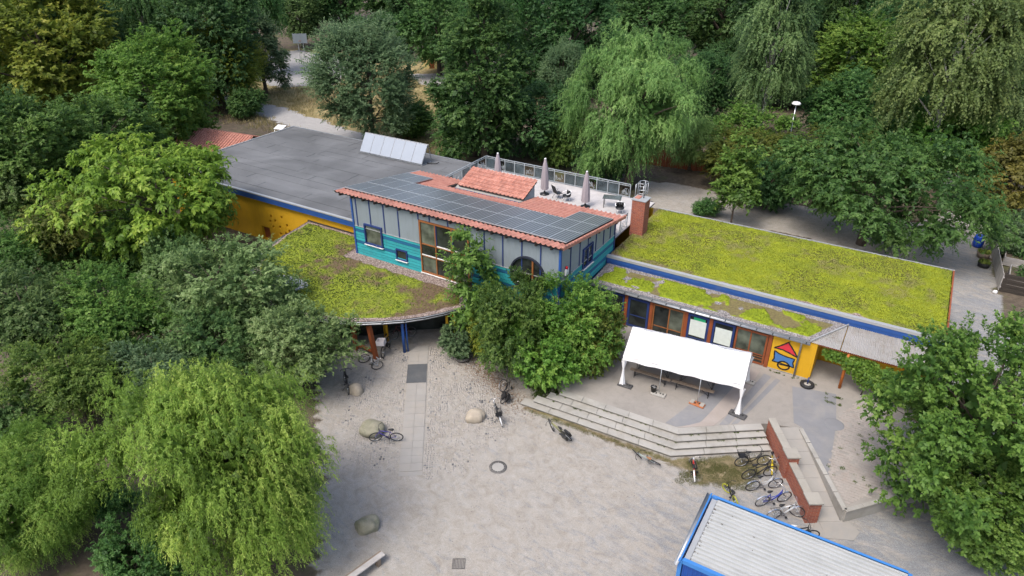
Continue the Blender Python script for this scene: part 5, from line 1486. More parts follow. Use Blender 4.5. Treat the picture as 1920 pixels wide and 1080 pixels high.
def boulder(loc, sx, sy, sz, rz, sd, lab, mat=None):
    rs_ = np.random.RandomState(sd); n1, n2 = 28, 16; vs = []; fs = []
    k1 = rs_.randn(9, 3)
    for j in range(n2 + 1):
        for i in range(n1):
            a, b = 2 * math.pi * i / n1, math.pi * (j / n2 - .5)
            d = np.array([math.cos(a) * math.cos(b), math.sin(a) * math.cos(b), math.sin(b)])
            d2 = np.sign(d) * np.abs(d) ** .8
            r = 1 + .06 * sum(math.sin(2.2 * d @ k + 1.3 * q) for q, k in enumerate(k1[:5])) + .015 * sum(math.sin(7 * d @ k) for k in k1[5:])
            p = d2 * r * np.array([sx, sy, sz]); vs.append((p[0], p[1], max(p[2], -sz * .45) + sz * .35))
    for j in range(n2):
        for i in range(n1): fs.append((j * n1 + i, j * n1 + (i + 1) % n1, (j + 1) * n1 + (i + 1) % n1, (j + 1) * n1 + i))
    o = MB().add(vs, fs, True).build("boulder", mat or M['stone'])
    o.location = loc; o.rotation_euler = (0, 0, rz)
    return tag(o, lab, "boulder", "boulders around the yard")
M['mossstone'] = plain('mossy_boulder', (.24, .225, .165), .9, .25, 2.5, fine=30, bmp=.5, dirt=(.10, .12, .05), dirt_amt=.7)
boulder((-15.87, 22.6, 0), .52, .36, .34, .75, 3, "pale rounded boulder beside the black bicycles")
boulder((-19.75, 19.1, 0), .62, .5, .42, .3, 5, "mossy grey boulder behind the violet bicycle", M['mossstone'])
boulder((-15.8, 14.45, 0), .48, .40, .38, .9, 8, "mossy boulder at the foot of the large willow near the bench", M['mossstone'])
boulder((-22.6, 21.15, 0), .4, .3, .35, .2, 9, "pale boulder beside the half-hidden bicycle under the elder")
pbench = empty("log_bench", (-14.38, 12.55, 0), R_(77), "simple plank bench at the bottom edge of the yard", "bench")
MB().box((0, 0, .4), (2.0, .24, .06)).build("seat_plank", M['greywood'], pbench, local=True, bevel=.01)
MB().box((0, .16, .3), (2.0, .1, .2)).build("side_plank", M['plank'], pbench, local=True)
for s in (-.7, .7): MB().box((s, 0, .185), (.16, .22, .37)).build("leg", M['plank'], pbench, local=True)

pot = empty("planter_bowl", (-19.45, 26.6, 0), 0, "round dark planter with a pale vase of plants by the entrance", "planter")
MB().lathe([(.38, 0), (.5, .22), (.48, .24), (.3, .2), (.02, .2)], n=20).build("bowl", M['iron'], pot, local=True)
MB().lathe([(.1, .2), (.17, .35), (.12, .5), (.15, .55), (.03, .55)], (.1, -.1, 0), 14).build("vase", M['paper'], pot, local=True)

# ================================================================== CONTAINER
con = empty("site_container", (-.07, 19.3, 0), label="blue site container with a white corrugated metal roof at the bottom right", cat="container")
cx0, cx1, cy0, cy1, cz = -3.58, 3.45, 17.5, 21.0, 2.6
for (a, b, c, d, nm) in ((cx0, cx1, cy0, cy0 + .06, 'front'), (cx0, cx1, cy1 - .06, cy1, 'back')):
    vs = []; fs = []; n_ = 176
    for i in range(n_ + 1):
        xx = a + .1 + (b - a - .2) * i / n_; o_ = .03 * (1 if (i // 2) % 2 else 0)
        vs += [(xx, c + o_, .1), (xx, c + o_, cz - .15)]
    for i in range(n_): fs.append((2 * i, 2 * i + 2, 2 * i + 3, 2 * i + 1))
    MB().add(vs, fs).build("wall", M['deepblue'], con)
for xx in (cx0, cx1):
    vs = []; fs = []; n_ = 88
    for i in range(n_ + 1):
        yy = cy0 + .1 + (cy1 - cy0 - .2) * i / n_; o_ = .03 * (1 if (i // 2) % 2 else 0)
        vs += [(xx + (o_ if xx < 0 else -o_), yy, .1), (xx + (o_ if xx < 0 else -o_), yy, cz - .15)]
    for i in range(n_): fs.append((2 * i, 2 * i + 2, 2 * i + 3, 2 * i + 1))
    MB().add(vs, fs).build("wall", M['deepblue'], con)
MB().bb(cx0, cx1, cy0, cy1, .0, .1).build("floor_frame", M['deepblue'], con)
for xx in (cx0, cx1):
    for yy in (cy0, cy1): MB().box((xx, yy, cz / 2 + .02), (.14, .14, cz - .1)).build("corner_post", M['brightblue'], con)
MB().bar((cx0 + .08, cy1, cz - .04), (cx1 - .08, cy1, cz - .04), .10, .2).build("top_rail", M['brightblue'], con)
MB().bar((cx0 + .08, cy0, cz - .04), (cx1 - .08, cy0, cz - .04), .13, .2).build("top_rail", M['brightblue'], con)
MB().bar((cx1, cy0 + .08, cz - .04), (cx1, cy1 - .08, cz - .04), .13, .2).build("top_rail", M['brightblue'], con)
MB().bar((cx0 + .18, cy0 + .08, cz - .09), (cx0 + .18, cy1 - .08, cz - .09), .2, .1).build("roof_channel", M['trim'], con)
MB().bar((cx0, cy0 - .1, cz - .0), (cx0, cy1 + .1, cz - .0), .05, .12).build("top_rail", M['brightblue'], con)
g_ = gutter([(cx0 - .1, cy1 + .12, cz + .02), (cx0 - .1, cy0 - .25, cz - .04)], .075, con)
def crmat():
    return plain('white_painted_sheet', (.36, .37, .365), .45, .06, 1.2, dirt=(.25, .26, .255), dirt_amt=.4, streak=(.24, .245, .235), smap=(.3, 5.0, 1.0))
M['whitesheet'] = crmat()
vs = []; fs = []; prof = []
yy = cy0 + .08; k = 0
while yy < cy1 - .08:
    for dy, h in ((0, 0), (.09, 0), (.11, .085), (.175, .085), (.195, 0)): prof.append((min(yy + dy, cy1 - .08), h))
    yy += .196
for p_, h in prof: vs += [(cx0 + .3, p_, cz - .05 + h), (cx1 - .08, p_, cz - .02 + h)]
for i in range(len(prof) - 1): fs.append((2 * i, 2 * i + 1, 2 * i + 3, 2 * i + 2))
MB().add(vs, fs).build("corrugated_roof", M['whitesheet'], con)
rl = random.Random(14); lv_ = MB()
for k in range(46):
    if k < 34: xx, yy = cx0 + .3 + abs(rl.gauss(0, .06)), rl.uniform(cy0 + .2, cy1 - .2)
    else: xx, yy = rl.uniform(cx0 + .4, cx1 - .3), rl.uniform(cy0 + .2, cy1 - .2)
    s_ = rl.uniform(.015, .035); a = rl.random() * 6
    lv_.box((xx, yy, cz + .0 + .01), (s_ * 2, s_, .006), a)
tag(lv_.build("fallen_leaves", plain('dead_leaf', (.07, .05, .035), .9, .3, 5), con), kind='stuff')

# ================================================================== BICYCLES
WH = {}
def wheel_meshes(r):
    if r in WH: return WH[r]
    ty_ = MB().tube([(r * .955 * math.cos(a), 0, r * .955 * math.sin(a)) for a in np.linspace(0, 2 * math.pi, 28, endpoint=False)], .027, 6, closed=True).mesh("tyre")
    rim = MB().tube([(r * .895 * math.cos(a), 0, r * .895 * math.sin(a)) for a in np.linspace(0, 2 * math.pi, 28, endpoint=False)], .011, 5, closed=True)
    for k in range(18):
        a = 2 * math.pi * k / 18
        rim.tube([(.03 * math.cos(a + .5), .02 * (1 if k % 2 else -1), .03 * math.sin(a + .5)), (r * .89 * math.cos(a), 0, r * .89 * math.sin(a))], .0022, 3, caps=False)
    rim = rim.mesh("rim"); hub = MB().tube([(0, -.05, 0), (0, .05, 0)], .025, 8).mesh("hub")
    WH[r] = (ty_, rim, hub); return WH[r]
def paint(name, c): 
    if name not in M: M[name] = plain(name, c, .3, .05, 4)
    return M[name]
def bicycle(front, rear, lab, col, r=.335, lean=0.0, steer=.0, step=False, basket=None, crate=None, fender=None, tyre=None, saddle=None, bag=False, rack=False, stand_lean=0, group="bicycles parked around the yard"):
    """front/rear = ground points below the wheel hubs; lean = roll to the left in degrees"""
    f_, r_ = Vector((front[0], front[1], 0)), Vector((rear[0], rear[1], 0))
    wb = 1.07 * r / .335 if r > .28 else .80 * r / .25
    mid = (f_ + r_) / 2; d = (f_ - r_); rz = math.atan2(d.y, d.x)
    t = empty("bicycle", (mid.x, mid.y, 0), 0, lab, "bicycle", group)
    t.rotation_euler = (R_(lean), 0, rz)
    t.location.z = .021 * abs(math.sin(R_(lean)))
    k = r / .335 if r > .28 else .72
    h = wb / 2; hz = r
    wm = wheel_meshes(r)
    stp = R_(steer)
    for x, nm in ((-h, 0), (h, 1)):
        w = link("wheel", wm[1], M['chrome'], t, (x, 0, hz), (0, 0, stp if nm else 0))
        link("tyre", wm[0], tyre or M['rubber'], w); link("hub", wm[2], M['steel'], w)
    bb = Vector((-.1 * k, 0, .27 * k)); st = Vector((-.28 * k, 0, .78 * k)); ht = Vector((h - .26 * k, 0, .86 * k)); hb = Vector((h - .22 * k, 0, .72 * k)); fa = Vector((h, 0, hz)); ra = Vector((-h, 0, hz))
    fm = MB()
    if step:
        fm.tube([bb, bb.lerp(hb, .5) - Vector((0, 0, .07)), hb], .027, 7); fm.tube([bb.lerp(st, .45), bb.lerp(hb, .55) + Vector((0, 0, .03)), ht - Vector((0, 0, .03))], .016, 7)
    else:
        fm.tube([bb, hb], .028, 7); fm.tube([st.lerp(bb, .08), ht], .025, 7)
    fm.tube([bb, st], .018, 7); fm.tube([ht + Vector((-.01, 0, .04)), hb], .023, 7)
    for s in (-.05, .05):
        fm.tube([bb, ra + Vector((0, s, 0))], .011, 5); fm.tube([st.lerp(bb, .1), ra + Vector((0, s, 0))], .01, 5)
    fm.build("frame", col, t, local=True)
    fo = MB()
    for s in (-.05, .05): fo.tube([hb + Vector((.01, s * .6, -.02)), fa + Vector((-.02, s, .12 * k)), fa + Vector((0, s, 0))], .013, 6)
    fo.build("fork", col if not step else M['black'], t, local=True)
    MB().tube([st, st + Vector((-.04 * k, 0, .14 * k))], .014, 6).build("seat_post", M['chrome'], t, local=True)
    sp = st + Vector((-.05 * k, 0, .16 * k)); sd_ = MB()
    vs = []; n_ = 12
    for i in range(n_):
        a = 2 * math.pi * i / n_; c_ = math.cos(a); xx = .14 * c_; ww = .075 - .05 * (c_ * .5 + .5) if c_ > -.2 else .075
        vs.append((sp.x + xx, ww * math.sin(a) * 1.1, sp.z))
    vs2 = [(x_ * 1, y_ * .8, z_ + .045) for x_, y_, z_ in vs]
    sd_.add(vs + vs2, [tuple(range(n_ - 1, -1, -1)), tuple(range(n_, 2 * n_))] + [(i, (i + 1) % n_, n_ + (i + 1) % n_, n_ + i) for i in range(n_)], True).build("saddle", saddle or M['black'], t, local=True)
    top = ht + Vector((-.02, 0, .2 * k)); hbm = MB()
    hbm.tube([ht, top], .014, 6)
    cs, sn = math.cos(stp), math.sin(stp)
    rot = lambda v: Vector((top.x + v[0] * cs - v[1] * sn, v[0] * sn + v[1] * cs, top.z + v[2]))
    hbm.tube([rot(v) for v in ((-.16, .29, .02), (-.02, .22, .03), (.04, .08, 0), (.04, -.08, 0), (-.02, -.22, .03), (-.16, -.29, .02))], .011, 6)
    hbm.build("handlebar", M['chrome'] if fender else M['black'], t, local=True)
    for s in (-1, 1): MB().tube([rot((-.17, .293 * s, .02)), rot((-.07, .25 * s, .027))], .017, 6).build("grip", M['rubber'], t, local=True)
    ck = MB().tube([(bb.x + .09 * k * math.cos(a), -.03, bb.z + .09 * k * math.sin(a)) for a in np.linspace(0, 2 * math.pi, 16, endpoint=False)], .008, 4, closed=True)
    ck.tube([(bb.x, -.06, bb.z), (bb.x + .12 * k, -.07, bb.z - .12 * k)], .011, 5); ck.tube([(bb.x, .06, bb.z), (bb.x - .12 * k, .07, bb.z + .12 * k)], .011, 5)
    ck.box((bb.x + .12 * k, -.12, bb.z - .12 * k), (.09, .09, .022)); ck.box((bb.x - .12 * k, .12, bb.z + .12 * k), (.09, .09, .022))
    ck.tube([(bb.x, -.035, bb.z + .09 * k), (-h, -.035, hz + .035)], .005, 4); ck.tube([(bb.x, -.035, bb.z - .09 * k), (-h, -.035, hz - .035)], .005, 4)
    ck.build("crankset", M['black'], t, local=True)
    if fender:
        for x, a0, a1 in ((-h, 20, 200), (h, 40, 190)):
            vs = []; fs = []
            for i, a in enumerate(np.linspace(R_(a0), R_(a1), 14)):
                aa = a if x < 0 else math.pi - a + R_(0)
                for s in (-.028, .028): vs.append((x + (r + .022) * math.cos(aa), s, hz + (r + .022) * math.sin(aa)))
            for i in range(13): fs.append((2 * i, 2 * i + 1, 2 * i + 3, 2 * i + 2))
            MB().add(vs, fs, True).build("mudguard", fender, t, local=True)
    if rack or basket or crate == 'rear':
        rk = MB()
        for s in (-.06, .06):
            rk.tube([(-h + .2, s, hz + r + .06), (-h - .25, s, hz + r + .06)], .008, 5); rk.tube([(-h, s, hz), (-h - .06, s, hz + r + .06)], .007, 5)
        for q in range(4): rk.tube([(-h - .2 + q * .12, -.06, hz + r + .06), (-h - .2 + q * .12, .06, hz + r + .06)], .006, 4)
        rk.build("rack", M['black'], t, local=True)
    def tray(c, s, mat, nm, wire=False):
        mb_ = MB(); x, y, z = c; a, b, e = s
        if wire:
            for zz in np.linspace(0, e, 4):
                q = .8 + .2 * zz / e
                mb_.tube([(x - a / 2 * q, y - b / 2 * q, z + zz), (x + a / 2 * q, y - b / 2 * q, z + zz), (x + a / 2 * q, y + b / 2 * q, z + zz), (x - a / 2 * q, y + b / 2 * q, z + zz)], .007, 4, closed=True)
            for i in range(7):
                for s_ in (-1, 1):
                    mb_.tube([(x - a * .4 + a * .8 * i / 6, y + s_ * b * .4, z), (x - a * .5 + a * i / 6, y + s_ * b * .5, z + e)], .005, 4); mb_.tube([(x + s_ * a * .4, y - b * .4 + b * .8 * i / 6, z), (x + s_ * a * .5, y - b * .5 + b * i / 6, z + e)], .005, 4)
            mb_.box((x, y, z), (a * .8, b * .8, .012))
        else:
            mb_.box((x, y, z + .01), (a, b, .02))
            for s_ in (-1, 1): mb_.box((x + s_ * (a / 2 - .01), y, z + e / 2), (.02, b, e)); mb_.box((x, y + s_ * (b / 2 - .01), z + e / 2), (a - .04, .02, e))
        mb_.build(nm, mat, t, local=True)
    if basket: tray((-h - .06, 0, hz + r + .075), (.42, .34, .24), basket, "basket", True)
    if crate == 'front': tray((h - .02, 0, hz + r + .2), (.42, .46, .3), M['crate'], "crate")
    if bag:
        for s in (-1, 1): MB().box((-h - .02, s * .13, hz + .12), (.36, .12, .36)).build("pannier", M['black'], t, local=True, bevel=.03)
    MB().tube([(-.14 * k, .04, .25 * k), (-.2 * k, .24, .0)] if abs(lean) < 20 else [(-.14 * k, .04, .25 * k), (-.4 * k, .06, .24 * k)], .01, 5).build("kickstand", M['black'], t, local=True)
    return t
M['crate'] = plain('pale_plastic_crate', (.55, .52, .52), .6, .08, 4)
P_ = paint
bicycle((-19.09, 18.75), (-18.22, 19.28), "violet bicycle leaning on the mossy boulder left of the path", P_('violet', (.06, .045, .22)), lean=-14, steer=15, r=.32)
bicycle((-23.75, 21.5), (-22.78, 20.75), "dark bicycle half hidden under the elder at the yard's left edge", M['black'], lean=6)
bicycle((-23.45, 24.45), (-23.85, 25.4), "bicycle with a pale crate on its front by the brown post", M['black'], lean=5, crate='front')
bicycle((-24.1, 26.2), (-23.5, 26.9), "dark bicycle parked behind the yellow post under the canopy", P_('maroon', (.10, .02, .02)), lean=7)
bicycle((-24.25, 23.3), (-23.2, 23.2), "silver bicycle lying on its side before the brown post", P_('silver', (.42, .43, .44)), lean=80, fender=M['chrome'])
bicycle((-16.15, 25.35), (-15.45, 24.35), "black bicycle leaning over by the shrubs behind the pale boulder", M['black'], lean=38, steer=25, bag=True)
bicycle((-15.32, 23.72), (-14.45, 22.85), "black bicycle with rear basket and white mudguards beside the pale boulder", M['black'], lean=-10, basket=M['black'], fender=M['white'], step=True)
bicycle((-12.2, 24.05), (-11.05, 23.68), "olive-yellow bicycle with black panniers leaning by the steps", P_('olive', (.22, .22, .10)), lean=-28, steer=-30, bag=True, rack=True)
bicycle((-7.8, 24.42), (-6.8, 24.32), "white and green bicycle with a brown saddle lying below the steps", P_('mint', (.38, .46, .42)), lean=-40, steer=-20, r=.29, saddle=P_('tan', (.25, .12, .05)), step=True)
bicycle((-5.22, 25.0), (-4.93, 24.2), "red children's bicycle with white wheels on the grass", P_('red', (.48, .02, .015)), lean=-12, steer=30, r=.255, fender=M['white'])
cg = "bicycles parked against the brick wall"
bicycle((-2.55, 26.85), (-3.45, 26.18), "black step-through bicycle with a large rear basket nearest the steps", M['black'], lean=7, basket=M['black'], step=True, group=cg)
bicycle((-2.12, 26.28), (-2.98, 25.5), "plain black bicycle second from the steps by the brick wall", P_('soot', (.02, .02, .022)), lean=8, rack=True, group=cg)
bicycle((-1.75, 25.62), (-2.62, 24.9), "silver-grey bicycle with chrome mudguards in the middle of the row", P_('silver', (.42, .43, .44)), lean=9, fender=M['chrome'], step=True, rack=True, group=cg)
bicycle((-1.25, 24.98), (-2.03, 24.2), "blue bicycle with silver mudguards by the brick wall", P_('royal', (.02, .04, .30)), lean=9, fender=M['chrome'], step=True, group=cg)
bicycle((-.62, 24.42), (-1.42, 23.72), "silver-white bicycle nearest the end pillar of the brick wall", P_('white_silver', (.55, .57, .58)), lean=10, steer=-40, fender=M['chrome'], rack=True, group=cg)
bicycle((-3.5, 24.27), (-2.95, 23.7), "small black children's bicycle with yellow-green wheels by the container", M['black'], lean=-12, steer=25, r=.24, tyre=P_('lime', (.35, .36, .02)))
bicycle((-2.05, 26.45), (-2.2, 27.15), "small yellow children's bicycle wedged between black bicycles and brick wall", P_('yellow_paint', (.55, .42, .02)), lean=8, r=.24, fender=P_('yellow_paint', (.55, .42, .02)))
bicycle((.12, 23.35), (-.7, 22.85), "bicycle with a white saddle mostly hidden behind the container by the pillar", M['black'], lean=8, saddle=M['white'])

# ================================================================== BACKGROUND THINGS
lamp = empty("street_lamp", (-10.95, 69.5, 0), 0, "slim street lamp with a pale oval head above the bushes", "street lamp")
MB().tube([(0, 0, 0), (0, 0, 6.3)], [.09, .05], 8).build("pole", M['steel'], lamp, local=True)
MB().lathe([(.06, 0), (.38, .08), (.42, .16), (.3, .3), (.05, .34)], (0, 0, 6.3), 18).build("lamp_head", M['white'], lamp, local=True)

shed = empty("tiled_shed", (-58.5, 42.0, 0), R_(8), "shed with a red clay tile roof behind the grey flat roof", "shed")
MB().box((0, 0, 1.2), (7.4, 5.0, 2.4)).build("wall", M['plank'], shed, local=True)
MB().add([(-4, -2.8, 2.3), (4, -2.8, 2.3), (4, 0, 3.5), (-4, 0, 3.5), (4, 2.8, 2.3), (-4, 2.8, 2.3)], [(0, 1, 2, 3), (3, 2, 4, 5)]).build("roof", M['tile'], shed, local=True)
stt = MB()
for r in range(9):
    for c in range(25):
        for sgn in (-1, 1):
            t = r / 9
            stt.tube([(-3.85 + c * .32, sgn * 2.85 * (1 - t), 2.32 + 1.2 * t), (-3.85 + c * .32, sgn * 2.85 * (1 - t - .115), 2.3 + 1.2 * (t + .115))], [.085, .07], 5, caps=False)
tag(stt.build("roof_tiles", M['tile'], shed, local=True), kind='stuff')
aw = empty("white_awning", (-55.4, 46.6, 0), .2, "small white awning behind the far corner of the grey roof", "awning")
MB().prism([(-.5, -.4), (.5, -.4), (.5, .4), (-.5, .4)], lambda x, y: 2.95 + .25 * (y + 1), lambda x, y: 3.0 + .25 * (y + 1)).build("sheet", M['tentpvc'], aw, local=True)
for s in (-.45, .45): MB().tube([(s, -.35, 0), (s, -.35, 3.05)], .03, 6).build("post", M['steel'], aw, local=True); MB().tube([(s, .35, 0), (s, .35, 3.2)], .03, 6).build("post", M['steel'], aw, local=True)

hoop = empty("basketball_hoop", (-91.8, 84.2, 0), R_(35), "grey basketball backboard at the far edge of the pale court", "basketball hoop")
MB().box((0, 0, 3.3), (2.3, .08, 1.5)).build("backboard", M['corr'], hoop, local=True)
for s in (-.4, .4): MB().bar((s, .1, 0), (s, .1, 3.2), .12, .12).build("post", M['steel'], hoop, local=True)
MB().tube([(.23 * math.cos(a), -.3 + .23 * math.sin(a), 2.95) for a in np.linspace(0, 2 * math.pi, 16, endpoint=False)], .02, 5, closed=True).build("ring", M['rust'], hoop, local=True)
bb_ = empty("blue_court_barrier", (-88.6, 85.6, 0), R_(30), "blue barrier beside the basketball backboard", "barrier")
MB().box((0, 0, .9), (2.6, .12, .35)).build("board", M['barrel'], bb_, local=True)
for s in (-1, 1): MB().bar((s, 0, 0), (s, 0, .8), .1, .1).build("post", M['steel'], bb_, local=True)

hut = empty("garden_hut", (-69.5, 90.5, 0), R_(20), "small pale yellow hut with dark gable roof among the far trees", "hut")
MB().box((0, 0, 1.2), (2.6, 2.4, 2.4)).build("wall", plain('pale_yellow_board', (.50, .42, .18), .7, .1, 2), hut, local=True)
MB().add([(-1.6, -1.5, 2.3), (1.6, -1.5, 2.3), (1.6, 0, 3.5), (-1.6, 0, 3.5), (1.6, 1.5, 2.3), (-1.6, 1.5, 2.3)], [(0, 1, 2, 3), (3, 2, 4, 5), (0, 3, 5), (1, 4, 2)]).build("roof", M['blackwood'], hut, local=True)
MB().box((.2, -1.22, 1.0), (.8, .06, 1.9)).build("door", M['rust'], hut, local=True)
tarp = empty("blue_tent", (-43.5, 92.5, 0), R_(15), "bright blue tarpaulin shelter glimpsed between the trees", "shelter")
MB().prism([(-2.6, -1.6), (2.6, -1.6), (2.6, 1.6), (-2.6, 1.6)], lambda x, y: 2.6 - .25 * abs(y), lambda x, y: 2.66 - .25 * abs(y)).build("tarpaulin", M['barrel'], tarp, local=True)
for a in ((-2.5, -1.5), (2.5, -1.5), (2.5, 1.5), (-2.5, 1.5)): MB().tube([(*a, 0), (*a, 2.3)], .05, 6).build("post", M['steel'], tarp, local=True)
wag = empty("brown_wagon", (-7.4, 70.4, 0), R_(20), "brown wooden wagon with a white panel under the bushes", "wagon")
MB().box((0, 0, 1.3), (5.0, 2.2, 1.9)).build("body", M['rust'], wag, local=True); MB().box((1.0, -1.12, 1.75), (1.7, .05, .8)).build("white_panel", M['white'], wag, local=True)
MB().prism([(-2.7, -1.3), (2.7, -1.3), (2.7, 1.3), (-2.7, 1.3)], lambda x, y: 2.3 - .15 * abs(y), lambda x, y: 2.38 - .15 * abs(y)).build("roof", M['blackwood'], wag, local=True)
for x_ in (-1.7, 1.7):
    for y_ in (-1.0, 1.0): MB().tube([(x_, y_ - .08, .35), (x_, y_ + .08, .35)], .35, 16).build("wheel", M['rubber'], wag, local=True)

fn = empty("board_fence", (-19.5, 64.5, 0), R_(8), "brown board fence behind the weeping willow", "fence")
for i in range(38): MB().box((-4.5 + i * .245, 0, .95 + .03 * math.sin(i * 2.1)), (.22, .03, 1.9)).build("board", M['rust'], fn, local=True)
MB().box((0, .04, .5), (9.4, .05, .1)).build("rail", M['rust'], fn, local=True); MB().box((0, .04, 1.5), (9.4, .05, .1)).build("rail", M['rust'], fn, local=True)

# right edge: grey fence, raised beds, barrel, pots, dark hut
gfn = empty("grey_fence", (6.5, 58, 0), 0, "silver-grey timber fence along the path at the right edge", "fence")
ga, gb = Vector((6.15, 64.3, 0)), Vector((6.95, 52.0, 0)); nfb = 46
for i in range(nfb):
    c = ga.lerp(gb, (i + .5) / nfb); d = gb - ga
    MB().box((c.x, c.y, .62 + .02 * math.sin(i * 1.7)), ((gb - ga).length / nfb - .02, .035, 1.2), math.atan2(d.y, d.x)).build("fence_board", M['greywood'], gfn)
for zz in (.3, 1.0): MB().bar(ga + Vector((.05, 0, zz)), gb + Vector((.05, 0, zz)), .05, .09).build("rail", M['greywood'], gfn)
dfn = empty("dark_plank_fence", (9.5, 52.2, 0), 0, "dark horizontal plank fence in front of the raised beds", "fence")
for k in range(7): MB().box((9.7, 52.0 + .03 * (k % 2), .1 + k * .19), (5.4, .04, .17)).build("plank", M['blackwood'], dfn)
for xx in (7.1, 9.6, 12.2): MB().box((xx, 52.08, .68), (.1, .1, 1.36)).build("post", M['blackwood'], dfn)
bo = boulder((6.75, 51.6, 0), .14, .14, .14, 0, 4, "small white stone at the corner of the grey and dark fences", M['white']); bo["category"] = "stone"; del bo["group"]
for j, (cx_, cy_, lb) in enumerate(((9.2, 54.2, "nearest the dark plank fence"), (9.0, 57.6, "in the middle of the row"), (8.8, 61.0, "farthest back by the chestnut"))):
    rb_ = empty("raised_bed", (cx_, cy_, 0), R_(-4), "timber framed raised bed " + lb, "raised bed", "raised beds behind the grey fence")
    for s in (-1, 1):
        for kk in range(3):
            MB().box((0, s * 1.1, .12 + kk * .22), (3.4, .06, .2)).build("plank", M['greywood'], rb_, local=True); MB().box((s * 1.7, 0, .12 + kk * .22), (.06, 2.1, .2)).build("plank", M['greywood'], rb_, local=True)
    MB().box((0, 0, .28), (3.3, 2.1, .5)).build("soil", M['ground'], rb_, local=True)
br_ = empty("rain_barrel", (5.6, 59.2, 0), 0, "blue plastic barrel against the grey fence", "barrel")
MB().lathe([(.28, 0), (.36, .15), (.37, .5), (.36, .8), (.3, .95), (.27, .95), (.26, .9), (.03, .88)], n=20).build("drum", M['barrel'], br_, local=True)
for zz in (.3, .65): MB().lathe([(.372, 0), (.385, .02), (.372, .04)], (0, 0, zz), 20).build("band", M['barrel'], br_, local=True)
def plantpot(loc, r, h, mat, lab):
    t = empty("plant_pot", loc, 0, lab, "plant pot")
    MB().lathe([(r * .85, 0), (r, h), (r * .9, h), (r * .8, h - .08), (.02, h - .08)], n=18).build("pot", mat, t, local=True)
    rs_ = np.random.RandomState(int(r * 100)); n_ = 160
    a = rs_.uniform(0, 6.28, n_); q = np.sqrt(rs_.rand(n_)) * r * .8
    tuft_leaves(np.stack([loc[0] + q * np.cos(a), loc[1] + q * np.sin(a), np.full(n_, loc[2] + h - .08)], 1), rs_.rand(n_), .22, rs_, "plants", M['tuftC'], t)
plantpot((6.0, 57.3, 0), .45, .42, M['plank'], "brown tub of plants beside the blue barrel")
plantpot((6.05, 55.6, 0), .42, .35, M['rubber'], "dark tyre planter by the grey fence")
dh = empty("dark_hut", (4.6, 67.5, 0), R_(-8), "black tarred hut with a flat grey roof at the end of the path", "hut")
MB().box((0, 0, 1.1), (4.2, 3.2, 2.2)).build("wall", M['blackwood'], dh, local=True); MB().box((0, 0, 2.26), (4.6, 3.6, .1)).build("roof", M['felt'], dh, local=True)
mpts = [(-31.1 + 1.25 * (1 + .18 * math.sin(3 * a)) * math.cos(a), 24.75 + .95 * (1 + .15 * math.cos(2 * a)) * math.sin(a)) for a in np.linspace(0, 2 * math.pi, 22, endpoint=False)]
M['membrane'] = plain('bare_roof_membrane', (.42, .43, .43), .6, .15, 3.0, fine=25, dirt=(.22, .21, .18), dirt_amt=.6)
MB().prism(mpts, lambda x, y: zen(x, y) + .05, lambda x, y: zen(x, y) + .10).build("bare_membrane", M['membrane'], ent)

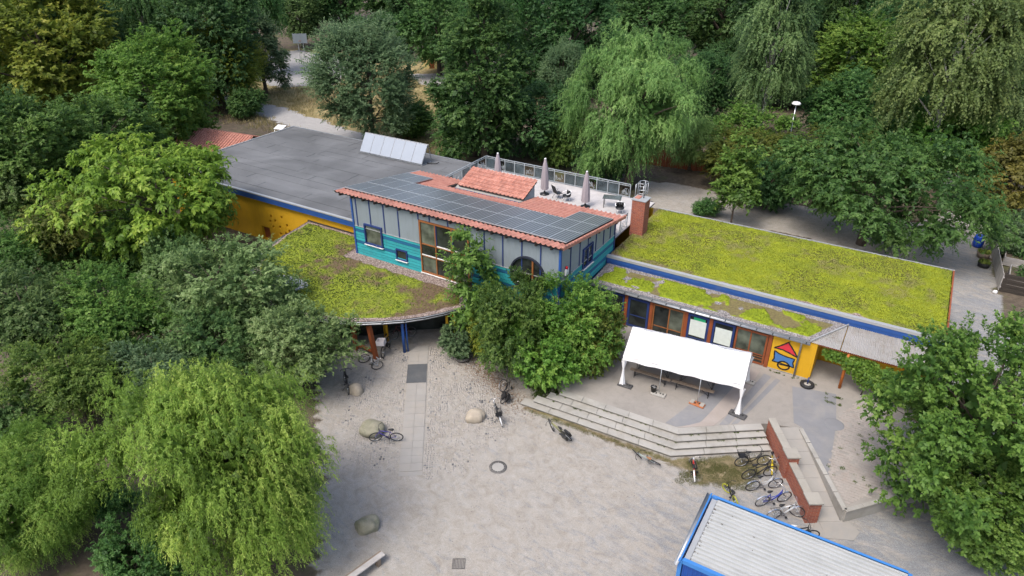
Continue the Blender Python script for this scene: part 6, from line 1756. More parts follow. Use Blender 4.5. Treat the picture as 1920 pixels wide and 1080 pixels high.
# ================================================================== TREES
def nrm(a): return a / np.maximum(np.linalg.norm(a, axis=-1, keepdims=True), 1e-9)
def crown_arrays(seed, R, Rz, zc, ncl, ntw, nlf, tl, droop, ll, lw, rc, up=.35, bottom=-.75, inner=.5, rnd=.55, curl=0.0, taper=0.0, wob=.22, ct=.22, core=0):
    rs = np.random.RandomState(seed)
    # clumps of foliage spread through the crown, mostly towards its uneven surface
    i = np.arange(ncl) + .5
    zz = 1 - (1 - bottom) * i / ncl
    ph = i * 2.399963 + rs.uniform(-.5, .5, ncl)
    zz = np.clip(zz + rs.uniform(-.12, .12, ncl), -1, 1)
    rr = np.sqrt(np.maximum(0, 1 - zz ** 2))
    d = np.stack([rr * np.cos(ph), rr * np.sin(ph), zz], 1)
    kk = rs.randn(6, 3) * 1.6; po = rs.uniform(0, 6.28, 6)
    lump = 1 + wob * np.sin(d @ kk.T + po).sum(1) / 2.2
    rad = (inner + (1 - inner) * rs.rand(ncl) ** .45) * lump
    rad = rad * np.where(rs.rand(ncl) < .12, 1.18, 1.0)
    c = d * rad[:, None] * np.array([R - rc * .7, R - rc * .7, Rz - rc * .7])
    if taper: c[:, :2] *= (1 + taper * .35 - taper * (c[:, 2:] / Rz * .5 + .5))
    rcl = rc * rs.uniform(.55, 1.4, ncl)
    ctone = rs.uniform(-ct, ct, ncl)
    # twigs
    outw = nrm(c * np.array([1, 1, .8]) + 1e-6)
    q = nrm(rs.randn(ncl, ntw, 3)) * (rs.rand(ncl, ntw, 1) ** .33)
    q[..., 2] = q[..., 2] * .8 + .12
    o = c[:, None] + q * rcl[:, None, None]
    td = nrm(q * .9 + outw[:, None] * .75 + np.array([0, 0, up]) + rs.randn(ncl, ntw, 3) * rnd * .6)
    tlen = tl * rs.uniform(.55, 1.3, (ncl, ntw))
    ttone = ctone[:, None] + rs.uniform(-.14, .14, (ncl, ntw))
    # leaves along twigs
    t = (np.arange(nlf) + rs.rand(ncl, ntw, nlf)) / nlf
    t3 = t[..., None]
    g = np.array([0, 0, -1.0])
    L_ = tlen[..., None, None]
    p = o[:, :, None] + td[:, :, None] * L_ * t3 * (1 - .35 * droop * t3) + g * L_ * droop * t3 ** 2
    if curl:
        sw = rs.uniform(0, 6.28, (ncl, ntw, 1)); 
        p = p + curl * np.stack([np.sin(sw + t * 9), np.cos(sw + t * 7), np.zeros_like(t)], -1)
    tang = nrm(td[:, :, None] * (1 - .7 * droop * t3) + g * 2 * droop * t3)
    sidev = nrm(np.cross(tang, nrm(np.array([0, 0, 1.0]) + rs.randn(*p.shape) * .3)))
    sgn = np.where(np.arange(nlf) % 2 == 0, 1.0, -1.0)[None, None, :, None]
    ax = nrm(tang * .65 + sidev * sgn * .75 + g * (.15 + .55 * droop) + rs.randn(*p.shape) * rnd * .7)
    nn = nrm(np.array([0, 0, .8]) + q[:, :, None] * .9 + outw[:, None, None] * .4 + rs.randn(*p.shape) * rnd * .6)
    sd = nrm(np.cross(ax, nn)); nn = np.cross(sd, ax)
    s = rs.uniform(.5, 1.4, t.shape)[..., None]
    b0 = p; tip = p + ax * ll * s; m_ = p + ax * ll * s * .45 + nn * lw * s * .18
    l0 = m_ + sd * lw * .5 * s; r0 = m_ - sd * lw * .5 * s
    V = np.stack([b0, r0, tip, l0], -2).reshape(-1, 3)
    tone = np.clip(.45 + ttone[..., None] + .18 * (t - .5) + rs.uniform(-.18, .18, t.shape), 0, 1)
    # inner foliage added to block light: fewer, bigger leaves, toned dark as painted shade
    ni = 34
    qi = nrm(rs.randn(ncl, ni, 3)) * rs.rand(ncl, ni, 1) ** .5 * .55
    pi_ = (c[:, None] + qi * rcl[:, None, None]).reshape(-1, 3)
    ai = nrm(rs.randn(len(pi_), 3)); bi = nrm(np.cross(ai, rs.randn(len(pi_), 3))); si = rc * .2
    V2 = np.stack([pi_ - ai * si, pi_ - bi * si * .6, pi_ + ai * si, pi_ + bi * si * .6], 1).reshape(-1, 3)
    if core:
        qc = nrm(rs.randn(core, 3)) * rs.rand(core, 1) ** .4 * .6
        pc = qc * np.array([R, R, Rz]); pc[:, :2] *= (1 + taper * .35 - taper * (pc[:, 2:] / Rz * .5 + .5))
        ac = nrm(rs.randn(core, 3)); bc2 = nrm(np.cross(ac, rs.randn(core, 3)))
        V2 = np.concatenate([V2, np.stack([pc - ac * .3, pc - bc2 * .18, pc + ac * .3, pc + bc2 * .18], 1).reshape(-1, 3)])
        pi_ = np.concatenate([pi_, pc])
    V = np.concatenate([V, V2]) + np.array([0, 0, zc])
    F = np.arange(len(V)).reshape(-1, 4)
    tn = np.concatenate([np.repeat(tone.ravel(), 4), np.repeat(rs.uniform(.0, .3, len(pi_)), 4)])  # inner and core leaves get only dark tones, shade put into their colour
    return V, F, tn, c + np.array([0, 0, zc]), rs

def trunk_mb(c, zc, R, Rz, r0, nl, rs, lean=.3, multi=1, limb_r=.3):
    mb = MB()
    hgt = zc - Rz * .25
    for m in range(multi):
        bx = rs.uniform(-.25, .25, 2) * (multi > 1)
        top = np.array([rs.uniform(-lean, lean) + bx[0] * 3, rs.uniform(-lean, lean) + bx[1] * 3, zc + Rz * .45])
        pts = []; rads = []
        for k in range(8):
            t = k / 7
            w = np.array([math.sin(t * 5 + m * 2), math.cos(t * 4 + m), 0]) * .08 * R * .3 * t
            p = np.array([bx[0], bx[1], -.15]) * (1 - t) + top * t + w
            pts.append(tuple(p)); rads.append(r0 * (1.25 if k == 0 else 1) * (1 - .8 * t) / (multi ** .4))
        mb.tube(pts, rads, 9)
        idx = rs.permutation(len(c))[:nl // multi]
        for i in idx:
            tgt = c[i]; t = np.clip((tgt[2] - .3 * Rz - .0) / (zc + Rz * .45) * .8, .25, .85)
            k = t * 7; a = np.array(pts[int(k)]) * (1 - k % 1) + np.array(pts[min(7, int(k) + 1)]) * (k % 1)
            e = a + (tgt - a) * .92; ctl = (a + e) / 2 + np.array([0, 0, .12 * np.linalg.norm(e - a)]) + rs.randn(3) * .12
            q = [tuple((1 - u) ** 2 * a + 2 * u * (1 - u) * ctl + u * u * e) for u in np.linspace(0, 1, 6)]
            r1 = r0 * limb_r * rs.uniform(.6, 1.2)
            mb.tube(q, [r1 * (1 - .8 * u) for u in np.linspace(0, 1, 6)], 6)
    return mb

LM = {}
def lm(n, a, b, c, tr=.5): LM[n] = leaf_mat('leaves_' + n, [q * 1.3 for q in a], [q * 1.28 for q in b], [q * 1.18 for q in c], tr)
lm('curly', (.09,.16,.025),(.185,.30,.045),(.36,.46,.10))
lm('curlygreen', (.07,.14,.02),(.15,.255,.04),(.28,.39,.08))
lm('weep', (.075,.155,.042),(.155,.275,.075),(.29,.43,.14))
lm('mid', (.03,.075,.016),(.075,.145,.028),(.15,.24,.05))
lm('dark', (.028,.074,.02),(.062,.136,.034),(.12,.21,.055))
lm('deep', (.023,.064,.02),(.048,.112,.033),(.09,.172,.048))
lm('olive', (.05,.09,.04),(.095,.155,.068),(.19,.26,.125))
lm('walnut', (.08,.148,.018),(.16,.262,.03),(.30,.39,.06))
lm('fresh', (.05,.12,.018),(.11,.215,.032),(.22,.33,.06))
lm('yellowing', (.075,.12,.016),(.165,.215,.026),(.31,.32,.05))
lm('birch', (.05,.095,.034),(.105,.17,.056),(.20,.28,.10))
lm('birchyellow', (.055,.085,.026),(.115,.155,.044),(.205,.24,.075))
lm('grey', (.042,.088,.026),(.09,.155,.044),(.175,.25,.085))
lm('pale', (.07,.12,.038),(.15,.22,.075),(.28,.36,.15))
lm('oak', (.045,.095,.018),(.10,.175,.03),(.20,.285,.06))
lm('cherry', (.03,.072,.018),(.07,.138,.03),(.14,.225,.058))
lm('rustleaf', (.07,.07,.016),(.13,.12,.025),(.20,.17,.035))
lm('brownbush', (.05,.072,.015),(.10,.13,.022),(.175,.18,.033))
KIND = {}
def kind(name, mat, bark, r0, nl, multi=1, limb_r=.3, **kw):
    V, F, tone, c, rs = crown_arrays(**kw)
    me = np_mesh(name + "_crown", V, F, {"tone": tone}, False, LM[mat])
    tm = trunk_mb(c, kw['zc'], kw['R'], kw['Rz'], r0, nl, rs, multi=multi, limb_r=limb_r).mesh(name + "_trunk")
    tm.materials.append(bark)
    KIND[name] = (me, tm, kw)
B_, BB = M['bark'], M['birchbark']
kind('curlywillow', 'curly', B_, .32, 26, seed=21, R=5.4, Rz=4.7, zc=4.9, ncl=92, ntw=118, nlf=22, tl=.8, droop=.8, ll=.12, lw=.036, rc=1.05, up=.6, bottom=-.97, inner=.72, curl=.06, wob=.2, taper=.38, ct=.36, core=1600)
kind('weepwillow', 'weep', B_, .36, 26, seed=2, R=4.6, Rz=4.9, zc=6.2, ncl=80, ntw=66, nlf=25, tl=.95, droop=.95, ll=.16, lw=.04, rc=.95, up=.5, bottom=-.93, inner=.68, taper=.2, ct=.3, core=700, curl=.04, wob=.34)
kind('broad', 'mid', B_, .26, 22, seed=3, R=4.0, Rz=4.3, zc=4.7, ncl=70, ntw=54, nlf=13, tl=.5, droop=.25, ll=.18, lw=.10, rc=1.0, bottom=-.92, inner=.62, wob=.32)
kind('broadflat', 'mid', B_, .26, 22, seed=4, R=4.2, Rz=3.4, zc=3.8, ncl=66, ntw=56, nlf=13, tl=.55, droop=.3, ll=.18, lw=.10, rc=1.0, bottom=-.95, inner=.62, wob=.36)
kind('tallbroad', 'dark', B_, .3, 24, seed=5, R=3.6, Rz=6.2, zc=6.8, ncl=95, ntw=46, nlf=13, tl=.5, droop=.25, ll=.18, lw=.105, rc=.95, taper=.45, bottom=-.92, inner=.6, wob=.32)
kind('olive', 'olive', B_, .24, 24, seed=6, multi=2, R=4.0, Rz=4.3, zc=4.6, ncl=85, ntw=60, nlf=15, tl=.65, droop=.15, ll=.14, lw=.06, rc=.95, up=.6, bottom=-.9, inner=.65, wob=.28, taper=.15)
kind('walnut', 'walnut', B_, .26, 30, seed=7, R=4.3, Rz=3.4, zc=4.2, ncl=70, ntw=36, nlf=13, tl=.65, droop=.55, ll=.25, lw=.12, rc=.95, up=.45, bottom=-.9, inner=.6, wob=.36, rnd=.5)
kind('birch', 'birch', BB, .17, 26, seed=8, R=2.9, Rz=5.4, zc=7.4, ncl=90, ntw=44, nlf=19, tl=1.0, droop=.8, ll=.13, lw=.075, rc=.75, up=.2, taper=.4, inner=.5, bottom=-.6, wob=.42)
kind('loose', 'grey', B_, .18, 34, seed=9, multi=3, R=3.8, Rz=3.8, zc=4.1, ncl=85, ntw=36, nlf=13, tl=.8, droop=.3, ll=.13, lw=.07, rc=.85, rnd=.7, bottom=-.95, inner=.45, wob=.45)
kind('elder', 'pale', B_, .14, 30, seed=10, multi=3, R=3.2, Rz=2.6, zc=2.8, ncl=85, ntw=34, nlf=12, tl=.6, droop=.3, ll=.17, lw=.08, rc=.75, rnd=.6, bottom=-.95, inner=.5, wob=.38)
kind('oak', 'oak', B_, .24, 46, seed=11, R=4.5, Rz=4.4, zc=4.7, ncl=105, ntw=38, nlf=14, tl=.5, droop=.2, ll=.18, lw=.105, rc=.95, bottom=-.97, inner=.55, wob=.26, limb_r=.26, core=500)
kind('cherry', 'cherry', B_, .24, 26, seed=12, R=4.4, Rz=3.6, zc=4.0, ncl=90, ntw=42, nlf=13, tl=.7, droop=.5, ll=.2, lw=.09, rc=.95, bottom=-.9, inner=.55, wob=.38)
kind('chestnut', 'rustleaf', B_, .26, 16, seed=13, R=3.2, Rz=3.4, zc=4.0, ncl=60, ntw=34, nlf=11, tl=.5, droop=.5, ll=.28, lw=.12, rc=.9, bottom=-.9, wob=.28)
kind('bush', 'mid', B_, .07, 22, seed=14, multi=4, R=2.0, Rz=1.6, zc=1.5, ncl=50, ntw=32, nlf=12, tl=.42, droop=.25, ll=.15, lw=.08, rc=.55, bottom=-.95, inner=.5, wob=.4)
kind('sapling', 'walnut', B_, .06, 22, seed=16, R=1.5, Rz=2.7, zc=3.6, ncl=30, ntw=17, nlf=11, tl=.6, droop=.35, ll=.2, lw=.09, rc=.42, taper=.35, inner=.25, wob=.6)
kind('young', 'fresh', B_, .06, 22, seed=15, R=1.1, Rz=2.3, zc=2.6, ncl=34, ntw=20, nlf=11, tl=.55, droop=.35, ll=.2, lw=.1, rc=.4, taper=.5, inner=.3, wob=.55)
# (kind, leaf material, x, y, scale, height scale, turn, name, label, group)
TREES = [
    ('tallbroad', 'dark', -88.69, 38.72, 1.384, 1.1, 3.21, 'woodland_tree', 'tall dark woodland tree above the far left corner, front row', 'woodland trees along the top'),
    ('tallbroad', 'deep', -81.64, 42.78, 1.353, 1.1, 1.79, 'woodland_tree', 'tall dark woodland tree above the yellowing crown, front row', 'woodland trees along the top'),
    ('birch', 'dark', -82.35, 52.03, 1.387, 1.1, 3.5, 'woodland_tree', 'dark birch-like woodland tree above the dark weeping tree, front row', 'woodland trees along the top'),
    ('broad', 'deep', -76.87, 56.26, 1.591, 1.1, 0.9, 'woodland_tree', 'rounded dark woodland tree above the multi-stemmed shrub, front row', 'woodland trees along the top'),
    ('tallbroad', 'dark', -96.44, 98.94, 1.336, 1.1, 5.18, 'woodland_tree', 'tall dark woodland tree above the grey-green rounded tree, front row', 'woodland trees along the top'),
    ('tallbroad', 'deep', -86.63, 106.1, 1.256, 1.1, 5.1, 'woodland_tree', 'tall dark woodland tree above the yellow hut, front row', 'woodland trees along the top'),
    ('birch', 'dark', -51.86, 81.1, 1.351, 1.1, 5.45, 'woodland_tree', 'dark birch-like woodland tree above the tall alder, front row', 'woodland trees along the top'),
    ('broad', 'deep', -43.24, 86.94, 1.468, 1.1, 3.89, 'woodland_tree', 'rounded dark woodland tree above the slim olive shrub, front row', 'woodland trees along the top'),
    ('broad', 'dark', -36.75, 97.0, 1.445, 1.1, 2.86, 'woodland_tree', 'rounded dark woodland tree above the weeping willow top, front row', 'woodland trees along the top'),
    ('tallbroad', 'deep', -18.89, 95.19, 1.494, 1.1, 4.52, 'woodland_tree', 'tall dark woodland tree above the green birch, front row', 'woodland trees along the top'),
    ('birch', 'dark', -11.81, 104.0, 1.645, 1.1, 5.76, 'woodland_tree', 'dark birch-like woodland tree above the street lamp bushes, front row', 'woodland trees along the top'),
    ('broad', 'deep', -4.92, 98.49, 1.452, 1.1, 2.6, 'woodland_tree', 'rounded dark woodland tree above the bright green tree, front row', 'woodland trees along the top'),
    ('broad', 'dark', 1.1, 95.65, 1.449, 1.1, 2.36, 'woodland_tree', 'rounded dark woodland tree above the tall olive-yellow birch, front row', 'woodland trees along the top'),
    ('tallbroad', 'dark', 7.75, 94.72, 1.311, 1.1, 5.12, 'woodland_tree', 'tall dark woodland tree above the right corner, front row', 'woodland trees along the top'),
    ('broadflat', 'deep', -86.93, 40.73, 1.001, 0.85, 1.55, 'understorey_bush', 'low dark undergrowth bush right of the far left corner at the woodland edge', 'undergrowth at the woodland edge'),
    ('broadflat', 'deep', -83.89, 46.68, 0.993, 0.85, 2.32, 'understorey_bush', 'low dark undergrowth bush right of the yellowing crown at the woodland edge', 'undergrowth at the woodland edge'),
    ('broadflat', 'deep', -80.12, 52.89, 1.146, 0.85, 4.41, 'understorey_bush', 'low dark undergrowth bush right of the dark weeping tree at the woodland edge', 'undergrowth at the woodland edge'),
    ('broadflat', 'deep', -83.79, 95.44, 1.044, 0.85, 2.34, 'understorey_bush', 'low dark undergrowth bush right of the grey-green rounded tree at the woodland edge', 'undergrowth at the woodland edge'),
    ('broadflat', 'deep', -74.4, 102.93, 0.995, 0.85, 0.04, 'understorey_bush', 'low dark undergrowth bush right of the yellow hut at the woodland edge', 'undergrowth at the woodland edge'),
    ('broadflat', 'deep', -48.51, 82.84, 1.044, 0.85, 0.44, 'understorey_bush', 'low dark undergrowth bush right of the tall alder at the woodland edge', 'undergrowth at the woodland edge'),
    ('broadflat', 'deep', -40.36, 87.11, 1.111, 0.85, 3.25, 'understorey_bush', 'low dark undergrowth bush right of the slim olive shrub at the woodland edge', 'undergrowth at the woodland edge'),
    ('broadflat', 'deep', -32.01, 90.5, 0.917, 0.85, 5.42, 'understorey_bush', 'low dark undergrowth bush right of the weeping willow top at the woodland edge', 'undergrowth at the woodland edge'),
    ('broadflat', 'deep', -23.72, 93.02, 1.193, 0.85, 3.19, 'understorey_bush', 'low dark undergrowth bush right of the gap right of the willow at the woodland edge', 'undergrowth at the woodland edge'),
    ('broadflat', 'deep', -15.67, 94.71, 0.907, 0.85, 6.23, 'understorey_bush', 'low dark undergrowth bush right of the green birch at the woodland edge', 'undergrowth at the woodland edge'),
    ('broadflat', 'deep', -8.03, 95.66, 1.125, 0.85, 1.2, 'understorey_bush', 'low dark undergrowth bush right of the street lamp bushes at the woodland edge', 'undergrowth at the woodland edge'),
    ('broadflat', 'deep', -0.91, 96.0, 1.153, 0.85, 2.46, 'understorey_bush', 'low dark undergrowth bush right of the bright green tree at the woodland edge', 'undergrowth at the woodland edge'),
    ('broadflat', 'deep', 5.16, 95.86, 0.905, 0.85, 3.12, 'understorey_bush', 'low dark undergrowth bush right of the tall olive-yellow birch at the woodland edge', 'undergrowth at the woodland edge'),
    ('broadflat', 'deep', 10.28, 95.45, 1.136, 0.85, 0.32, 'understorey_bush', 'low dark undergrowth bush right of the right corner at the woodland edge', 'undergrowth at the woodland edge'),
    ('broad', 'dark', -104.92, 48.96, 1.353, 1.1, 4.73, 'woodland_tree', 'rounded dark woodland tree above the far left corner, middle row', 'woodland trees along the top'),
    ('tallbroad', 'dark', -98.36, 53.16, 1.388, 1.1, 1.09, 'woodland_tree', 'tall dark woodland tree above the yellowing crown, middle row', 'woodland trees along the top'),
    ('tallbroad', 'deep', -98.62, 63.98, 1.491, 1.1, 3.03, 'woodland_tree', 'tall dark woodland tree above the dark weeping tree, middle row', 'woodland trees along the top'),
    ('birch', 'dark', -87.34, 72.4, 1.467, 1.1, 5.1, 'woodland_tree', 'dark birch-like woodland tree above the multi-stemmed shrub, middle row', 'woodland trees along the top'),
    ('broad', 'deep', -109.67, 104.89, 1.432, 1.1, 4.24, 'woodland_tree', 'rounded dark woodland tree above the pale court, middle row', 'woodland trees along the top'),
    ('broad', 'dark', -98.62, 115.63, 1.634, 1.1, 5.28, 'woodland_tree', 'rounded dark woodland tree above the grey-green rounded tree, middle row', 'woodland trees along the top'),
    ('tallbroad', 'dark', -91.97, 122.85, 1.15, 1.1, 3.9, 'woodland_tree', 'tall dark woodland tree above the yellow hut, middle row', 'woodland trees along the top'),
    ('tallbroad', 'deep', -59.01, 100.0, 1.488, 1.1, 4.87, 'woodland_tree', 'tall dark woodland tree above the tall alder, middle row', 'woodland trees along the top'),
    ('birch', 'dark', -50.49, 108.02, 1.53, 1.1, 2.2, 'woodland_tree', 'dark birch-like woodland tree above the slim olive shrub, middle row', 'woodland trees along the top'),
    ('broad', 'deep', -38.21, 106.52, 1.456, 1.1, 4.25, 'woodland_tree', 'rounded dark woodland tree above the weeping willow top, middle row', 'woodland trees along the top'),
    ('broad', 'dark', -29.03, 107.64, 1.577, 1.1, 2.34, 'woodland_tree', 'rounded dark woodland tree above the gap right of the willow, middle row', 'woodland trees along the top'),
    ('tallbroad', 'dark', -15.79, 110.49, 1.138, 1.1, 0.01, 'woodland_tree', 'tall dark woodland tree above the green birch, middle row', 'woodland trees along the top'),
    ('tallbroad', 'deep', -7.34, 115.1, 1.336, 1.1, 4.82, 'woodland_tree', 'tall dark woodland tree above the street lamp bushes, middle row', 'woodland trees along the top'),
    ('birch', 'dark', -1.79, 115.93, 1.623, 1.1, 3.84, 'woodland_tree', 'dark birch-like woodland tree above the bright green tree, middle row', 'woodland trees along the top'),
    ('broad', 'deep', 6.27, 114.05, 1.414, 1.1, 5.12, 'woodland_tree', 'rounded dark woodland tree above the tall olive-yellow birch, middle row', 'woodland trees along the top'),
    ('broad', 'dark', 13.34, 109.52, 1.513, 1.1, 5.8, 'woodland_tree', 'rounded dark woodland tree above the right corner, middle row', 'woodland trees along the top'),
    ('broad', 'deep', -115.43, 51.28, 1.644, 1.1, 5.2, 'woodland_tree', 'rounded dark woodland tree above the far left corner, back row', 'woodland trees along the top'),
    ('broad', 'dark', -115.88, 61.74, 1.61, 1.1, 3.52, 'woodland_tree', 'rounded dark woodland tree above the yellowing crown, back row', 'woodland trees along the top'),
    ('tallbroad', 'dark', -111.33, 65.85, 1.166, 1.1, 2.95, 'woodland_tree', 'tall dark woodland tree above the dark weeping tree, back row', 'woodland trees along the top'),
    ('tallbroad', 'deep', -102.16, 77.03, 1.35, 1.1, 4.36, 'woodland_tree', 'tall dark woodland tree above the multi-stemmed shrub, back row', 'woodland trees along the top'),
    ('birch', 'dark', -123.92, 112.72, 1.672, 1.1, 0.49, 'woodland_tree', 'dark birch-like woodland tree above the pale court, back row', 'woodland trees along the top'),
    ('broad', 'deep', -113.52, 118.2, 1.644, 1.1, 3.83, 'woodland_tree', 'rounded dark woodland tree above the grey-green rounded tree, back row', 'woodland trees along the top'),
    ('broad', 'dark', -100.64, 126.83, 1.483, 1.1, 5.06, 'woodland_tree', 'rounded dark woodland tree above the yellow hut, back row', 'woodland trees along the top'),
    ('tallbroad', 'dark', -71.63, 107.01, 1.397, 1.1, 2.58, 'woodland_tree', 'tall dark woodland tree above the tall alder, back row', 'woodland trees along the top'),
    ('tallbroad', 'deep', -58.0, 117.76, 1.363, 1.1, 3.3, 'woodland_tree', 'tall dark woodland tree above the slim olive shrub, back row', 'woodland trees along the top'),
    ('birch', 'dark', -47.86, 116.44, 1.44, 1.1, 3.45, 'woodland_tree', 'dark birch-like woodland tree above the weeping willow top, back row', 'woodland trees along the top'),
    ('broad', 'deep', -36.83, 128.5, 1.518, 1.1, 5.66, 'woodland_tree', 'rounded dark woodland tree above the gap right of the willow, back row', 'woodland trees along the top'),
    ('broad', 'dark', -25.28, 130.32, 1.579, 1.1, 3.06, 'woodland_tree', 'rounded dark woodland tree above the green birch, back row', 'woodland trees along the top'),
    ('tallbroad', 'dark', -15.09, 131.74, 1.225, 1.1, 3.75, 'woodland_tree', 'tall dark woodland tree above the street lamp bushes, back row', 'woodland trees along the top'),
    ('tallbroad', 'deep', -4.61, 127.73, 1.359, 1.1, 2.58, 'woodland_tree', 'tall dark woodland tree above the bright green tree, back row', 'woodland trees along the top'),
    ('birch', 'dark', 4.12, 131.84, 1.447, 1.1, 5.89, 'woodland_tree', 'dark birch-like woodland tree above the tall olive-yellow birch, back row', 'woodland trees along the top'),
    ('broad', 'deep', 12.02, 130.95, 1.593, 1.1, 4.23, 'woodland_tree', 'rounded dark woodland tree above the right corner, back row', 'woodland trees along the top'),
    ('curlywillow', 'curly', -19.14, 11.17, 0.818, 1.2, 1.51, 'willow_tree', 'large curly willow with yellow-green drooping twigs in the left foreground', None),
    ('curlywillow', 'curlygreen', -25.88, 6.92, 0.524, 1.15, 6.22, 'willow_tree', 'green curly willow at the bottom left corner', None),
    ('loose', 'grey', -36.21, 13.17, 1.071, 1.0, 0.74, 'loose_tree', 'thin grey-green tree at the left edge beside the lower willow', None),
    ('loose', 'oak', -33.7, 15.6, 0.953, 1.0, 0.34, 'loose_tree', 'loose mid-green tree left of the elder', None),
    ('loose', 'oak', -30.89, 11.95, 0.822, 1.0, 1.13, 'loose_tree', 'shaded grey-green tree behind the corner willow', None),
    ('elder', 'pale', -31.71, 21.22, 1.075, 1.0, 5.53, 'elder_shrub', 'pale elder beside the planted canopy roof', None),
    ('elder', 'pale', -25.46, 20.23, 0.812, 1.0, 2.7, 'elder_shrub', 'elder shrub hanging over the left edge of the yard', None),
    ('elder', 'grey', -29.55, 18.02, 0.756, 1.0, 2.05, 'elder_shrub', 'darker elder above the yellow-green willow', None),
    ('walnut', 'walnut', -43.39, 25.51, 1.205, 1.0, 0.54, 'walnut_tree', 'bright lime-green tree with drooping leaflets beside the yellow wall', None),
    ('broad', 'fresh', -62.82, 39.3, 1.416, 1.0, 2.98, 'broadleaf_tree', 'fresh green rounded tree left of the red tiled shed', None),
    ('broad', 'yellowing', -76.77, 37.12, 1.868, 1.0, 2.7, 'broadleaf_tree', 'large tree with yellowing crown at the upper left', None),
    ('broad', 'mid', -57.78, 24.64, 1.222, 1.0, 0.29, 'broadleaf_tree', 'mid-green tree below the yellowing crown at the left edge', None),
    ('broadflat', 'mid', -57.55, 29.72, 1.255, 1.0, 3.45, 'broadleaf_tree', 'deeper green tree between the yellowing and the fresh green crowns', None),
    ('loose', 'pale', -57.79, 22.95, 1.009, 1.0, 2.85, 'loose_tree', 'pale olive feathery tree at the left edge', None),
    ('loose', 'brownbush', -46.5, 20.59, 1.015, 1.0, 3.07, 'loose_tree', 'brownish thin tree left of the lime-green tree', None),
    ('olive', 'yellowing', -76.2, 57.26, 1.315, 1.0, 2.51, 'tall_shrub', 'yellow-green multi-stemmed shrub by the pale court', None),
    ('tallbroad', 'olive', -78.36, 64.54, 0.884, 1.0, 0.63, 'slender_tree', 'slender dark-trunked tree left of the pale court', None),
    ('weepwillow', 'dark', -93.33, 58.34, 1.397, 1.0, 3.8, 'weeping_tree', 'dark weeping tree behind the fresh green crown', None),
    ('bush', 'dark', -70.86, 55.14, 1.094, 1.0, 5.3, 'low_bush', 'low green bush by the red tiled shed', None),
    ('olive', 'olive', -50.55, 54.03, 1.471, 1.1, 3.85, 'silver_pear_tree', 'grey-green rounded tree behind the solar collector', None),
    ('bush', 'mid', -48.97, 58.77, 1.321, 1.0, 2.72, 'low_bush', 'small green bush right of the solar collector', None),
    ('tallbroad', 'dark', -36.18, 54.5, 1.26, 1.0, 3.64, 'alder_tree', 'tall dark green alder behind the roof terrace', None),
    ('broadflat', 'dark', -39.16, 57.38, 1.089, 0.9, 0.93, 'broadleaf_tree', 'low dark crown at the foot of the tall alder', None),
    ('broadflat', 'deep', -33.63, 60.73, 1.089, 0.9, 3.55, 'broadleaf_tree', 'dark tree directly behind the terrace railing', None),
    ('bush', 'mid', -30.26, 59.59, 1.313, 1.2, 5.65, 'low_bush', 'lighter bush behind the terrace railing below the dark trees', None),
    ('olive', 'olive', -40.99, 80.01, 0.756, 1.3, 5.63, 'olive_shrub', 'slim olive-green shrub between alder and weeping willow', None),
    ('weepwillow', 'weep', -21.98, 56.88, 1.219, 1.05, 5.95, 'weeping_willow', 'tall light green weeping willow behind the roof terrace', None),
    ('weepwillow', 'weep', -18.83, 64.7, 0.556, 0.9, 2.73, 'weeping_willow', 'smaller weeping branch tree right of the tall willow', None),
    ('young', 'oak', -11.56, 53.36, 1.374, 1.0, 6.03, 'young_tree', 'slim young tree on the path behind the sedum roof', None),
    ('bush', 'dark', -13.99, 54.51, 0.58, 0.7, 4.39, 'low_bush', 'low shrub at the back edge of the sedum roof', None),
    ('broadflat', 'oak', -14.61, 67.99, 0.934, 0.85, 5.09, 'broadleaf_bush', 'mid-green spreading bush left of the street lamp', None),
    ('broadflat', 'brownbush', -13.05, 62.24, 0.89, 0.8, 5.62, 'broadleaf_bush', 'brownish bush below the street lamp', None),
    ('broadflat', 'brownbush', -5.86, 68.25, 0.816, 0.8, 5.87, 'broadleaf_bush', 'olive bush right of the street lamp', None),
    ('bush', 'fresh', -10.38, 65.79, 1.087, 1.0, 3.74, 'low_bush', 'bright bush at the foot of the street lamp', None),
    ('birch', 'birch', -14.84, 74.41, 1.364, 1.0, 5.35, 'birch_tree', 'green birch behind the bushes by the street lamp', None),
    ('broad', 'fresh', -7.96, 92.2, 1.319, 1.0, 4.53, 'broadleaf_tree', 'bright green tree between the two birches', None),
    ('birch', 'birchyellow', 0.81, 71.43, 1.625, 1.0, 4.51, 'birch_tree', 'tall birch with olive-yellow foliage and white trunk at the upper right', None),
    ('birch', 'birch', 5.75, 77.46, 1.157, 1.0, 1.67, 'birch_tree', 'birch with a white trunk at the right edge', None),
    ('broadflat', 'dark', -6.61, 77.51, 1.219, 0.9, 4.64, 'broadleaf_tree', 'dark understorey tree below the bright green crown', None),
    ('cherry', 'cherry', -2.01, 55.01, 1.226, 1.0, 1.38, 'cherry_tree', 'spreading dark green cherry behind the sedum roof', None),
    ('cherry', 'fresh', 1.41, 74.35, 1.009, 1.0, 0.48, 'cherry_tree', 'green cherry crown rising behind the spreading cherry', None),
    ('chestnut', 'rustleaf', 6.79, 66.05, 0.936, 1.0, 4.62, 'chestnut_tree', 'browning chestnut at the right edge above the raised beds', None),
    ('bush', 'olive', 7.53, 58.76, 0.785, 1.2, 1.48, 'low_bush', 'dark bush among the raised beds', None),
    ('oak', 'oak', 4.92, 28.9, 0.901, 1.0, 3.28, 'oak_tree', 'large oak in the right foreground overhanging the terrace', None),
    ('oak', 'oak', 5.98, 25.77, 0.524, 0.9, 6.07, 'oak_tree', 'second oak crown at the right edge of the picture', None),
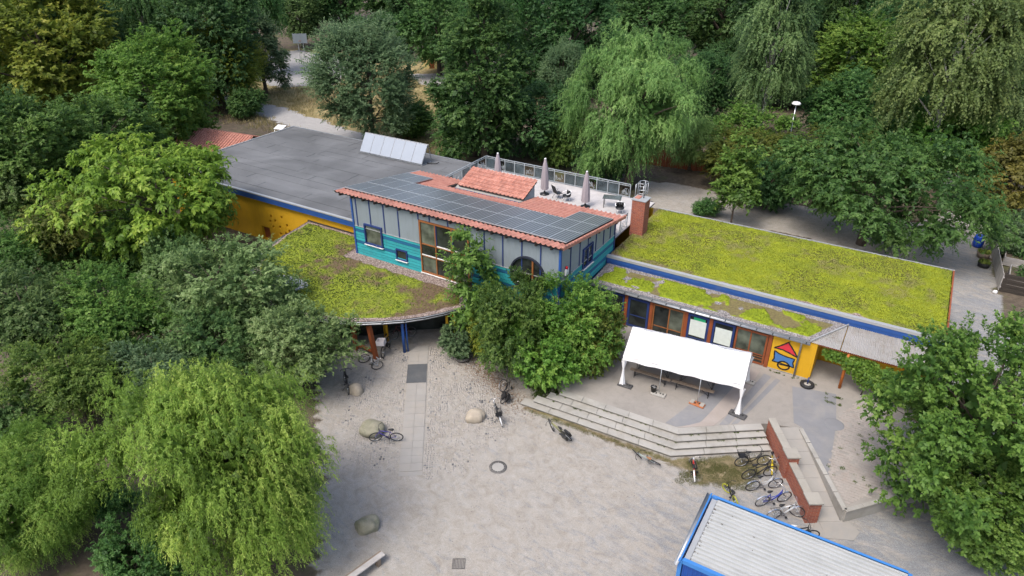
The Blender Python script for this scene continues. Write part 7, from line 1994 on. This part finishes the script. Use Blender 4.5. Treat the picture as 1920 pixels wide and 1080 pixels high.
    ('sapling', 'oak', -20.08, 28.73, 1.059, 1.1, 3.11, 'young_tree', 'slim green sapling in front of the tall window bay', None),
    ('elder', 'mid', -16.69, 27.44, 0.766, 1.25, 3.69, 'elder_shrub', 'grey-green shrub below the round window', None),
    ('elder', 'fresh', -13.87, 28.77, 0.797, 1.2, 4.57, 'elder_shrub', 'mid-green shrub at the corner of the teal block', None),
    ('bush', 'brownbush', -12.56, 29.47, 0.876, 1.5, 5.32, 'privet_shrub', 'brown-green shrub left of the white tent', None),
    ('bush', 'fresh', -14.89, 27.37, 1.012, 1.1, 2.44, 'hazel_shrub', 'bright green shrub above the concrete steps', None),
    ('bush', 'olive', -20.07, 27.17, 0.587, 1.0, 2.11, 'privet_shrub', 'small olive shrub at the right end of the entrance canopy', None),
    ('bush', 'yellowing', -18.8, 28.07, 0.646, 1.4, 5.48, 'privet_shrub', 'yellowish shrub between canopy gutter and teal wall', None),
    ('bush', 'dark', -27.21, 25.56, 0.728, 1.0, 1.13, 'privet_shrub', 'dark shrub under the left end of the canopy gutter', None),
    ('bush', 'dark', -21.43, 7.93, 0.756, 1.1, 3.07, 'wild_bush', 'dark bush below the large curly willow at the bottom edge', None),
    ('bush', 'grey', -33.15, 9.3, 0.872, 1.2, 4.95, 'wild_bush', 'grey-green bush at the left edge above the corner willow', None),
    ('loose', 'mid', -46.27, 16.74, 0.952, 1.0, 1.16, 'loose_tree', 'thin tree at the left edge below the pale feathery tree', None),
    ('bush', 'grey', -38.07, 21.96, 1.177, 1.3, 5.77, 'wild_bush', 'grey-green bush between the loose tree and the pale elder', None),
    ('loose', 'olive', -29.22, 14.78, 0.657, 1.0, 0.93, 'loose_tree', 'olive thin tree just above the yellow-green willow', None),
    ('bush', 'mid', -44.7, 22.09, 1.349, 1.2, 4.11, 'wild_bush', 'mid-green bush below the lime-green tree', None),
    ('loose', 'dark', -25.22, 9.0, 0.491, 0.8, 1.38, 'loose_tree', 'dark tree added for the shadow in the gap between the two curly willows', None),  # added dark crown stands in for the shadow between the willows
    ('broad', 'mid', -100.86, 56.21, 1.557, 1.0, 3.98, 'broadleaf_tree', 'green tree behind the yellowing crown', None),
    ('broad', 'grey', -98.78, 91.08, 1.166, 1.0, 0.24, 'broadleaf_tree', 'grey-green tree top left of the dark woodland gap', None),
    ('broadflat', 'oak', -79.39, 32.66, 1.144, 1.0, 1.06, 'broadleaf_tree', 'olive tree at the left edge below the yellowing crown', None),
    ('bush', 'deep', -24.76, 57.03, 1.107, 1.3, 3.62, 'wild_bush', 'dark bush below the weeping willow behind the railing', None),
    ('broadflat', 'deep', -2.1, 78.44, 0.95, 0.9, 2.24, 'broadleaf_tree', 'dark tree left of the tall birch trunk', None),
    ('broadflat', 'deep', 5.31, 78.18, 0.844, 0.9, 3.84, 'broadleaf_tree', 'dark tree behind the browning chestnut', None),
    ('bush', 'deep', -10.18, 58.4, 1.234, 1.2, 2.51, 'wild_bush', 'dark bush in front of the brown wagon', None),
    ('broadflat', 'deep', -23.25, 79.51, 1.087, 1.0, 2.91, 'broadleaf_tree', 'dark tree right behind the weeping willow', None),
    ('broadflat', 'dark', -64.93, 86.05, 1.492, 1.1, 0.0, 'broadleaf_tree', 'mid-dark tree left of the tall alder', None),
]
for (kn, mt, x, y, s, hz, rz, nm, lab, grp) in TREES:
    me, tm, kw = KIND[kn]
    t = empty(nm, (x, y, 0), rz, lab, "shrub" if ('shrub' in nm or 'bush' in nm) else "tree", grp)
    an = 1 + .12 * math.sin(x * 12.9 + y * 7.3)
    t.scale = (s * an, s / an, s * hz)
    link("trunk", tm, None, t)
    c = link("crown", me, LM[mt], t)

# ------------------------------------------------------------------ climbing plant under the lean-to canopy
def leaf_mass(name, boxes, n_, ll, lw, mat, parent, seed):
    rs = np.random.RandomState(seed); out = []; tn = []
    tot = sum(b[3] * b[4] * b[5] for b in boxes)
    for (cx, cy, cz, sx, sy, sz) in boxes:
        m = int(n_ * sx * sy * sz / tot)
        q = nrm(rs.randn(m, 3)) * rs.rand(m, 1) ** .4
        p = np.array([cx, cy, cz]) + q * np.array([sx, sy, sz])
        ax = nrm(rs.randn(m, 3) + np.array([0, -.3, -.8])); nn = nrm(np.array([0, -.5, .8]) + rs.randn(m, 3) * .6)
        sd = nrm(np.cross(ax, nn)); s = rs.uniform(.6, 1.3, (m, 1))
        mm = p + ax * ll * s * .4
        out.append(np.stack([p, mm - sd * lw * s / 2, p + ax * ll * s, mm + sd * lw * s / 2], 1).reshape(-1, 3)); tn.append(np.repeat(np.clip(rs.normal(.5, .22, m), 0, 1), 4))
    V = np.concatenate(out); off = np.array(origin_of(parent)) if parent else 0
    return link(name, np_mesh(name, V - off, np.arange(len(V)).reshape(-1, 4), {"tone": np.concatenate(tn)}, False, mat), None, parent)
vine = empty("climbing_vine", (1.0, 34.0, TZ), 0, "leafy green vine hanging below the lean-to canopy", "vine")
leaf_mass("foliage", [(-1.0, 34.1, 2.45, .75, .35, .38), (-.1, 33.95, 2.25, .6, .35, .5), (.75, 33.85, 1.95, .8, .4, .75), (1.7, 33.8, 1.8, .8, .45, .95), (2.7, 33.8, 1.9, .8, .5, .9), (.3, 34.0, 2.5, .8, .3, .3), (3.4, 33.8, 1.5, .6, .5, 1.0)], 9000, .15, .13, LM['fresh'], vine, 3)
for x_ in (.6, 1.6, 2.9): MB().tube([(x_, 34.0, TZ), (x_ + .1, 34.05, 1.4), (x_ - .1, 34.0, 2.6)], .03, 6).build("stem", M['bark'], vine)
# potted plants in the planter
leaf_mass("plants", [(-19.45, 26.6, .42, .42, .42, .3)], 500, .14, .06, LM['dark'], pot, 5)
# raised bed crops
rb_objs = [o for o in COL.objects if o.name.startswith("raised_bed")]
for k, o in enumerate(rb_objs):
    leaf_mass("crops", [(o.location.x, o.location.y, .9, 1.5, .95, .55), (o.location.x + .7, o.location.y, 1.1, .6, .6, .6)], 1500, .2, .1, LM['dark'], o, 8 + k)

# ------------------------------------------------------------------ weeds and grass
def grass(name, pts, n_, h, mat, seed, lab, w=.012):
    """pts: list of (x, y, radius)"""
    rs = np.random.RandomState(seed); P3 = np.array(pts)
    wgt = P3[:, 2] ** 2; i = rs.choice(len(P3), n_, p=wgt / wgt.sum())
    a = rs.uniform(0, 6.28, n_); q = np.sqrt(rs.rand(n_)) * P3[i, 2]
    x, y = P3[i, 0] + q * np.cos(a), P3[i, 1] + q * np.sin(a)
    z0 = P3[i, 3] if P3.shape[1] > 3 else np.zeros(n_)
    hh = h * rs.uniform(.4, 1.3, n_); b = rs.uniform(0, 6.28, n_); ln = rs.uniform(-.5, .5, (n_, 2)) * hh[:, None]
    base = np.stack([x, y, z0 - .01], 1); dx = np.stack([np.cos(b), np.sin(b), 0 * b], 1) * w
    tip = base + np.stack([ln[:, 0], ln[:, 1], hh], 1)
    V = np.stack([base - dx, base + dx, tip], 1).reshape(-1, 3)
    o = link(name, np_mesh(name, V, np.arange(len(V)).reshape(-1, 3), {"tone": np.repeat(rs.rand(n_), 3)}, False, mat))
    return tag(o, lab, None, None, 'stuff')
M['grassmix'] = leaf_mat('dry_green_grass', (.085, .105, .03), (.13, .15, .05), (.21, .20, .09), .2)
M['weedmix'] = leaf_mat('green_weeds', (.04, .075, .015), (.075, .12, .022), (.13, .17, .04), .25)
rsg = np.random.RandomState(20); gp = []
for t in np.linspace(0, 1, 60):
    gp.append((-13.9 + 7.5 * t + rsg.uniform(-.1, .1), 24.58 + .28 * t + rsg.uniform(-.12, .05), .14))
for t in np.linspace(0, 1, 30): gp.append((-6.3 + 3.8 * t, 24.75 + 2.95 * t - .05, .2))
for k in range(170):
    u, v = rsg.rand(), rsg.rand()
    gp.append((-5.6 + 3.0 * u, 24.5 + 1.3 * u + (v - .5) * 1.6, .22))
grass("grass_verge", gp, 26000, .05, M['grassmix'], 1, "thin dry grass growing along the foot of the concrete steps", .008)
wp = []
for k in range(60):
    a = rsg.rand(); i = rsg.randint(0, 3); p, q = (A[i], B[i]) if rsg.rand() < .55 else (B[i], C3[i])
    wp.append((p[0] + (q[0] - p[0]) * a, p[1] + (q[1] - p[1]) * a + .42, .06, .15 * (i + 1)))
for k in range(40): wp.append((rsg.uniform(0, 3.2), rsg.uniform(27, 31.5), rsg.uniform(.04, .12), TZ))
for k in range(14): wp.append((rsg.uniform(-4.2, -1.5), 33.8 + rsg.uniform(-.15, 0), .07, TZ))
for k in range(12): wp.append((rsg.uniform(-1, 0), 32.8 + rsg.uniform(-.4, .4), .1, TZ))
grass("weeds", wp, 3200, .06, M['weedmix'], 2, "small weeds in the joints of the steps and pavers", .02)
up = []
for k in range(300):
    up.append((rsg.uniform(-19, -13.2), rsg.uniform(25.6, 28.3), .25))
grass("undergrowth", [p for p in up if p[1] > 25.4 + (p[0] + 19) * -.02 and p[0] > -18.6 and p[1] > 29.9 + (p[0] + 19) * -.85], 4200, .14, M['weedmix'], 3, "low green undergrowth beneath the shrubs by the steps", .025)
fg = []
for k in range(1500):
    x_, y_ = rsg.uniform(-80, -42), rsg.uniform(52, 86); fg.append((x_, y_, .8))
fg = [p for p in fg if not (inpoly(np.array([p[0]]), np.array([p[1]]), ROAD)[0] or inpoly(np.array([p[0]]), np.array([p[1]]), COURT)[0] or inpoly(np.array([p[0]]), np.array([p[1]]), PATH2)[0])]
grass("dry_meadow", fg, 26000, .35, leaf_mat('straw', (.14, .12, .05), (.24, .19, .09), (.34, .27, .14), .2), 4, "tall dry straw-coloured grass beyond the flat roof", .03)
# litter of dead leaves below the shrubs
ll_ = []
rs5 = np.random.RandomState(9)
n_ = 2600; x_ = rs5.normal(-17.2, 1.7, n_); y_ = rs5.normal(26.1, .55, n_) - (x_ + 17.2) * .45
k = (y_ > 23.6) & (y_ < 28.5); x_, y_ = x_[k], y_[k]
V = []
for a_, b_2 in zip(x_, y_):
    t_ = rs5.uniform(0, 6.28); s_ = rs5.uniform(.02, .045); c_, s2 = math.cos(t_) * s_, math.sin(t_) * s_
    V += [(a_ - c_, b_2 - s2, .012), (a_ + s2 * .5, b_2 - c_ * .5, .016), (a_ + c_, b_2 + s2, .02), (a_ - s2 * .5, b_2 + c_ * .5, .024)]
V = np.array(V)
tag(link("leaf_litter", np_mesh("leaf_litter", V, np.arange(len(V)).reshape(-1, 4), {"tone": np.repeat(rs5.rand(len(V) // 4), 4)}, False, leaf_mat('dead_leaves', (.10, .055, .03), (.17, .10, .055), (.26, .17, .10), .1))), "brown fallen leaves on the setts below the shrubs", None, None, 'stuff')
